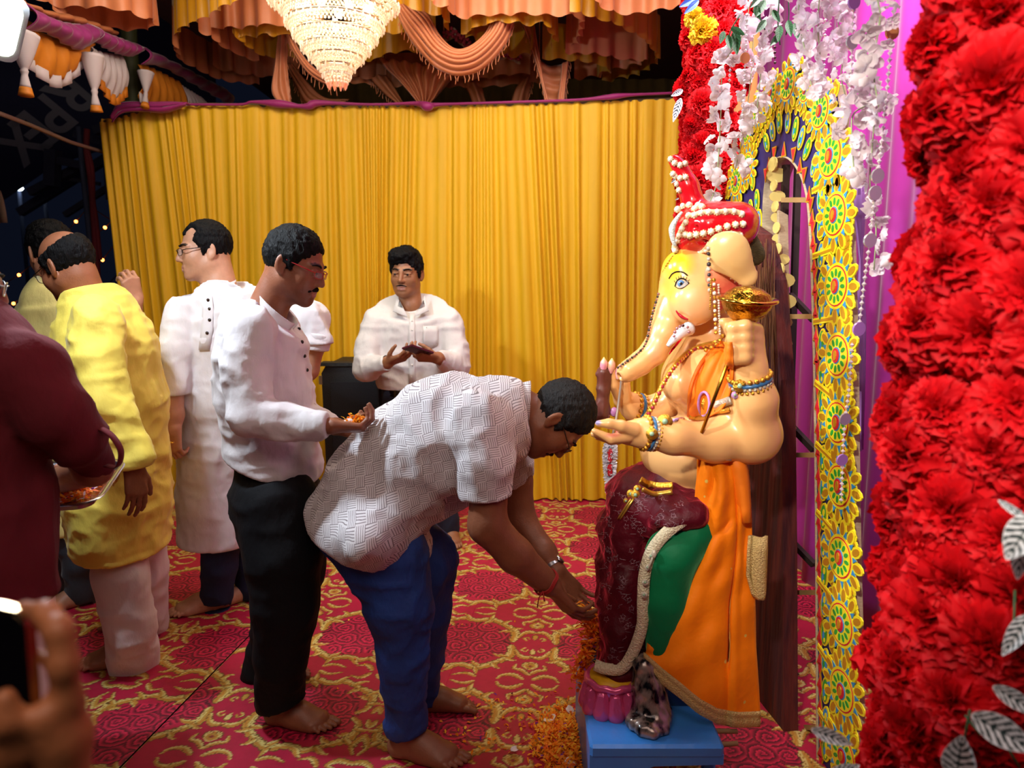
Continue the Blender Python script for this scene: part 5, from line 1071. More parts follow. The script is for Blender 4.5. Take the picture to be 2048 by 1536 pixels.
# ------------------------------------------------------------------ hands of the photographer's neighbour with a phone, lower left
def hand_with_phone():
    Y = .46; s = S(100, 1400, Y)
    par = thing('person', 'blurred bare hands of an onlooker raising a phone in the near lower left corner', 'person', P(100, 1536, Y))
    d = SDF(); X = lambda x, y, dy=0, : P(x, y, Y + dy)
    d.chain([(X(48, 1216, .03), 17 * s), (X(92, 1226, .012), 20 * s), (X(118, 1262, 0), 22 * s), (X(128, 1330, -.004), 23 * s), (X(132, 1400, 0), 27 * s), (X(138, 1470, .005), 40 * s), (X(120, 1600, .01), 52 * s), (X(110, 1760, .01), 62 * s)], .012)
    d.chain([(X(58, 1235, .055), 15 * s), (X(108, 1262, .045), 18 * s), (X(128, 1330, .035), 20 * s), (X(140, 1420, .03), 26 * s)], .006)
    d.chain([(X(62, 1300, .07), 14 * s), (X(112, 1330, .06), 17 * s), (X(135, 1400, .05), 20 * s), (X(142, 1460, .035), 28 * s)], .006)
    d.chain([(X(55, 1500, -.01), 15 * s), (X(85, 1440, -.012), 20 * s), (X(118, 1480, -.005), 28 * s), (X(125, 1560, 0), 40 * s)], .012)
    d.chain([(X(10, 1396, -.02), 20 * s), (X(12, 1440, -.02), 26 * s), (X(14, 1500, -.012), 30 * s), (X(20, 1620, 0), 42 * s), (X(60, 1740, .01), 60 * s)], .01)
    d.fine(P(-40, 1640, Y - .04) - .02, P(220, 1180, Y + .08) + .02, .0035)
    sk = base_col('#b27047'); sdf_obj('body', d, .006, SKIN, par, col=lambda v: np.tile(sk, (len(v), 1)))
    ph = thing('mobile_phone', 'large black phone with gilt edge in the blurred hand, lower left corner', 'phone', P(0, 1330, Y))
    f = nrm(V3(-.96, .28, .05)); u = nrm(V3(.13, -.05, 1) - f * np.dot(f, V3(.13, -.05, 1))); n = np.cross(f, u)
    c = P(62, 1222, Y + .02) + f * .038 - u * .075; b = MB(); out = []
    for cx, cy, a0 in ((1, 1, 0), (-1, 1, 90), (-1, -1, 180), (1, -1, 270)):
        for a in (0, 30, 60, 90): t = math.radians(a0 + a); out.append(c + f * (cx * .028 + .009 * math.cos(t)) + u * (cy * .066 + .009 * math.sin(t)))
    if n[1] > 0: n = -n
    b.prism([p - n * .004 for p in out], n * .008); b.obj('phone_frame', mat('gilt_metal', '#c9a878', .25, 1.0), ph, recalc=True)
    b = MB(); b.prism([c + (p - c) * .955 + n * .0035 for p in out], n * .0012); b.obj('screen', mat('black_glass', '#0a0a10', .06), ph, recalc=True)
    return par
man_white_shirt(); man_bending(); man_white_kurta(); man_yellow_kurta(); man_pale_shirt(); man_maroon(); man_phone(); hand_with_phone()
# ------------------------------------------------------------------ the elephant-headed statue
PEARL = mat('pearl', '#f3ead8', .22, coat=.4); GOLDP = mat('gold_trim', '#d8a43a', .36, .85, bump=.5, bscale=150); CREAM = mat('cream_braid', '#e2c79a', .6, bump=.4, bscale=200)
REDP = mat('red_gloss_paint', '#c8101c', .16, coat=.5); STAT = mat('statue_paint', '#ffffff', .26, attr=True, coat=.25, var=.03, vscale=10)
BLUEB = mat('blue_bead', '#3a6fa0', .3); SILV = mat('silver_braid', '#cfc6b4', .4, .5, bump=.6, bscale=180)
VELM = mat('maroon_velvet', '#4e0414', .55, sheen=1.0, tint='#ff5068', var=.35, vscale=12, bump=1.0, bscale=22, spec=.2); VELG = mat('green_velvet', '#046038', .6, sheen=.8, tint='#70ffb0', var=.15, spec=.15, bump=.3, bscale=20)
VELO = mat('orange_velvet', '#f07a04', .65, sheen=.3, tint='#ffc060', var=.08, bump=.5, bscale=18, spec=.2, spots=(15, .095, '#d8b050')); VELO2 = mat('orange_velvet_plain', '#f07a04', .65, sheen=.15, tint='#ffc060', var=.08, bump=.2, bscale=18)
def bvh_of(o):
    me = o.data; mw = o.matrix_world; vs = [v.co for v in me.vertices]; return BVHTree.FromPolygons(vs, [tuple(p.vertices) for p in me.polygons])
def statue():
    Y = 2.2; t = thing('deity_statue', 'large painted elephant-headed deity statue in red turban, maroon and orange velvet, seated facing left', 'statue', P(1330, 1440, 2.2)[:2].tolist() + [.2])
    d = SDF()
    c = P(1402, 566, Y); s = S(1402, 566, Y)
    d.ell(c, (66 * s, .118, 74 * s)); d.ell(P(1388, 604, 2.10), (46 * s, .05, 46 * s), k=.03); d.ell(P(1388, 604, 2.30), (46 * s, .05, 46 * s), k=.03)
    d.ell(P(1362, 545, 2.15), (38 * s, .06, 44 * s), k=.03); d.ell(P(1362, 545, 2.26), (38 * s, .06, 44 * s), k=.03)
    d.px([(1358, 572, 2.18, 40), (1343, 622, 2.17, 32), (1328, 666, 2.15, 28), (1308, 703, 2.14, 25), (1280, 727, 2.13, 22), (1258, 741, 2.12, 19), (1250, 748, 2.12, 16)], .02)
    d.ell(P(1240, 752, 2.115), (6 * s, 8 * s, 8 * s), k=.004, op='s')
    d.cone(P(1362, 630, 2.07), P(1378, 640, 2.06), 4 * s, 3 * s, .006, 's')
    d.px([(1425, 640, 2.22, 45), (1420, 720, 2.22, 60)])
    # torso: chest, belly
    d.ell(P(1408, 760, 2.22), (85 * s, .2, 80 * s), k=.05); d.ell(P(1357, 765, 2.12), (32 * s, .07, 40 * s), k=.025); d.ell(P(1357, 765, 2.32), (32 * s, .07, 40 * s), k=.025)
    d.ell(P(1372, 905, 2.2), (93 * s, .20, 72 * s), k=.04); d.ell(P(1380, 980, 2.2), (80 * s, .17, 60 * s), k=.05)
    # near arms
    d.px([(1448, 740, 2.06, 42), (1502, 868, 1.98, 52), (1503, 870, 1.98, 52)], .04); d.px([(1503, 868, 1.97, 50), (1508, 800, 1.94, 43), (1499, 742, 1.93, 31), (1497, 722, 1.93, 27)], .03)
    d.px([(1450, 800, 2.06, 46), (1466, 868, 1.99, 46), (1430, 884, 1.96, 39), (1345, 873, 1.92, 33), (1296, 867, 1.91, 26), (1284, 866, 1.91, 25)], .03)
    # far arms
    d.px([(1360, 790, 2.42, 32), (1312, 822, 2.44, 28), (1268, 815, 2.42, 24), (1246, 798, 2.4, 20)], .03)
    # hands
    for i, (x, y) in enumerate(((1478, 655), (1472, 676), (1471, 697), (1475, 716))):
        d.px([(1512, y + 4, 1.93, 15), (1490, y - 2, 1.885, 14), (1466 + i * 1, y + 1, 1.89, 13), (1459 + i, y + 6, 1.93, 11)], .008)
    d.px([(1503, 722, 1.94, 27), (1500, 680, 1.94, 24)], .02); d.px([(1490, 668, 1.96, 13), (1456, 648, 1.94, 11), (1446, 644, 1.93, 9)], .01)
    d.px([(1286, 866, 1.91, 25), (1255, 866, 1.91, 24)], .02)
    for x1, y1, x2, y2, dy, r in ((1222, 878, 1188, 862, -.036, 8.5), (1222, 880, 1186, 868, -.008, 8.5), (1226, 880, 1194, 874, .020, 8.5), (1234, 880, 1206, 876, .044, 8)):
        d.px([(1256, 872, 1.91 + dy * .7, 13), (x1, y1, 1.9 + dy, r + 1.5), (x2, y2, 1.9 + dy, r - 2.5)], .004)
    d.px([(1268, 860, 1.88, 15), (1242, 852, 1.862, 12), (1218, 847, 1.856, 10), (1197, 847, 1.858, 7)], .006)
    d.fine(P(1180, 900, 1.82), P(1290, 825, 1.98), .0034)
    for k, dy in enumerate((-.03, -.008, .014, .034)):
        d.px([(1243, 800, 2.4 + dy * .5, 12), (1228 - k, 770, 2.38 + dy, 10), (1225 + k, 745 + 6 * k, 2.37 + dy, 8)], .006)
    d.px([(1252, 796, 2.38, 12), (1250, 762, 2.35, 10), (1240, 735, 2.34, 7)], .006)
    # lower leg and foot under the cloth
    d.px([(1350, 1000, 2.2, 50), (1262, 1045, 2.2, 36), (1240, 1250, 2.15, 36), (1236, 1345, 2.13, 36)], .03); d.px([(1250, 1352, 2.12, 24), (1204, 1362, 2.1, 20)], .03); d.px([(1390, 1020, 2.10, 45), (1345, 1100, 2.05, 36), (1335, 1300, 2.05, 26)], .03)
    d.fine(P(1180, 900, 1.85), P(1560, 520, 2.46), .0048)
    sk = base_col('#e9b071')
    def col(v):
        c = np.tile(sk, (len(v), 1))
        def blob(px, py, Yb, r, h, a):
            nonlocal c
            e = np.linalg.norm((v - P(px, py, Yb)) / np.array(r), axis=1); m = np.clip((1.2 - e) / .6, 0, 1)[:, None] * a; c = c * (1 - m) + base_col(h) * m
        blob(1342, 528, 2.2, (.05, .2, .05), '#f4cf12', .95); blob(1330, 570, 2.2, (.025, .2, .06), '#f4cf12', .5)
        blob(1310, 690, 2.1, (.02, .1, .06), '#f0a088', .35); blob(1390, 610, 2.05, (.05, .05, .05), '#f3b98a', .4); blob(1366, 632, 2.06, (.012, .03, .006), '#b3102a', .0)
        blob(1240, 752, 2.11, (.012, .02, .012), '#b5683e', .6); blob(1220, 864, 1.9, (.030, .06, .008), '#d2506a', .7)
        for x, y in ((1196, 845),): blob(x, y, 1.855, (.009, .012, .007), '#8a86c8', .9)
        return c
    body = sdf_obj('body', d, .014, STAT, t, col=col, smooth=2); bv = bvh_of(body)
    def hit(x, y, off=0.0, tree=None, dft=2.1):
        dr = nrm(ray(x, y)); h = (tree or bv).ray_cast(Vector(CAM), Vector(dr)); 
        return (np.array(h[0]) - dr * off) if h[0] is not None else P(x, y, dft)
    # turban
    d = SDF(); tc = P(1428, 462, Y); d.ell(tc, (80 * s, .135, 52 * s)); d.ell(P(1376, 470, Y), (30 * s, .09, 40 * s), k=.03); d.px([(1392, 425, Y, 26), (1376, 372, Y, 20), (1361, 334, Y, 15)], .015)
    d.cone(P(1350, 322, Y), P(1360, 338, Y), 13 * s, 15 * s, .004)
    d.cone(P(1400, 455, Y), P(1470, 445, Y), 46 * s, 40 * s, .02, flat=(V3(0, 1, 0), 2.0))
    for a, b_ in (((1360, 500), (1440, 470)), ((1360, 460), (1500, 440))): d.cone(P(*a, 2.09), P(*b_, 2.1), .006, .006, .012, 's')
    for k, (a, b_, r) in enumerate((((1380, 492), (1410, 494), 3), ((1376, 455), (1500, 430), 3))): pass
    tu = sdf_obj('turban', d, .006, REDP, t, smooth=2); tb = bvh_of(tu)
    th = lambda x, y, o=0: hit(x, y, o, tb, 2.12)
    cv = lambda a, b_: (1320 + .1172 * a, 380 + .1172 * b_)
    rows = [[(300, 330), (395, 280), (500, 260), (590, 320), (650, 262), (715, 285)], [(490, 435), (590, 430), (705, 390), (830, 378), (970, 380), (1110, 370), (1255, 370), (1390, 410)],
            [(430, 760), (510, 775), (620, 760), (740, 740), (870, 710), (1000, 660), (1145, 620), (1285, 592), (1415, 582)], [(385, 1060), (475, 1080), (570, 1080), (670, 1075), (780, 1020), (850, 930), (940, 840), (1080, 770), (1220, 752), (1360, 772)],
            [(440, 550), (375, 660), (330, 770), (300, 860), (265, 950), (255, 1030)]]
    pm = MB(); pm.ball((0, 0, 0), .0078, 10); pme = pm.mesh('pearl', PEARL)
    fm = MB()
    for k in range(8): a = k * .785; fm.ball((.0075 * math.cos(a), .0075 * math.sin(a), 0), .0038, 6)
    fme = fm.mesh('pearl_setting', CREAM)
    def pearl(p, nrmv, sc=1.0):
        st = link('pearl_setting', fme, t, loc=p); M3 = Matrix(frame(np.cross(nrmv, V3(.3, .2, 1)), nrmv).T.tolist()); 
        st.rotation_euler = Vector(nrmv).to_track_quat('Z', 'Y').to_euler(); st.scale = (sc,) * 3
        pe = link('pearl', pme, t, loc=np.asarray(p) + np.asarray(nrmv) * .004 * sc); pe.scale = (sc,) * 3
    for ri, row in enumerate(rows):
        if ri in (1, 3, 4):
            pts = cat([th(*cv(*q), .001) for q in row], 5); b = MB(); b.tube(pts, .013 if ri != 4 else .011, 6, flat=.6); b.obj('braid', CREAM, tu)
        for q in row:
            x, y = cv(*q); p = th(x, y, .006); n = nrm(p - (tc + V3(-.02, 0, -.02))); n = nrm(n + V3(0, -.5, 0)); pearl(p, n, 1.0 if ri != 4 else .9)
    for (x, y) in ((1341, 318), (1349, 326), (1360, 330), (1370, 327), (1346, 348), (1351, 352), (1360, 356), (1371, 354), (1354, 368), (1358, 380)):
        pearl(th(x, y, .004), nrm(V3(-.3, -1, 0)), .9)
    b = MB(); pts = cat([P(x, y, 2.1) for x, y in ((1364, 424), (1352, 440), (1344, 458), (1346, 480), (1351, 492))], 6); b.tube(pts, np.interp(range(len(pts)), [0, 12, len(pts) - 1], [.006, .016, .006]), 8, flat=.6); b.obj('pearl_band', mat('white_pearl_cloth', '#dfe2e0', .4, bump=1.0, bscale=220), tu)
    d = SDF(); d.px([(1490, 480, 2.18, 24), (1508, 510, 2.2, 22)]); sdf_obj('hair_bun', d, .006, mat('dark_straw', '#4a3c1c', .8, bump=1, bscale=120, stretch=(1, 1, 5)), tu)
    b = MB(); b.tube(cat([P(1362, 318, 2.22), P(1376, 350, 2.22), P(1386, 390, 2.22), P(1392, 410, 2.22)], 5), .006, 6); b.obj('plume_spine', mat('dark_straw', '#4a3c1c'), tu)
    # ear
    d = SDF(); fl = (nrm(V3(.25, 1, .1)), .32); d.cone(P(1456, 506, 2.02), P(1494, 552, 2.03), 33 * s * .92, 21 * s, .01, flat=fl); d.cone(P(1436, 520, 2.05), P(1456, 506, 2.02), 20 * s, 30 * s, .02, flat=fl)
    d.cone(P(1438, 494, 2.03), P(1480, 488, 2.03), 16 * s, 14 * s, .01, flat=fl)
    er = sdf_obj('ear', d, .006, STAT, t, col=lambda v: np.tile(base_col('#e3b878'), (len(v), 1)), smooth=2)
    d = SDF(); d.cone(P(1440, 548, 2.07), P(1470, 585, 2.08), 26 * s, 20 * s, .01, flat=(V3(0, 1, 0), .3)); d.cone(P(1440, 548, 2.07), P(1436, 610, 2.09), 24 * s, 14 * s, .01, flat=(V3(0, 1, 0), .3))
    ei = sdf_obj('inner_ear', d, .006, mat('ear_red_paint', '#e0624a', .3, col2='#e88a64', vscale=12), t)
    for q in ((1446, 543), (1454, 550), (1462, 557), (1470, 563), (1478, 568), (1486, 572)): b = MB(); b.ball(hit(q[0], q[1], .004, bvh_of(ei), 2.05), .0035, 8); b.obj('ear_pearl', PEARL, ei)
    # ear-side chains
    def chain_(pts, r, m, name, step=None, par=t, alt=None):
        p = resample(cat([np.asarray(q) for q in pts], 8), max(3, int(sum(np.linalg.norm(np.asarray(a) - np.asarray(c_)) for a, c_ in zip(pts[:-1], pts[1:])) / (step or r * 1.9)))); b = MB(); b2 = MB()
        for i, q in enumerate(p): (b2 if alt and i % 2 else b).ball(q, r * (1 if i % 3 else 1.15), 6)
        o = b.obj(name, m, par); o['kind'] = 'stuff'
        if alt: o2 = b2.obj(name, alt, par); o2['kind'] = 'stuff'
    SPK = mat('crystal_stone', '#cfc3b0', .12, .3)
    chain_([P(1417, 497, 2.03), P(1418, 540, 2.03), P(1419, 580, 2.04)], .0062, SPK, 'ear_chain', alt=mat('dark_stone', '#3a3030', .2))
    chain_([P(1428, 560, 2.03), P(1430, 620, 2.03), P(1432, 665, 2.03)], .0055, GOLDP, 'ear_chain', alt=PEARL); chain_([P(1437, 570, 2.04), P(1438, 620, 2.04), P(1440, 668, 2.04)], .0035, PEARL, 'ear_chain'); chain_([P(1422, 560, 2.03), P(1421, 600, 2.03), P(1420, 618, 2.03)], .003, GOLDP, 'ear_chain')
    chain_([hit(1352, 505, .003), hit(1333, 530, .003), P(1321, 560, 2.17)], .0038, GOLDP, 'forehead_chain')
    chain_([P(1317, 588, 2.14), P(1306, 625, 2.14), P(1298, 660, 2.13), P(1291, 688, 2.12), P(1276, 706, 2.11), P(1254, 722, 2.1), P(1236, 735, 2.1)], .0042, mat('trunk_stones', '#a87a70', .15, .4), 'trunk_chain', alt=mat('dark_stone', '#3a3030', .2))
    # eye, brow, lashes
    e0 = hit(1362, 568, .001); n0 = nrm(CAM - e0); Fe = frame(n0, (0, 0, 1))
    def epl(x, y, o): return hit(x, y, o)
    b = MB(); b.add([hit(x, y, .0015) for x, y in ((1352, 571), (1355, 563), (1361, 559), (1369, 561), (1377, 567), (1371, 573), (1362, 576), (1355, 575))], [tuple(range(8))]); ey = b.obj('eye', EYEW, t)
    b = MB(); b.lathe([(0, .002), (.0098, .0015), (.0098, 0)], hit(1362, 567, .0022), n0, 14); b.obj('iris', mat('iris_blue', '#5d86b8', .15), ey); b = MB(); b.lathe([(0, .003), (.0042, .0028), (.0042, 0)], hit(1362, 567, .003), n0, 12); b.obj('pupil', EYED, ey)
    b = MB(); b.tube(cat([hit(x, y, .001) for x, y in ((1350, 573), (1354, 562), (1361, 557), (1370, 559), (1378, 567))], 4), .0022, 5); b.tube(cat([hit(x, y, .001) for x, y in ((1350, 573), (1357, 577), (1366, 576), (1378, 567))], 4), .0012, 5)
    for x, y, x2, y2 in ((1351, 566, 1348, 561), (1354, 561, 1352, 555), (1358, 558, 1357, 552), (1362, 557, 1362, 550), (1366, 558, 1368, 552), (1371, 560, 1374, 554), (1375, 563, 1379, 559)): b.tube([hit(x, y, .001), hit(x2, y2, .003)], .0008, 4)
    b.obj('eye_line', EYED, ey)
    b = MB(); b.tube(cat([hit(x, y, .001) for x, y in ((1338, 557), (1345, 547), (1356, 543), (1367, 545), (1375, 551))], 5), .0021, 5); b.obj('eyebrow', EYED, t)
    b = MB(); b.tube(cat([hit(x, y, .0005) for x, y in ((1352, 621), (1358, 629), (1366, 635), (1376, 639))], 5), np.interp(range(16), [0, 8, 15], [.0022, .0052, .0028]), 6); b.obj('mouth', mat('mouth_red', '#b00f28', .3), t)
    # tusk
    b = MB(); pts = cat([P(1378, 657, 2.05), P(1362, 666, 2.02), P(1346, 680, 2.0), P(1335, 692, 1.995)], 5); b.tube(pts, np.linspace(.020, .005, len(pts)), 12); tk = b.obj('tusk', mat('tusk_paint', '#e6e8f0', .3), t)
    chain_([P(1366, 651, 2.0), P(1356, 655, 1.99), P(1350, 664, 1.985), P(1348, 672, 1.98)], .0045, mat('tusk_stones', '#b07a80', .2, .3), 'tusk_ring', par=tk); chain_([P(1366, 651, 2.0), P(1376, 655, 1.99), P(1378, 664, 1.99)], .0045, mat('tusk_stones', '#b07a80'), 'tusk_ring', par=tk)
    # bracelets
    def cuff(a, b_, r, name, seq):
        a = np.asarray(a); ax = nrm(np.asarray(b_) - a); x1 = nrm(np.cross(ax, V3(0, 1, 0) if abs(ax[1]) < .8 else V3(0, 0, 1))); x2 = np.cross(ax, x1); par = None
        for (off, rr, m, nb) in seq:
            bb = MB()
            if nb:
                for g in np.linspace(0, 2 * math.pi, nb, endpoint=False): bb.ball(a + ax * off + (x1 * math.cos(g) + x2 * math.sin(g)) * (r + rr * .5), rr, 6)
            else: bb.tube([a + ax * off + (x1 * math.cos(g) + x2 * math.sin(g)) * (r + rr * .4) for g in np.linspace(0, 2 * math.pi, 28, endpoint=False)], rr, 6, closed=True)
            o = bb.obj(name if par is None else 'bracelet_row', m, t if par is None else par); par = par or o
            if nb: o['kind'] = 'stuff'
    cuff(P(1290, 866, 1.91), P(1330, 872, 1.92), .0400, 'bracelet', [(0, .008, GOLDP, 18), (.012, .006, BLUEB, 0), (.021, .006, SILV, 24), (.030, .005, GOLDP, 26)])
    cuff(P(1499, 752, 1.93), P(1506, 800, 1.94), .0505, 'bracelet', [(0, .008, GOLDP, 20), (.012, .006, BLUEB, 0), (.021, .006, SILV, 26), (.031, .006, GOLDP, 24)])
    cuff(P(1268, 815, 2.42), P(1300, 822, 2.44), .044, 'bracelet', [(0, .009, GOLDP, 16), (.015, .007, BLUEB, 0), (.027, .007, GOLDP, 20)])
    def brooch(x, y, r, m, name='brooch', tree=None, dft=2.0, lab=None):
        p = hit(x, y, .004, tree, dft); n = nrm(CAM - p); bb = MB(); bb.lathe([(0, .010), (r * .5, .008), (r * .6, .004), (r, .004), (r, -.004)], p, n, 14); o = bb.obj(name, m, t); b2 = MB(); b2.ball(p + n * .009, r * .42, 8); b2.obj('stone', mat('green_stone', '#8fae90', .15), o); return o
    brooch(1304, 868, .016, GOLDP); brooch(1330, 843, .020, GOLDP); brooch(1480, 772, .018, GOLDP); brooch(1470, 790, .010, mat('lilac_stone', '#c79ad0', .25))
    b = MB(); b.tube(cat([hit(1342, 842, .002), hit(1355, 838, .002), hit(1366, 836, .002)], 4), .004, 5); b.obj('brooch_tail', mat('lilac_stone', '#c79ad0'), t)
    # necklaces
    nk = [P(1436, 684, 2.04), hit(1402, 692, .006), hit(1375, 706, .006), P(1352, 728, 2.05), P(1332, 756, 2.02), P(1317, 785, 2.0), P(1305, 812, 2.0), P(1288, 838, 2.02), P(1279, 852, 2.05)]
    b = MB(); b.tube(cat(nk, 6), .013, 8, flat=.5); b.obj('necklace_band', GOLDP, t); chain_([q + V3(.0, -.011, 0) for q in nk], .0062, mat('brass_bead', '#e4bd52', .3, .8), 'necklace', .0105, alt=mat('red_stone', '#a02838', .2))
    chain_([P(1446, 672, 2.03), P(1432, 690, 2.02), P(1412, 700, 2.02)], .007, GOLDP, 'necklace', .012)
    # ---------------- clothing
    def vel(name, d_, m, folds, h=.0085, par=t): return sdf_obj(name, d_, h, m, par, folds)
    d = SDF(); fl = (V3(0, 1, 0), 1.7); d.px([(1350, 985, 2.2, 50), (1285, 1000, 2.2, 48)], .03, (V3(0, 1, 0), 3.0)); d.px([(1350, 982, 2.2, 62), (1278, 1002, 2.2, 56), (1254, 1060, 2.2, 52), (1246, 1150, 2.17, 47), (1242, 1240, 2.14, 45), (1236, 1345, 2.12, 46)], .03, fl); d.px([(1345, 985, 2.16, 66), (1362, 1010, 2.12, 46), (1352, 1050, 2.12, 40)], .03, fl)
    d.px([(1310, 990, 2.16, 36), (1356, 985, 2.16, 36)], .03, (V3(0, 1, 0), 4.2))
    d.plane(P(1236, 1340, 2.12), (.22, 0, -1), .004, P(1150, 1450, 1.9), P(1300, 1320, 2.4))
    d.plane(P(1330, 958, 2.0), (-.06, 0, 1), .01, P(1220, 1000, 1.8), P(1460, 900, 2.5))
    vm = VELM; dh = vel('dhoti', d, vm, [(.010, (7, 7, 10), 2), (.009, (14, 14, 9), 5), (.004, (28, 28, 24), 8)]); db = bvh_of(dh)
    # silver embroidery: little sprays of thread lying on the velvet
    rr = random.Random(11); b = MB()
    for _ in range(150):
        x, y = rr.uniform(1198, 1300), rr.uniform(985, 1325)
        if rr.random() < .3: x, y = rr.uniform(1250, 1385), rr.uniform(990, 1060)
        a0 = rr.uniform(0, 6.28); k = rr.choice((0, 1, 1)); pts = []
        if k == 0: 
            for j in range(13): a = j * math.pi / 6; r = 4.5 + 2.2 * math.cos(5 * a); pts.append((x + r * math.cos(a + a0), y + r * math.sin(a + a0)))
        else:
            for j in range(6): pts.append((x + j * 2.6 * math.cos(a0) + 3 * math.sin(j * 1.4), y + j * 2.6 * math.sin(a0)))
        hs = [db.ray_cast(Vector(CAM), Vector(nrm(ray(*q)))) for q in pts]
        if any(h[0] is None for h in hs): continue
        b.tube([np.array(h[0]) - nrm(ray(*q)) * .0012 for h, q in zip(hs, pts)], .00075, 3)
    o = b.obj('embroidery', mat('silver_thread', '#a8808a', .4, .4), dh); o['kind'] = 'stuff'
    d = SDF(); d.px([(1392, 1062, 2.0, 46), (1346, 1106, 1.97, 48), (1334, 1200, 1.98, 42), (1318, 1300, 2.0, 28)], .03); vel('green_drape', d, VELG, [(.004, (7, 7, 9), 3)])
    def ribbon(pts, w, m, name, par=t, th=.004, zig=0):
        p = cat(pts, 7); rows = [[], []]
        for i, q in enumerate(p):
            tt = nrm(p[min(i + 1, len(p) - 1)] - p[max(i - 1, 0)]); vdir = nrm(CAM - q); sd = nrm(np.cross(tt, vdir)); rows[0].append(q - sd * w / 2); rows[1].append(q + sd * w / 2)
        bb = MB(); bb.grid([rows[0], [(a + c_) / 2 + nrm(CAM - a) * .003 for a, c_ in zip(*rows)], rows[1]], th=th); return bb.obj(name, m, par)
    ribbon([P(1398, 1014, 1.955), P(1366, 1040, 1.93), P(1330, 1068, 1.925), P(1302, 1105, 1.93), P(1289, 1150, 1.945), P(1286, 1200, 1.95), P(1284, 1252, 1.97), P(1266, 1304, 1.99), P(1244, 1336, 2.0), P(1214, 1338, 2.01), P(1190, 1330, 2.03)], .032, mat('champagne_border', '#e4d6b4', .45, .25, bump=.8, bscale=200), 'dhoti_border')
    for x, y in ((1302, 1112), (1296, 1135), (1290, 1165), (1288, 1190)): brooch(x, y, .009, SILV, 'border_bead', None, 1.93)
    b = MB(); p0, p1 = P(1308, 1108, 1.915), P(1296, 1140, 1.92); b.tube([p0, p1], .003, 6); b.ball(p0, .010, 8, sc=(.8, .8, 1.3)); b.obj('jewel_pin', SPK, t)
    # orange shawl hanging over the near arm down to the stool
    rows_px = [(912, 1394, 1484), (960, 1393, 1495), (1000, 1389, 1500), (1040, 1383, 1503), (1080, 1373, 1505), (1120, 1361, 1506), (1160, 1338, 1507), (1200, 1312, 1508), (1250, 1301, 1509), (1295, 1296, 1510)]
    hem = resample(np.array([(1289, 1318), (1322, 1348), (1362, 1380), (1400, 1412), (1432, 1430), (1475, 1438), (1520, 1436)], float), 40)
    G = [[(l + (r - l) * j / 39, y) for j in range(40)] for (y, l, r) in rows_px]; last = np.array(G[-1])
    for q in np.linspace(.2, 1, 6): G.append([tuple(last[j] * (1 - q) + hem[j] * q) for j in range(40)])
    Gp = np.array(G); n_ = len(G); Gi = resample(Gp.reshape(n_, -1), 72).reshape(72, 40, 2)
    def depth(i, j):
        v_ = i / 71; u = j / 39; bulge = math.sin(math.pi * min(1, u * 1.02)) ** .8; base = 1.985 - .065 * bulge * (.45 + .55 * v_)
        f = .010 * math.sin(u * 9 + v_ * 2) * (1 - v_) + .006 * math.sin(u * 22 + v_ * 5) * (1 - .5 * v_) + .012 * math.exp(-((u - .74 - .02 * v_) / .025) ** 2) * (1 if v_ > .03 else 0) - .014 * math.exp(-((u - .80) / .03) ** 2)
        f += .010 * math.exp(-((v_ - .30 + .25 * (u - .5)) / .02) ** 2) * math.exp(-((u - .5) / .2) ** 2) + .004 * math.sin(v_ * 30 + u * 12)
        return base + f
    b = MB(); b.grid([[P(Gi[i, j, 0], Gi[i, j, 1], depth(i, j)) for j in range(40)] for i in range(72)], th=.006); sw = b.obj('orange_drape', VELO, t)
    off = np.array([(-2, 26), (-6, 30), (-8, 30), (-8, 30), (-4, 28), (0, 26), (2, 24)], float); off = resample(off, 40)[:40]
    b = MB(); hp = [P(hem[j, 0], hem[j, 1] - 14, depth(71, j) - .008) for j in range(40)]; hq = [P(hem[j, 0] - 1, hem[j, 1] + 17, depth(71, j) - .006) for j in range(40)]
    b.grid([[a * (1 - q) + c_ * q + V3(0, -.003 * math.sin(q * 12), 0) for a, c_ in zip(hp, hq)] for q in np.linspace(0, 1, 8)], th=.005); b.obj('gold_hem', mat('gold_brocade', '#d8b878', .45, .35, bump=.9, bscale=240), sw)
    # inner fold seen under the elbow
    b = MB(); b.grid([[P(l + (r - l) * u, y, 1.965 + .02 * math.sin(u * 6)) for u in np.linspace(0, 1, 12)] for y, l, r in ((905, 1420, 1482), (940, 1428, 1494), (980, 1440, 1497), (1020, 1455, 1499), (1045, 1468, 1500))], th=.006); b.obj('drape_fold', VELO2, sw)
    b = MB(); b.grid([[P(x, y, 1.95) + V3(0, .01 * math.sin(i), 0) for i, x in enumerate(np.linspace(a, c_, 8))] for y, a, c_ in ((1072, 1496, 1532), (1100, 1494, 1532), (1150, 1492, 1530), (1188, 1502, 1528), (1196, 1508, 1526))], th=.008); b.obj('brocade_end', mat('gold_brocade', '#c09a5c'), sw)
    # shawl across the chest
    sh_rows = [(684, 1436, 1462), (705, 1420, 1466), (730, 1400, 1468), (755, 1389, 1467), (780, 1381, 1463), (805, 1377, 1456), (824, 1376, 1440), (836, 1380, 1414)]
    b = MB(); b.grid([[hit(l + (r - l) * u, y, .010 + .006 * math.sin(u * 15 + y * .03), None, 2.03) for u in np.linspace(0, 1, 24)] for y, l, r in [tuple(q) for q in resample(np.array(sh_rows, float), 30)]], th=.004); b.obj('chest_shawl', VELO2, t)
    ribbon([hit(1428, 695, .02), hit(1404, 724, .02), hit(1388, 756, .02), hit(1379, 790, .02), hit(1377, 832, .02)], .006, mat('orange_piping', '#d86a08', .6), 'shawl_edge'); ribbon([hit(1380, 830, .018), hit(1396, 834, .018), hit(1416, 833, .018)], .016, GOLDP, 'shawl_hem')
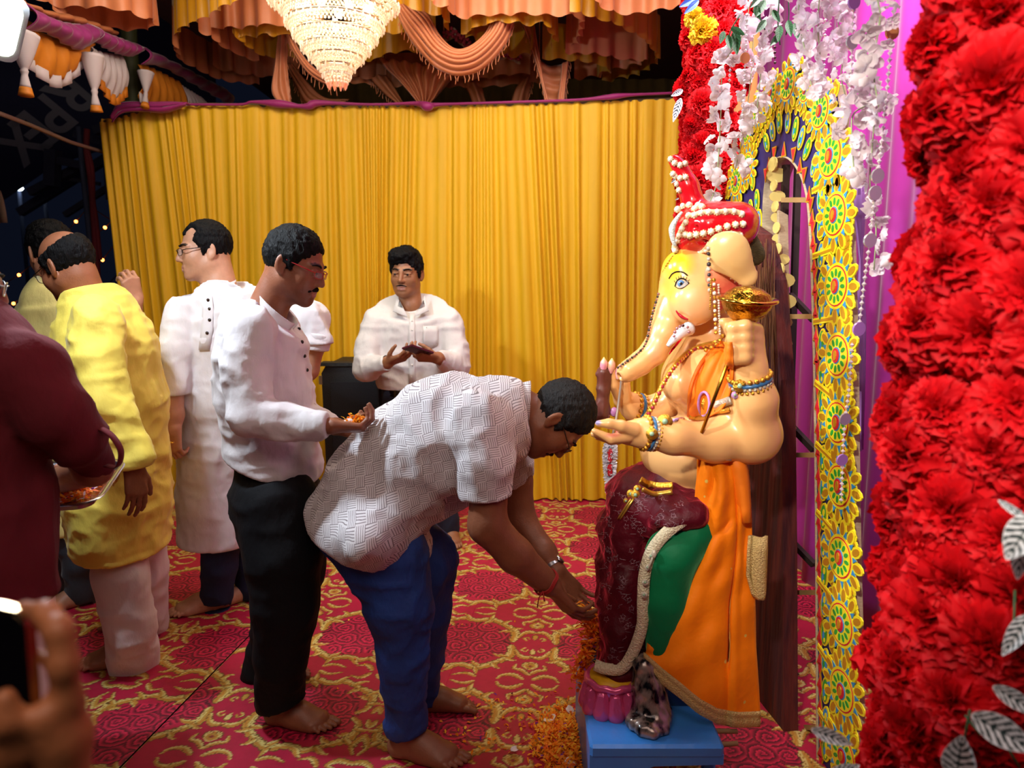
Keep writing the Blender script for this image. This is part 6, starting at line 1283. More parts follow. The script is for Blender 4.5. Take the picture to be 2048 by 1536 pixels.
    b = MB(); pts = [hit(1408 + 11 * math.cos(a), 808 + 24 * math.sin(a), .022) for a in np.linspace(0, 2 * math.pi, 16, endpoint=False)]; b.tube(pts, .004, 6, closed=True); pa = b.obj('paisley_patch', mat('lilac_trim', '#b884c8', .4), t); b = MB(); b.ball(hit(1408, 808, .020), .014, 10, sc=(.55, .3, 1.2)); b.obj('paisley_gold', GOLDP, pa)
    ribbon([hit(1428, 812, .012), hit(1446, 806, .012), hit(1462, 800, .012)], .022, SILV, 'armlet'); ribbon([hit(1430, 824, .012), hit(1448, 822, .012), hit(1460, 818, .012)], .008, GOLDP, 'armlet_edge')
    ribbon([P(1432, 913, 1.93), P(1450, 912, 1.925), P(1462, 913, 1.93)], .022, SILV, 'elbow_braid')
    # belt with buckle and tassels
    ribbon([P(1280, 960, 2.0), hit(1295, 968, .008, db), hit(1318, 973, .008, db), hit(1346, 972, .008, db)], .022, GOLDP, 'belt'); ribbon([P(1284, 978, 1.99), hit(1310, 988, .01, db), hit(1345, 984, .01, db)], .012, mat('brass_bead', '#e4bd52'), 'belt_cord')
    for x, y, r in ((1275, 978, .012), (1271, 990, .014), (1262, 988, .013), (1252, 1002, .008)): brooch(x, y, r, GOLDP, 'buckle', db, 2.0)
    b = MB(); 
    for dx in (0, 5): b.tube(cat([hit(1262 + dx, 998, .008, db), hit(1250 + dx, 1016, .008, db), hit(1236 + dx, 1038, .008, db)], 4), .003, 5)
    b.obj('belt_tassel', mat('brass_bead', '#e4bd52'), t)
    # back board of the throne
    pn = nrm(V3(-1, -.12, 0)); q0 = P(1540, 900, 2.42); b = MB(); b.prism([PP(x, y, q0, pn) for x, y in ((1478, 440), (1520, 470), (1545, 560), (1562, 760), (1566, 1100), (1568, 1560), (1430, 1560), (1440, 900), (1455, 600))], -pn * .05)
    b.obj('throne_back', mat('throne_thatch', '#5a1a14', .8, var=.5, vscale=18, stretch=(1.5, 1.5, .14), bump=.9, bscale=26, col2='#3a0812'), t, recalc=True)
    b = MB(); rr = random.Random(4)
    for i in range(70):
        x = rr.uniform(1497, 1556); y = rr.uniform(470, 640); p = PP(x, y, q0, pn) + pn * .006; q = PP(x + rr.uniform(-2, 6), y + rr.uniform(60, 240), q0, pn) + pn * .008; b.tube([p, (p + q) / 2 + V3(-.006, 0, 0), q], .0022, 3)
    o = b.obj('straw', mat('brown_straw', '#6b3c16', .8, var=.4), t); o['kind'] = 'stuff'
    return t, bv
ST, SBV = statue()
def held_items():
    t = thing('brass_mace', 'hammered brass bowl-headed mace held upright in the raised near fist of the statue', 'mace', P(1470, 720, 1.93)); brass = mat('hammered_brass', '#b98a26', .2, 1.0, bump=1.0, bscale=38)
    c = P(1489, 640, 1.93); s = S(1490, 640, 1.93); ax = nrm(P(1500, 560, 1.915) - c)
    b = MB(); b.lathe([(.014, -.03), (.016, -.012), (.022, -.004), (.030, .0), (.050, .014), (.062, .034), (.067, .050)], c, ax, 40); bo = b.obj('bowl', brass, t)
    b = MB(); b.lathe([(.060, .050), (.078, .052), (.080, .056), (.078, .060), (.062, .060)], c, ax, 40); b.obj('rim', mat('smooth_brass', '#c59a34', .15, 1.0), bo)
    b = MB(); b.lathe([(.062, .060), (.055, .072), (.036, .084), (.012, .090), (.0, .091)], c, ax, 30); b.obj('lid', brass, bo); b = MB(); b.lathe([(.03, -.006), (.034, 0), (.03, .006)], c + ax * .002, ax, 24); b.obj('collar_ring', mat('smooth_brass', '#c59a34'), bo)
    b = MB(); a, e = P(1480, 660, 1.93), P(1403, 866, 1.90); b.tube([a, e], [.0062, .0048], 8); b.obj('rod', mat('gold_rod', '#b88a2a', .25, 1.0), t)
    t = thing('lotus_bud', 'withered brown and pink lotus held up in the far hand of the statue', 'flower', P(1210, 830, 2.36)); br = mat('withered_brown', '#5c2a20', .45, var=.4, vscale=20, coat=.3)
    d = SDF(); d.px([(1208, 745, 2.34, 15), (1207, 780, 2.34, 13), (1204, 815, 2.34, 15), (1203, 828, 2.34, 17)], .01); d.px([(1196, 748, 2.34, 7), (1222, 742, 2.34, 7)], .006); sdf_obj('bud', d, .005, br, t, [(.003, (40, 40, 20), 2)])
    pk = mat('pink_petal_paint', '#d88a9c', .35, col2='#e8c07a', vscale=14)
    for x, y, dx in ((1208, 714, 0), (1224, 716, 3), (1240, 728, 6)):
        b = MB(); b.lathe([(.001, 0), (.012, -.016), (.013, -.03), (.006, -.05)], P(x, y, 2.33), (dx * .02, 0, 1), 10); b.obj('petal', pk, t)
    for x, y in ((1192, 826), (1212, 830), (1228, 824)): b = MB(); b.ball(P(x, y, 2.33), .017, 8, sc=(.8, .5, 1)); b.obj('petal', mat('mauve_petal_paint', '#b87ab0', .35), t)
    t = thing('tinsel_garland', 'silver tinsel string with two red sections hanging from the far statue hand', 'garland', P(1218, 900, 2.3)); sil = mat('silver_tinsel', '#f0f2ff', .35, .1)
    rr = random.Random(8); b = MB()
    for (x0, y0, x1, y1, w0, w1, n) in ((1222, 878, 1220, 905, 9, 14, 260), (1220, 905, 1219, 950, 14, 11, 320), (1219, 950, 1214, 985, 10, 3, 160), (1212, 1040, 1208, 1080, 7, 6, 220)):
        for _ in range(n):
            k = rr.random(); x = x0 + (x1 - x0) * k; y = y0 + (y1 - y0) * k; w = w0 + (w1 - w0) * k; a = rr.uniform(0, 6.28); p = P(x, y, 2.3); q = p + V3(math.cos(a), math.sin(a), rr.uniform(-.6, .4)) * w * 1.15 * S(x, y, 2.3); u = V3(rr.uniform(-1, 1), rr.uniform(-1, 1), 1) * .0034; b.add([p + u, p - u, q - u * .5, q + u * .5], [(0, 1, 2, 3)])
    o = b.obj('tinsel', sil, t); o['kind'] = 'stuff'
    b = MB()
    for y in (905, 918, 936, 945): b.ball(P(1220, y, 2.286), .009, 8, sc=(1, .6, 1.6))
    b.obj('red_tuft', mat('red_tuft', '#c8142c', .8), t)
    b = MB(); b.tube(cat([P(1244, 752, 2.32), P(1238, 800, 2.32), P(1232, 840, 2.31), P(1222, 885, 2.3)], 5), .0045, 5); b.tube(cat([P(1214, 985, 2.3), P(1212, 1030, 2.28), P(1206, 1100, 2.24), P(1198, 1180, 2.2), P(1186, 1240, 2.16)], 5), .0032, 5); b.obj('cord', mat('silver_cord', '#b8a89c', .35, .6), t)
held_items()
def pedestal():
    blue = mat('blue_gloss_paint', '#3b8ae2', .32, var=.10, vscale=6, bump=.2, bscale=25)
    t = thing('blue_stool', 'low blue painted wooden stand under the statue feet, right of the petal pile', 'stool', (PZ(1300, 1480, .21)[0], 2.0, 0))
    zt = .215; A = PZ(1180, 1492, zt); B = PZ(1446, 1484, zt); x0, x1, y0 = A[0], B[0], min(A[1], B[1]); y1 = 2.3
    b = MB(); b.box(((x0 + x1) / 2, (y0 + y1) / 2, zt - .02), (x1 - x0, y1 - y0, .04)); top = b.obj('top', blue, t); top.modifiers.new('bevel', 'BEVEL').width = .008
    b = MB(); out = [V3(x0, y0 + .004, zt - .03), V3(x1, y0 + .004, zt - .03), V3(x1, y0 + .004, zt - .06), V3(x0 + .18, y0 + .004, zt - .065), V3(x0 + .115, y0 + .004, zt - .09), V3(x0 + .085, y0 + .004, zt - .13), V3(x0 + .075, y0 + .004, 0), V3(x0, y0 + .004, 0)]; b.prism(out, V3(0, .03, 0)); b.obj('apron', blue, t, recalc=True)
    b = MB(); b.box((x0 + .012, (y0 + y1) / 2, (zt - .03) / 2), (.022, y1 - y0 - .02, zt - .03)); b.obj('side_panel', blue, t)
    wood = mat('raw_bamboo', '#8a6a44', .75, var=.3)
    for x, y, m in ((x0 + .20, y0 + .08, wood), (x1 - .03, y0 + .05, blue), (x1 - .03, y1 - .05, wood), (x0 + .25, y1 - .1, wood)): b = MB(); b.tube([V3(x, y, zt - .03), V3(x + .004, y, 0)], [.022, .018], 8); b.obj('leg', m, t)
    b = MB()
    for k in range(4): b.tube([V3(x1 - .06, y0 + .05 + .07 * k, zt - .035), V3(x1 + .05 + .02 * k, y0 + .04 + .07 * k, zt - .02 - .01 * k)], .007, 6)
    b.tube([V3(x0 + .22, y0 + .05, .07), V3(x1 - .08, y0 + .12, .15)], .006, 6); b.tube([V3(x1 - .14, y0 + .2, .02), V3(x1 - .10, y0 + .18, .17)], .012, 6); b.obj('bamboo_sticks', wood, t)
    b = MB(); out = [PZ(x, y, zt)[:2] for x, y in ((1328, 1470), (1420, 1458), (1440, 1440))]; Y0_ = 2.03; b.box(((P(1330, 1400, Y0_)[0] + P(1432, 1400, Y0_)[0]) / 2, Y0_ + .1, zt + .06), (P(1432, 1400, Y0_)[0] - P(1330, 1400, Y0_)[0], .2, .14)); b.obj('riser', mat('blue_matt_paint', '#2a62a0', .6, var=.1), t)
    t = thing('lotus_footrest', 'pink and silver painted lotus footrest with yellow top on the blue stand', 'footrest', P(1225, 1400, 2.02)); pink = mat('pink_metallic_paint', '#e0588e', .22, .35, coat=.5)
    c = PZ(1222, 1432, zt); c = V3(c[0] + .008, c[1] + .06, zt - .012)
    b = MB(); b.lathe([(.05, .0), (.062, .04), (.072, .08), (.076, .098), (.070, .105), (0, .105)], c, (0, 0, 1), 24); b.obj('core', pink, t)
    b = MB(); b.lathe([(.066, .1055), (.066, .110), (0, .111)], c, (0, 0, 1), 24); b.obj('yellow_top', mat('yellow_paint', '#d9a410', .5, var=.25, vscale=30), t)
    b = MB(); b.tube([c + V3(.073 * math.cos(a), .073 * math.sin(a), .100 + .003 * math.sin(9 * a)) for a in np.linspace(0, 6.283, 40, endpoint=False)], .011, 8, closed=True); b.obj('rim', pink, t)
    for k in range(11):
        a = 2 * math.pi * k / 11 + .2; dr = V3(math.cos(a), math.sin(a), 0); sd = V3(-math.sin(a), math.cos(a), 0); d = SDF()
        d.cone(c + dr * .068 + V3(0, 0, .085), c + dr * .078 + V3(0, 0, .03), .018, .028, .01, flat=(dr, .55)); d.ell(c + dr * .085 + V3(0, 0, .022), (.015, .02, .02), np.array([dr, sd, V3(0, 0, 1)]), .012)
        for q in (-1, 0, 1): d.cone(c + dr * .083 + sd * .008 * q + V3(0, 0, .085), c + dr * .094 + sd * .012 * q + V3(0, 0, .04), .0035, .0045, .004)
        d.plane(c, (0, 0, -1), .002, c - .15, c + V3(.15, .15, .02)); sdf_obj('lotus_petal', d, .0055, pink, t)
    t = thing('lion_paw', 'black and silver painted clawed paw leg beside the pink lotus footrest', 'throne leg', PZ(1290, 1470, zt)); d = SDF(); c = PZ(1292, 1474, zt)
    Yp = c[1] + .05; d.px([(1290, 1330, Yp + .05, 24), (1298, 1380, Yp + .04, 30), (1306, 1430, Yp + .02, 34), (1306, 1462, Yp, 34)], .03)
    for x, y, dy in ((1268, 1448, -.01), (1285, 1462, -.035), (1304, 1466, -.045), (1322, 1462, -.03)): d.px([(x + 6, y - 26, Yp + dy + .03, 15), (x, y - 4, Yp + dy, 17)], .012)
    d.plane(V3(0, 0, zt), (0, 0, -1), .003); sdf_obj('paw', d, .006, mat('black_silver_paint', '#15131a', .25, .5, vscale=34, col2='#a8968c', coat=.4, stretch=(1, 1, .5)), t, [(.003, (40, 40, 30), 3)])
    # silver drum stand far behind the petals, seen at the shin
    t = thing('silver_anklet', 'black and silver trimmed anklet band at the far shin of the statue', 'anklet', P(1168, 1310, 2.3)); d = SDF(); d.px([(1184, 1290, 2.28, 20), (1180, 1340, 2.28, 20)], .01); sdf_obj('band', d, .007, mat('black_silver_paint', '#15131a'), t, [(.004, (60, 60, 60), 3)])
pedestal()
# ------------------------------------------------------------------ decorated arch behind the statue
GY = mat('yellow_foil', '#fdf02a', .35, var=.05, coat=.2); GOLDF = mat('gold_foil', '#d8a62a', .28, .35); BLUEF = mat('blue_foil', '#2f9ae0', .3); GRNF = mat('green_foil', '#22a83c', .3); REDF = mat('red_foil', '#d8203a', .3); VIO = mat('violet_card', '#2e1f66', .6); PALEY = mat('pale_yellow_card', '#e6d680', .6, transl=.2); NEWS = mat('newsprint_card', '#b5a283', .85, var=.18, vscale=60, stretch=(1, 1, 4)); TAN = mat('bamboo_strip', '#a8834e', .7, var=.2)
A0 = P(1700, 768, 2.06); A1 = P(1450, 768, 3.0); AD = nrm(V3(A1[0] - A0[0], A1[1] - A0[1], 0)); AN = np.cross(AD, V3(0, 0, 1)); AN = AN if AN[0] < 0 else -AN
AR3 = [AD, V3(0, 0, 1), AN]
def AP(x, y, o=0.0): return PP(x, y, A0 + AN * o, AN)
def shape_mesh(name, layers):
    """flat foil ornament: list of (outline [(u, v)...], height, thickness, material)"""
    b = MB(); ms = []
    for (out, z, th, m) in layers:
        if m not in ms: ms.append(m)
        b.prism([V3(u, v, z) for u, v in out][::-1], V3(0, 0, th), ms.index(m))
    return b.mesh(name, ms)
def oval(rx, ry, n=14, cx=0, cy=0, a=0): return [(cx + math.cos(a) * rx * math.cos(t) - math.sin(a) * ry * math.sin(t), cy + math.sin(a) * rx * math.cos(t) + math.cos(a) * ry * math.sin(t)) for t in np.linspace(0, 2 * math.pi, n, endpoint=False)]
def medallion_mesh(R):
    L = []
    n = 12
    for k in range(n): a = 2 * math.pi * k / n; L += [(oval(.030 * R, .017 * R, 10, .082 * R * math.cos(a), .082 * R * math.sin(a), a), .0, .004, GY), (oval(.020 * R, .010 * R, 10, .084 * R * math.cos(a), .084 * R * math.sin(a), a), .004, .0015, GOLDF)]
    for k in range(n): a = 2 * math.pi * (k + .5) / n; L.append(([((.066 + .018 * q) * R * math.cos(a + d_), (.066 + .018 * q) * R * math.sin(a + d_)) for q, d_ in ((0, -.12), (0, .12), (1.1, 0))], .005, .0015, BLUEF))
    L += [(oval(.066 * R, .066 * R, 24), .002, .004, GY), (oval(.058 * R, .058 * R, 24), .006, .001, REDF), (oval(.054 * R, .054 * R, 24), .007, .001, GY)]
    for k in range(12): a = 2 * math.pi * k / 12; L.append((oval(.011 * R, .006 * R, 8, .038 * R * math.cos(a), .038 * R * math.sin(a), a), .008, .0015, GRNF))
    L += [(oval(.021 * R, .024 * R, 14), .008, .002, BLUEF), (oval(.018 * R, .021 * R, 14), .010, .002, REDF), (oval(.008 * R, .015 * R, 10), .012, .0025, GOLDF)]
    return shape_mesh('medallion', L)
def leafoval_mesh(c1, c2):
    return shape_mesh('paisley', [(oval(.022, .046, 16), 0, .004, GY), (oval(.018, .041, 16), .004, .001, GOLDF), (oval(.0155, .038, 16), .005, .001, c1), (oval(.007, .012, 8, .003, .014), .006, .001, GY), (oval(.006, .014, 8, -.003, -.010), .006, .001, c2), (oval(.005, .008, 8, .004, -.024), .006, .001, GY)])
def drop_mesh(): return shape_mesh('mirror_drop', [(oval(.014, .024, 12), 0, .003, GY), (oval(.009, .017, 12), .003, .0015, GOLDF)])
def arch():
    t = thing('ornamental_arch', 'tall yellow foil covered arch with medallions standing behind the statue', 'arch', (A0[0], A0[1], 0))
    outer = [(1718, 1640), (1712, 1536), (1708, 1300), (1703, 1100), (1700, 900), (1698, 700), (1694, 560), (1692, 470), (1688, 400), (1684, 340), (1676, 280), (1680, 225), (1672, 170), (1655, 165), (1644, 190), (1628, 180), (1612, 140), (1600, 118), (1586, 125), (1574, 150), (1562, 165), (1548, 150), (1536, 165), (1530, 185), (1514, 190), (1510, 235), (1492, 255), (1488, 290), (1480, 315), (1462, 340), (1455, 380), (1444, 410), (1440, 560), (1440, 900), (1440, 1640)]
    inner = [(1500, 1640), (1512, 1300), (1520, 1000), (1524, 800), (1526, 600), (1527, 480), (1528, 410), (1532, 365), (1540, 335), (1552, 318), (1568, 312), (1584, 320), (1600, 342), (1612, 375), (1620, 430), (1626, 560), (1631, 760), (1634, 1000), (1636, 1300), (1638, 1640)]
    # split into the two legs and the crown so each is a simple outline
    TH = -AN * .03
    def pl(name, pts, m=VIO): b = MB(); b.prism([AP(x, y) for x, y in pts], TH, 0, 1); return b.obj(name, [m, NEWS], t, recalc=True)
    pl('near_leg_panel', outer[:9] + inner[13:][::1]); pl('far_leg_panel', outer[-4:] + inner[:7]); pl('crown_panel', outer[8:-3] + inner[6:14])
    # inner lining board (newsprint over card)
    b = MB(); pin = cat([AP(x, y) for x, y in inner], 3); b.grid([[p + AN * .006 for p in pin], [p - AN * .085 for p in pin]], th=.004); b.obj('lining', NEWS, t)
    me = medallion_mesh(1.0); par_t = t
    def put(mesh, x, y, o, sc=1.0, rot=0.0, name=None, sy=None):
        p = AP(x, y, o); ob = link(name or mesh.name.split('.')[0], mesh, t, loc=p)
        M = Matrix(((-AD[0], 0, AN[0]), (-AD[1], 0, AN[1]), (0, 1, 0))); M2 = M @ Matrix.Rotation(rot, 3, 'Z'); ob.rotation_euler = M2.to_euler(); ob.scale = (sc, sy or sc, sc); return ob
    for x, y in ((1664, 312), (1673, 430), (1676, 572), (1678, 711), (1678, 845), (1682, 972), (1684, 1115), (1686, 1248), (1688, 1382), (1690, 1512)): put(me, x, y, .006, 1.04)
    for x, y, s_ in ((1643, 222, .85), (1578, 168, .85), (1544, 184, .72), (1518, 225, .65), (1494, 268, .62), (1475, 362, .9), (1497, 332, .8), (1612, 180, .62)): put(me, x, y, .008, s_)
    lb, lg = leafoval_mesh(BLUEF, GRNF), leafoval_mesh(GRNF, BLUEF)
    ys = list(range(395, 1540, 58))
    for i, y in enumerate(ys): put(lg if i % 2 else lb, 1643 + (y - 395) * .010, y, .004, .95, 0)
    for i, (x, y, a) in enumerate([(1534, 285, .5), (1546, 262, .35), (1560, 245, .15), (1577, 243, 0), (1592, 258, -.2), (1604, 276, -.4), (1616, 298, -.6), (1630, 330, -.3), (1636, 362, -.2)]): put(lb if i % 2 else lg, x, y, .004, .85, a)
    for i, (x, y) in enumerate([(1502, 420), (1498, 480), (1515, 400), (1520, 440), (1506, 360), (1512, 470)]): put(lb if i % 2 else lg, x, y, .004, .9, .2)
    dm = drop_mesh()
    for i, y in enumerate(range(365, 1540, 17)):
        put(dm, 1657 + .010 * (y - 400), y, .003, .85, 1.2 if i % 2 else 1.9)
    for i, y in enumerate(range(340, 1540, 15)): put(dm, 1696 + .012 * (y - 400) + 3 * math.sin(y * .047), y, .003, 1.1, -1.57 + .4 * math.sin(i * 1.3))
    for i, (x, y) in enumerate(outer[10:-3]):
        for k in (-1, 0, 1): put(dm, x + 3 * k, y + 3 + 6 * abs(k), .004, .9, -.35 * k)
    for i in range(26):
        a = i / 25; q = resample(np.array([(1500, 300), (1520, 255), (1545, 215), (1570, 200), (1600, 210), (1630, 255), (1648, 300)], float), 26)[i]
        put(dm, q[0], q[1], .003, .85, 0); put(dm, q[0] + 4, q[1] + 14, .003, .7, 0)
    # inner border: red triangles between gold bars
    tri = shape_mesh('triangle', [([(-.022, -.03), (.022, -.03), (0, .03)], 0, .003, GOLDF), ([(-.014, -.024), (.014, -.024), (0, .018)], .003, .0015, REDF)])
    bin_ = resample(np.array(inner[7:], float), 62)
    for i, q in enumerate(bin_): put(tri, q[0] + (5 if q[1] > 380 else 0), q[1] - (14 if q[1] < 380 else 0), .004, .85, 0 if i % 2 else math.pi)
    bm_ = shape_mesh('gold_bar', [([(-.062, -.010), (.062, -.010), (.062, .010), (-.062, .010)], 0, .004, GY), ([(-.058, -.004), (.058, -.004), (.058, .004), (-.058, .004)], .004, .001, GOLDF)])
    for y in (372, 506, 640, 780, 906, 1045, 1182, 1320, 1452): put(bm_, 1646 + (y - 400) * .011, y, .006, 1.0, -.25 if y > 700 else .15)
    # scalloped pale card edge on the far leg, seen from behind
    sc = shape_mesh('scallop', [(oval(.024, .017, 12, .012, 0), 0, .003, PALEY)])
    for i, y in enumerate(range(330, 1560, 21)):
        x = np.interp(y, [q[1] for q in inner[6::-1]], [q[0] for q in inner[6::-1]]) if y > 410 else 1528 + (410 - y) * .12
        o = put(sc, 1560 if y > 600 else 1542 + (y - 330) * .066, y, .01, 1.15 if (y // 90) % 3 else 1.5, 0); o.rotation_euler = (math.pi / 2, .0, math.radians(-8)) if y % 2 else o.rotation_euler
    # bamboo frame behind: uprights, rungs, braces
    b = MB(); 
    for x, Y in ((1572, 2.62), (1596, 2.78)): b.bar(P(x, 330, Y), V3(P(x, 768, Y)[0], Y, 0), .022)
    b.obj('frame_post', mat('dark_wood', '#2a1a14', .8, var=.3), t)
    b = MB(); b.prism([P(x, y, 2.55) for x, y in ((1558, 420), (1576, 430), (1582, 760), (1584, 1100), (1584, 1640), (1566, 1640), (1566, 1000))], V3(0, .02, 0)); b.obj('newsprint_post', NEWS, t, recalc=True)
    for y in (400, 633, 910, 1185, 1455): b = MB(); b.bar(P(1566, y, 2.5), AP(1636, y, -.02), .016); b.obj('rung', TAN, t)
    for y in (880, 1110, 1370, 620): b = MB(); b.bar(P(1580, y - 30, 2.6), P(1628, y + 20, 2.5), .02); b.obj('brace', mat('dark_wood', '#2a1a14'), t)
    b = MB(); rows = [[P(x + w, y, 2.48) + V3(0, .02 * math.sin(y * .02 + w), 0) for w in (0, 5, 10, 16)] for x, y in ((1706, 330), (1712, 420), (1714, 520), (1712, 640), (1714, 760), (1712, 900))]; b.grid(rows, th=.004); b.obj('paper_strip', mat('lilac_paper', '#b07ac0', .7, transl=.2), t)
    return t
arch()
# ------------------------------------------------------------------ carnations
RED = mat('red_fabric_petal', '#e8121e', .6, var=.22, vscale=14, transl=.35, spec=.25); YEL = mat('yellow_fabric_petal', '#f2c012', .6, transl=.3); GRN = mat('green_plastic_stem', '#2a5a34', .6)
def carnation(seed, m, R=.060, n=84):
    rr = random.Random(seed); b = MB()
    for i in range(n):
        s = i / n; lay = s ** .8; tilt = 1.25 * (1 - lay) + rr.uniform(-.2, .2) + .12; az = i * 2.39996 + rr.uniform(-.25, .25); L = R * (.66 + .34 * lay) * rr.uniform(.88, 1.12); wd = .8 + .4 * rr.random()
        dr = V3(math.cos(az), math.sin(az), 0); sd = V3(-math.sin(az), math.cos(az), 0); ph = rr.uniform(0, 6.28); rows = []
        for k, q in enumerate((.12, .5, .82, 1.0)):
            row = []
            for j in range(9):
                w = (j / 8 - .5); ang = w * 1.05 * wd; rad = L * q * (1 + (.035 * (-1) ** j if k == 3 else 0)); c2 = math.cos(ang); s2 = math.sin(ang)
                ruf = L * .17 * q * q * math.sin(j * 1.9 + ph); tl = tilt + .35 * (1 - q) - .40 * q * q * lay
                row.append(dr * (rad * c2 * math.cos(tl)) + sd * rad * s2 + V3(0, 0, rad * math.sin(tl) * c2 + ruf * math.cos(tl)) - dr * ruf * math.sin(tl))
            rows.append(row)
        b.grid(rows)
    return b.mesh('carnation', m)
CARN = [carnation(i, RED) for i in range(4)]; CARNY = carnation(9, YEL)
def flower_column(label, axis, rad, z0, z1, step, centre_dir, span, yellow=(), core=None, seed=0, sc=1.0, sq=1.0):
    a, c_ = np.asarray(axis[0]), np.asarray(axis[1]); rr = random.Random(seed); t = thing('flower_column', label, 'column', (a[0], a[1], 0))
    at = lambda z: a + (c_ - a) * ((z - a[2]) / (c_[2] - a[2]))
    b = MB(); b.tube([at(0), at(1.2), at(z1 + .1)], rad * .62, 16); b.obj('cloth_pole', core or mat('orange_pole_cloth', '#d87a1e', .6, var=.2, vscale=5, bump=.3, bscale=14, stretch=(2, 2, .4)), t)
    z = z0; row = 0
    while z < z1:
        n = max(3, int(span * rad * sq / step))
        for j in range(n):
            an = centre_dir + span * ((j + .5 * (row % 2)) / n - .5) + rr.uniform(-.16, .16); zz = z + rr.uniform(-.25, .25) * step; d = V3(math.cos(an), math.sin(an), rr.uniform(-.25, .3))
            if rr.random() < .05: continue
            p = at(zz) + V3(d[0], d[1], 0) * rad * rr.uniform(.72, .96)
            yl = any(abs(zz - yz) < .035 and abs((an - centre_dir) - ya) < .35 for yz, ya in yellow)
            o = link('carnation', CARNY if yl else rr.choice(CARN), t, loc=p); o.rotation_euler = Vector(nrm(d + V3(rr.uniform(-.35, .35), rr.uniform(-.35, .35), rr.uniform(-.3, .3)))).to_track_quat('Z', 'Y').to_euler(); o.rotation_euler.rotate_axis('Z', rr.uniform(0, 6.28)); k = sc * rr.uniform(.82, 1.2); o.scale = (k, k, k)
        z += step * .88; row += 1
    return t
nearcol = flower_column('massive column of red fabric carnations filling the right picture edge', (V3(.790, 1.10, 0), V3(.790, 1.10, 2.6)), .165, .55, 2.25, .098, math.radians(215), math.radians(215), seed=3, sc=1.18)
farcol = flower_column('slimmer far column of red carnations rising above the statue turban', (P(1408, 700, 3.2) * [1, 1, 0], P(1436, 0, 3.2)), .125, .9, 3.2, .082, math.radians(235), math.radians(250), yellow=((2.70, -.3), (2.72, .1), (2.55, -.5), (2.52, -.3)), seed=5, sc=.98)
b = MB(); q = P(1470, 300, 3.45); b.tube([V3(q[0], q[1], z) for z in (0, 1.5, 3.4)], .085, 16); tp = thing('cloth_pole', 'tan cloth wrapped pole between the far flower column and the pink satin', 'pole', (q[0], q[1], 0)); b.obj('cloth', mat('tan_cloth', '#b58440', .7, var=.2, vscale=6, stretch=(2, 2, .4), bump=.3, bscale=14), tp)
# striped leaves stuck between the near carnations
def leaf_mesh(name, c_light, c_dark, stripes=True, m=None):
    n, k = 41, 17; v = []; col = []
    for i in range(n):
        s = i / (n - 1); w = .5 * math.sin(math.pi * s ** .8) ** .8 * .42
        for j in range(k):
            u = j / (k - 1) * 2 - 1; v.append((u * w, s, .10 * abs(u) * math.sin(math.pi * s) + .12 * s * s - .12 * s))
            f = (s * 7 - abs(u) * 1.7) % 1.0; dk = (f < .48 and .10 < abs(u) < .90 and .04 < s < .95) or abs(u) < .04; col.append(c_dark if (dk and stripes) else c_light)
    i = np.arange(n * k).reshape(n, k); q = np.stack([i[:-1, :-1], i[:-1, 1:], i[1:, 1:], i[1:, :-1]], -1).reshape(-1, 4)
    return mesh_np(name, np.array(v), q, m or mat('leaf_print', '#ffffff', .5, attr=True, transl=.15), True, np.array(col))
LS = leaf_mesh('leaf', srgb('#f0f5fb'), srgb('#143032')); LG = leaf_mesh('leaf', srgb('#3f7a45'), srgb('#234f2c'))
def put_leaf(me, par, x0, y0, x1, y1, Ya, Yb, wid=1.0, roll=0.0):
    a, c_ = P(x0, y0, Ya), P(x1, y1, Yb); L = np.linalg.norm(c_ - a); yv = nrm(c_ - a); zv = nrm(CAM - a); zv = nrm(zv - yv * np.dot(zv, yv)); xv = np.cross(yv, zv)
    o = link('leaf', me, par, loc=a); M = Matrix(((xv[0], yv[0], zv[0]), (xv[1], yv[1], zv[1]), (xv[2], yv[2], zv[2]))) @ Matrix.Rotation(roll, 3, 'Y'); o.rotation_euler = M.to_euler(); o.scale = (L * wid, L, L); return o
for q in ((1942, 1428, 2075, 1505, .88, .84, 1.15), (1985, 1372, 2085, 1432, .89, .86, .9), (1912, 1560, 1925, 1470, .87, .86, 1.3), (1622, 1458, 1706, 1490, 1.02, 1.0, .8), (2070, 1030, 2012, 1120, .84, .82, 1.3), (1996, 1000, 2070, 1050, .88, .85, .5), (2060, 1228, 2004, 1312, .9, .88, .8), (2050, 1050, 2034, 1160, .86, .86, .8), (1650, 1560, 1720, 1530, 1.0, 1.0, .9)): put_leaf(LS, nearcol, *q)
for q in ((1366, 180, 1342, 192, 3.0, 2.98, .9), (1362, 196, 1346, 244, 3.0, 2.98, .7), (1356, 355, 1342, 366, 2.9, 2.9, .9), (1358, 396, 1350, 400, 2.9, 2.9, .9)): put_leaf(LS, farcol, *q)
LB = leaf_mesh('leaf', srgb('#3d66b8'), srgb('#3d66b8'), False)
for q in ((1395, -6, 1358, 14, 3.0, 2.98, .8), (1398, 0, 1368, 28, 3.0, 2.98, .7)): put_leaf(LB, farcol, *q)
b = MB()
for x, y, x2, y2 in ((1925, 1500, 1940, 1420), (1930, 1430, 1960, 1470), (2000, 1470, 2040, 1536), (2030, 1180, 2026, 1300)): b.tube([P(x, y, .93), P(x2, y2, .91)], .0016, 5)
b.obj('stem', GRN, nearcol)
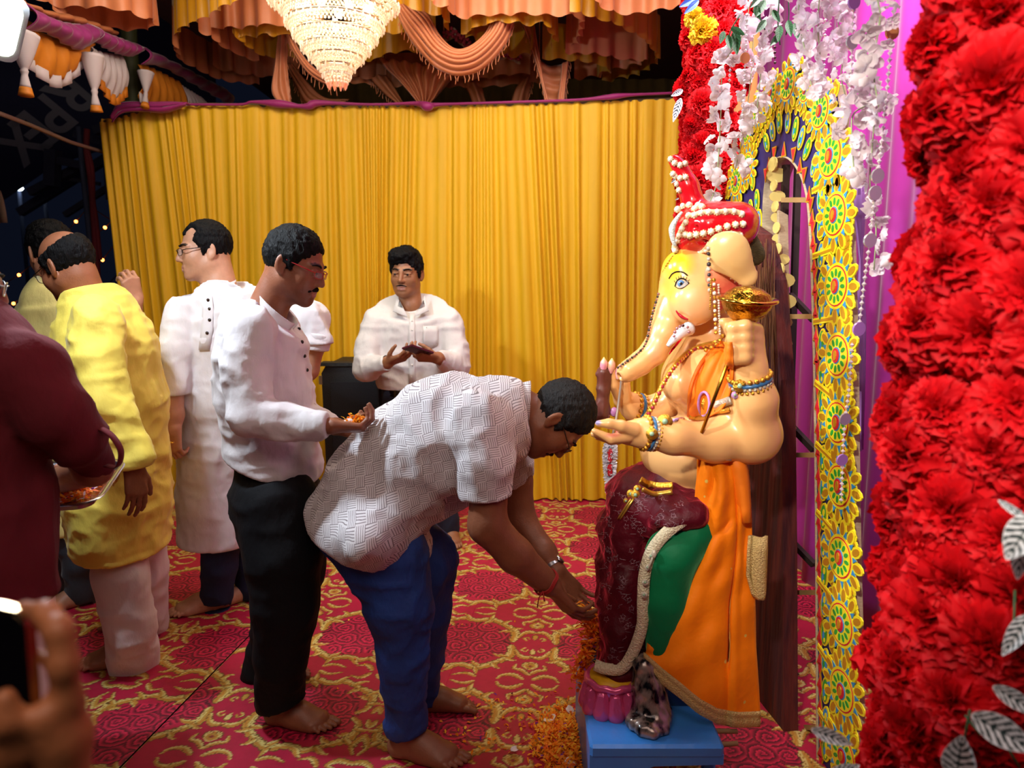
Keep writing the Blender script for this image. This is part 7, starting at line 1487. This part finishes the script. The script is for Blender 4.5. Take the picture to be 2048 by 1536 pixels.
# ------------------------------------------------------------------ hanging white flower strings and bead strings
WP = mat('white_fabric_petal', '#efe6ea', .55, transl=.4); PGS = mat('pale_green_stem', '#9aa878', .6)
def blossom_mesh(seed):
    rr = random.Random(seed); b = MB()
    for k in range(5):
        a = 2 * math.pi * k / 5 + rr.uniform(-.3, .3); tl = rr.uniform(-.5, .5); L = .028 * rr.uniform(.8, 1.2); dr = V3(math.cos(a), math.sin(a), math.sin(tl)); sd = V3(-math.sin(a), math.cos(a), 0)
        rows = []
        for q in (.05, .45, .8, 1.0): w = L * .55 * math.sin(math.pi * min(.92, .12 + q * .78)); rows.append([dr * L * q + sd * w * u + V3(0, 0, .006 * math.cos(u * 2.4) - .010 * q * q + rr.uniform(-.002, .002)) for u in (-1, -.4, .4, 1)])
        b.grid(rows)
    return b.mesh('blossom', WP)
BL = [blossom_mesh(i) for i in range(4)]
FS = [([(1500, -20), (1490, 60), (1448, 130), (1442, 220), (1438, 300), (1432, 370), (1420, 404)], 2.55, 26, 'white flower string hanging nearest the red far column, ending above the turban'),
      ([(1520, -20), (1508, 60), (1504, 130), (1494, 220), (1480, 300), (1470, 340)], 2.6, 24, 'white flower string hanging left of the arch crown'),
      ([(1545, -20), (1538, 60), (1524, 130), (1516, 200), (1512, 250)], 2.5, 18, 'white flower string brushing the left shoulder of the arch crown'),
      ([(1600, -20), (1598, 40), (1612, 110), (1620, 160), (1634, 196)], 2.0, 19, 'thick white flower string touching the arch peak'),
      ([(1640, -20), (1636, 50), (1640, 110), (1648, 165), (1668, 176)], 2.1, 20, 'white flower string drooping over the right of the arch crown'),
      ([(1680, -20), (1676, 40), (1688, 100), (1682, 150), (1690, 190)], 2.2, 15, 'pale flower string right of the arch crown before the pink satin'),
      ([(1750, -20), (1760, 30), (1752, 90), (1748, 150), (1755, 200), (1760, 225)], 1.7, 17, 'long white flower string close to the near red column'),
      ([(1775, 190), (1735, 210), (1706, 230), (1704, 280), (1708, 345)], 1.8, 11, 'small white flower spray curving left below the long string'),
      ([(1766, 200), (1750, 240), (1744, 300), (1740, 370), (1752, 450), (1748, 540)], 1.85, 15, 'thin fading flower string dangling against the purple cloth')]
for k, (path, Y, n, lb) in enumerate(FS):
    t = thing('flower_string', lb, 'garland', P(*path[0], Y)); p = cat([P(x, y, Y) for x, y in path], 8); b = MB(); b.tube(p, .0018, 4); b.obj('stem', PGS, t); rr = random.Random(k + 20)
    for q in resample(np.array(p), n):
        o = link('blossom', rr.choice(BL), t, loc=q + V3(rr.uniform(-.03, .03), rr.uniform(-.03, .03), rr.uniform(-.01, .01))); o.rotation_euler = (rr.uniform(.6, 2.2), rr.uniform(-.8, .8), rr.uniform(0, 6.28)); s_ = rr.uniform(.7, 1.25) * (.8 if k in (3, 4, 5, 6, 8) else 1.0); o.scale = (s_, s_, s_ )
CB = mat('clear_bead', '#efe4ea', .08, trans=.45); 
bb = MB(); bb.lathe([(0, .007), (.006, 0), (0, -.007)], (0, 0, 0), (0, 0, 1), 8, sm=False); BEAD = bb.mesh('bead', CB); dd = MB(); dd.lathe([(0, .0025), (.017, .0025), (.017, -.0025), (0, -.0025)], (0, 0, 0), (0, 1, 0), 20, sm=False)
DISC = {n: dd.mesh('mirror_disc', mat('disc_' + n, h, .12, mtl)) for n, h, mtl in (('silver', '#d6dcdc', .7), ('orange', '#d8925a', .3), ('lilac', '#b888d8', .3))}
BS = [([(1792, -20), (1784, 60), (1776, 160), (1766, 260), (1755, 352), (1750, 385), (1740, 480), (1728, 570), (1718, 656)], 1.75, [(1784, 64, 'orange'), (1755, 352, 'silver'), (1750, 386, 'silver'), (1740, 481, 'silver'), (1718, 658, 'lilac')], 'longest crystal bead string with silver discs against the purple cloth'),
      ([(1710, -20), (1704, 84), (1702, 150), (1696, 205)], 1.95, [(1704, 84, 'silver'), (1708, 4, 'lilac')], 'crystal bead string with one bright disc right of the arch crown'),
      ([(1704, 690), (1698, 780), (1690, 838), (1686, 900), (1684, 960), (1682, 1000)], 1.95, [(1690, 838, 'silver'), (1684, 920, 'lilac')], 'crystal bead string lying against the arch medallions'),
      ([(1494, 30), (1492, 80), (1488, 180), (1482, 280)], 2.5, [(1490, 116, 'orange')], 'pale bead string left of the arch crown'),
      ([(1462, 100), (1458, 180), (1454, 260)], 2.6, [], 'short bead string beside the tan pole'),
      ([(1552, -20), (1550, 60), (1550, 125)], 2.6, [], 'dark bead string hanging before the pink satin left of the arch peak'),
      ([(1602, -20), (1601, 40), (1600, 110)], 2.5, [], 'golden bead string hanging straight above the arch peak'),
      ([(1652, -20), (1650, 60), (1648, 150)], 2.5, [], 'thin bead string hanging right of the arch peak')]
DB = bb.mesh('bead', mat('dark_bead', '#4a2a34', .3)); GB = bb.mesh('bead', mat('amber_bead', '#c08a40', .2))
for k, (path, Y, discs, lb) in enumerate(BS):
    t = thing('bead_string', lb, 'garland', P(*path[0], Y)); p = cat([P(x, y, Y) for x, y in path], 8); b = MB(); b.tube(p, .0008, 4); b.obj('thread', PGS, t)
    L = np.linalg.norm(np.diff(np.array(p), axis=0), axis=1).sum()
    for q in resample(np.array(p), int(L / .0145)): link('bead', DB if k == 5 else GB if k == 6 else BEAD, t, loc=q)
    for x, y, c_ in discs: o = link('mirror_disc', DISC[c_], t, loc=P(x, y, Y - .008)); o.rotation_euler = (.1, 0, .25)
t = thing('leaf_spray', 'green artificial leaves hanging at the top left of the pink satin', 'leaves', P(1540, 20, 2.45))
for q in ((1510, 10, 1520, 40), (1530, 0, 1512, 34), (1532, 40, 1512, 66), (1560, 50, 1556, 84), (1590, 44, 1596, 80), (1560, 70, 1540, 92), (1448, 62, 1440, 88), (1470, 60, 1474, 110), (1462, 55, 1490, 70), (1576, 40, 1582, 74), (1520, -6, 1500, 16), (1545, 20, 1560, 45), (1455, 70, 1462, 100)): put_leaf(LG, t, *q, 2.45, 2.43, .9)
b = MB()
for pts in (((1560, -20), (1556, 40), (1560, 90)), ((1520, -20), (1516, 20), (1530, 60)), ((1575, -20), (1578, 30), (1572, 70)), ((1480, 30), (1462, 60), (1455, 90))): b.tube(cat([P(x, y, 2.45) for x, y in pts], 5), .0022, 4)
b.obj('twig', GRN, t)
# ------------------------------------------------------------------ petals, tray, offerings
PM = [mat('marigold_petal', '#ff9a14', .6, transl=.3), mat('marigold_deep_petal', '#ea660c', .6, transl=.3), mat('marigold_yellow_petal', '#ffc430', .6, transl=.3), mat('purple_petal', '#7a1f86', .6), mat('white_rose_petal', '#e8d8d8', .6)]
def petals(b, fn, n, rr, L=(.012, .024), w=.0042, mw=(.5, .14, .33, .03, 0)):
    for _ in range(n):
        p = fn(rr); a = rr.uniform(0, 6.28); e = rr.uniform(-.5, .7); d = V3(math.cos(a) * math.cos(e), math.sin(a) * math.cos(e), math.sin(e)); l = rr.uniform(*L); sd = nrm(np.cross(d, V3(rr.uniform(-1, 1), rr.uniform(-1, 1), 1))) * w * rr.uniform(.6, 1.3); up = V3(0, 0, .35 * l)
        b.add([p - sd * .4, p + sd * .4, p + d * l * .55 + sd + up * .5, p + d * l * .55 - sd + up * .5, p + d * l + sd * .4 + up * .3, p + d * l - sd * .4 + up * .3], [(0, 1, 2, 3), (3, 2, 4, 5)], rr.choices(range(5), mw)[0], True)
def flat_rose_petal(p, r, m, name='rose_petal', par=None, lab=None, nn=None):
    b = MB(); a0 = R_.uniform(0, 6); fr = frame(nrm(nn if nn is not None else V3(R_.uniform(-.6, .6), R_.uniform(-.6, .6), 1)), V3(math.cos(a0), math.sin(a0), .1)); rows = []
    for q in (0, .35, .7, 1): rows.append([np.asarray(p) + fr[2] * r * 2 * q + fr[0] * r * u * math.sin(.35 + q * 2.1) + fr[1] * r * .5 * u * u for u in (-1, -.5, 0, .5, 1)])
    b.grid(rows, th=.0012); return b.obj(name, m, par, lab)
rr = random.Random(17); c0 = PZ(1128, 1492, 0); b = MB()
def pile(r_):
    k = abs(r_.gauss(0, .45)); a = r_.uniform(0, 6.28); x = c0[0] + .115 * k * math.cos(a); y = c0[1] + .20 * k * math.sin(a) + .01
    if x > .215: x = .215 - r_.uniform(0, .05)
    return V3(x, y, r_.uniform(.002, .006 + .045 * max(0, 1 - k * .9)))
petals(b, pile, 3600, rr); o = b.obj('petal_heap', PM); tag(o, 'heap of loose marigold petals on the carpet left of the blue stool', 'petals', None, 'stuff')
b = MB(); petals(b, lambda r_: PZ(r_.uniform(880, 1110), r_.uniform(1385, 1520), .003), 90, rr, (.010, .02)); petals(b, lambda r_: PZ(r_.uniform(600, 1130), r_.uniform(1200, 1480), .003), 40, rr, (.006, .012)); o = b.obj('scattered_petals', PM); tag(o, 'few marigold petals scattered on the carpet near the bent man feet', 'petals', None, 'stuff')
for (x, y, r, lb) in ((1106, 1446, .022, 'white rose petal standing on the petal heap'), (1022, 1502, .011, 'small white petal alone on the carpet'), (1130, 1530, .017, 'pinkish petal in the bottom of the petal heap'), (1168, 1480, .012, 'tiny white petal beside the blue stool'), (1146, 1428, .015, 'pink petal at the top edge of the heap')):
    o = flat_rose_petal(PZ(x, y, .03 if r > .02 else .012), r, mat('white_rose_petal', '#e8d8d8')); tag(o, lb, 'petal')
b = MB()
def fall(r_):
    k = r_.random(); q = cat_fall[int(k * (len(cat_fall) - 1))]; return P(q[0] + r_.gauss(0, 8 + 4 * math.sin(k * 9)), q[1] + r_.gauss(0, 8), 2.12 + r_.gauss(0, .022))
cat_fall = resample(np.array([(1172, 1222), (1184, 1245), (1182, 1280), (1176, 1310), (1164, 1320), (1162, 1342), (1176, 1360), (1182, 1385)], float), 60)
petals(b, fall, 1100, rr, (.012, .026), mw=(.45, .42, .08, .03, .02)); o = b.obj('falling_petals', PM); tag(o, 'stream of marigold petals dropping from the bent man hands onto the statue foot', 'petals', None, 'stuff')
t = thing('marigold', 'orange marigold with a white bud lying in the hands of the black-trousered man', 'flower', P(708, 845, 2.08)); b = MB(); cc = P(711, 842, 2.08); petals(b, lambda r_: cc + V3(r_.gauss(0, .012), r_.gauss(0, .012), r_.gauss(0, .008)), 150, rr, (.010, .02)); o = b.obj('petals', PM, t); o['kind'] = 'stuff'
b = MB(); b.ball(P(698, 846, 2.06), .014, 10, sc=(1.2, 1, 1)); b.obj('white_bud', mat('white_rose_petal', '#e8d8d8'), t)
def tray():
    c = P(84, 972, 1.97); t = thing('flower_tray', 'rectangular steel tray of marigold petals held by the man in maroon', 'tray', c); st = mat('tray_steel', '#b4aeb8', .22, 1.0); ux = nrm(V3(1, .25, .0)); uy = nrm(V3(-.25, 1, .14)); w, h = .17, .15
    def rr_(k, z, n=8):
        out = []
        for cx, cy, a0 in ((1, 1, 0), (-1, 1, 90), (-1, -1, 180), (1, -1, 270)):
            for a in np.linspace(0, 90, n): g = math.radians(a0 + a); out.append(c + ux * (cx * (w - .05) + .05 * k * math.cos(g) + cx * (k - 1) * .0) + uy * (cy * (h - .05) + .05 * k * math.sin(g)) + V3(0, 0, z))
        return out
    b = MB(); b.grid([rr_(.75, -.012), rr_(.8, -.016), rr_(1.0, .004), rr_(1.28, .008), rr_(1.32, .005)], th=.002, closed=True); b.add(rr_(.76, -.0155), [tuple(range(32))]); b.obj('tray_body', st, t)
    b = MB(); rq = random.Random(5); petals(b, lambda r_: c + ux * r_.uniform(-w * .85, w * .85) + uy * r_.uniform(-h * .8, h * .8) + V3(0, 0, r_.uniform(-.01, .012)), 1500, rq, (.012, .026), .004, (.42, .28, .14, .08, .08)); o = b.obj('petals', PM, t); o['kind'] = 'stuff'
    for k in range(9): flat_rose_petal(c + ux * rq.uniform(-.13, .13) + uy * rq.uniform(-.08, .08) + V3(0, 0, .012), .015, mat('white_rose_petal', '#e8d8d8') if k % 3 else PM[3], 'rose_petal', t)
    k = thing('red_cup', 'small glossy red cup among the petals on the steel tray', 'cup', P(160, 964, 1.92)); b = MB(); b.lathe([(0, -.012), (.02, -.012), (.028, .014), (.026, .014), (.019, -.008), (0, -.008)], P(150, 968, 1.94), (0, 0, 1), 20); b.obj('cup_body', mat('red_plastic', '#e0241c', .25), k)
tray()
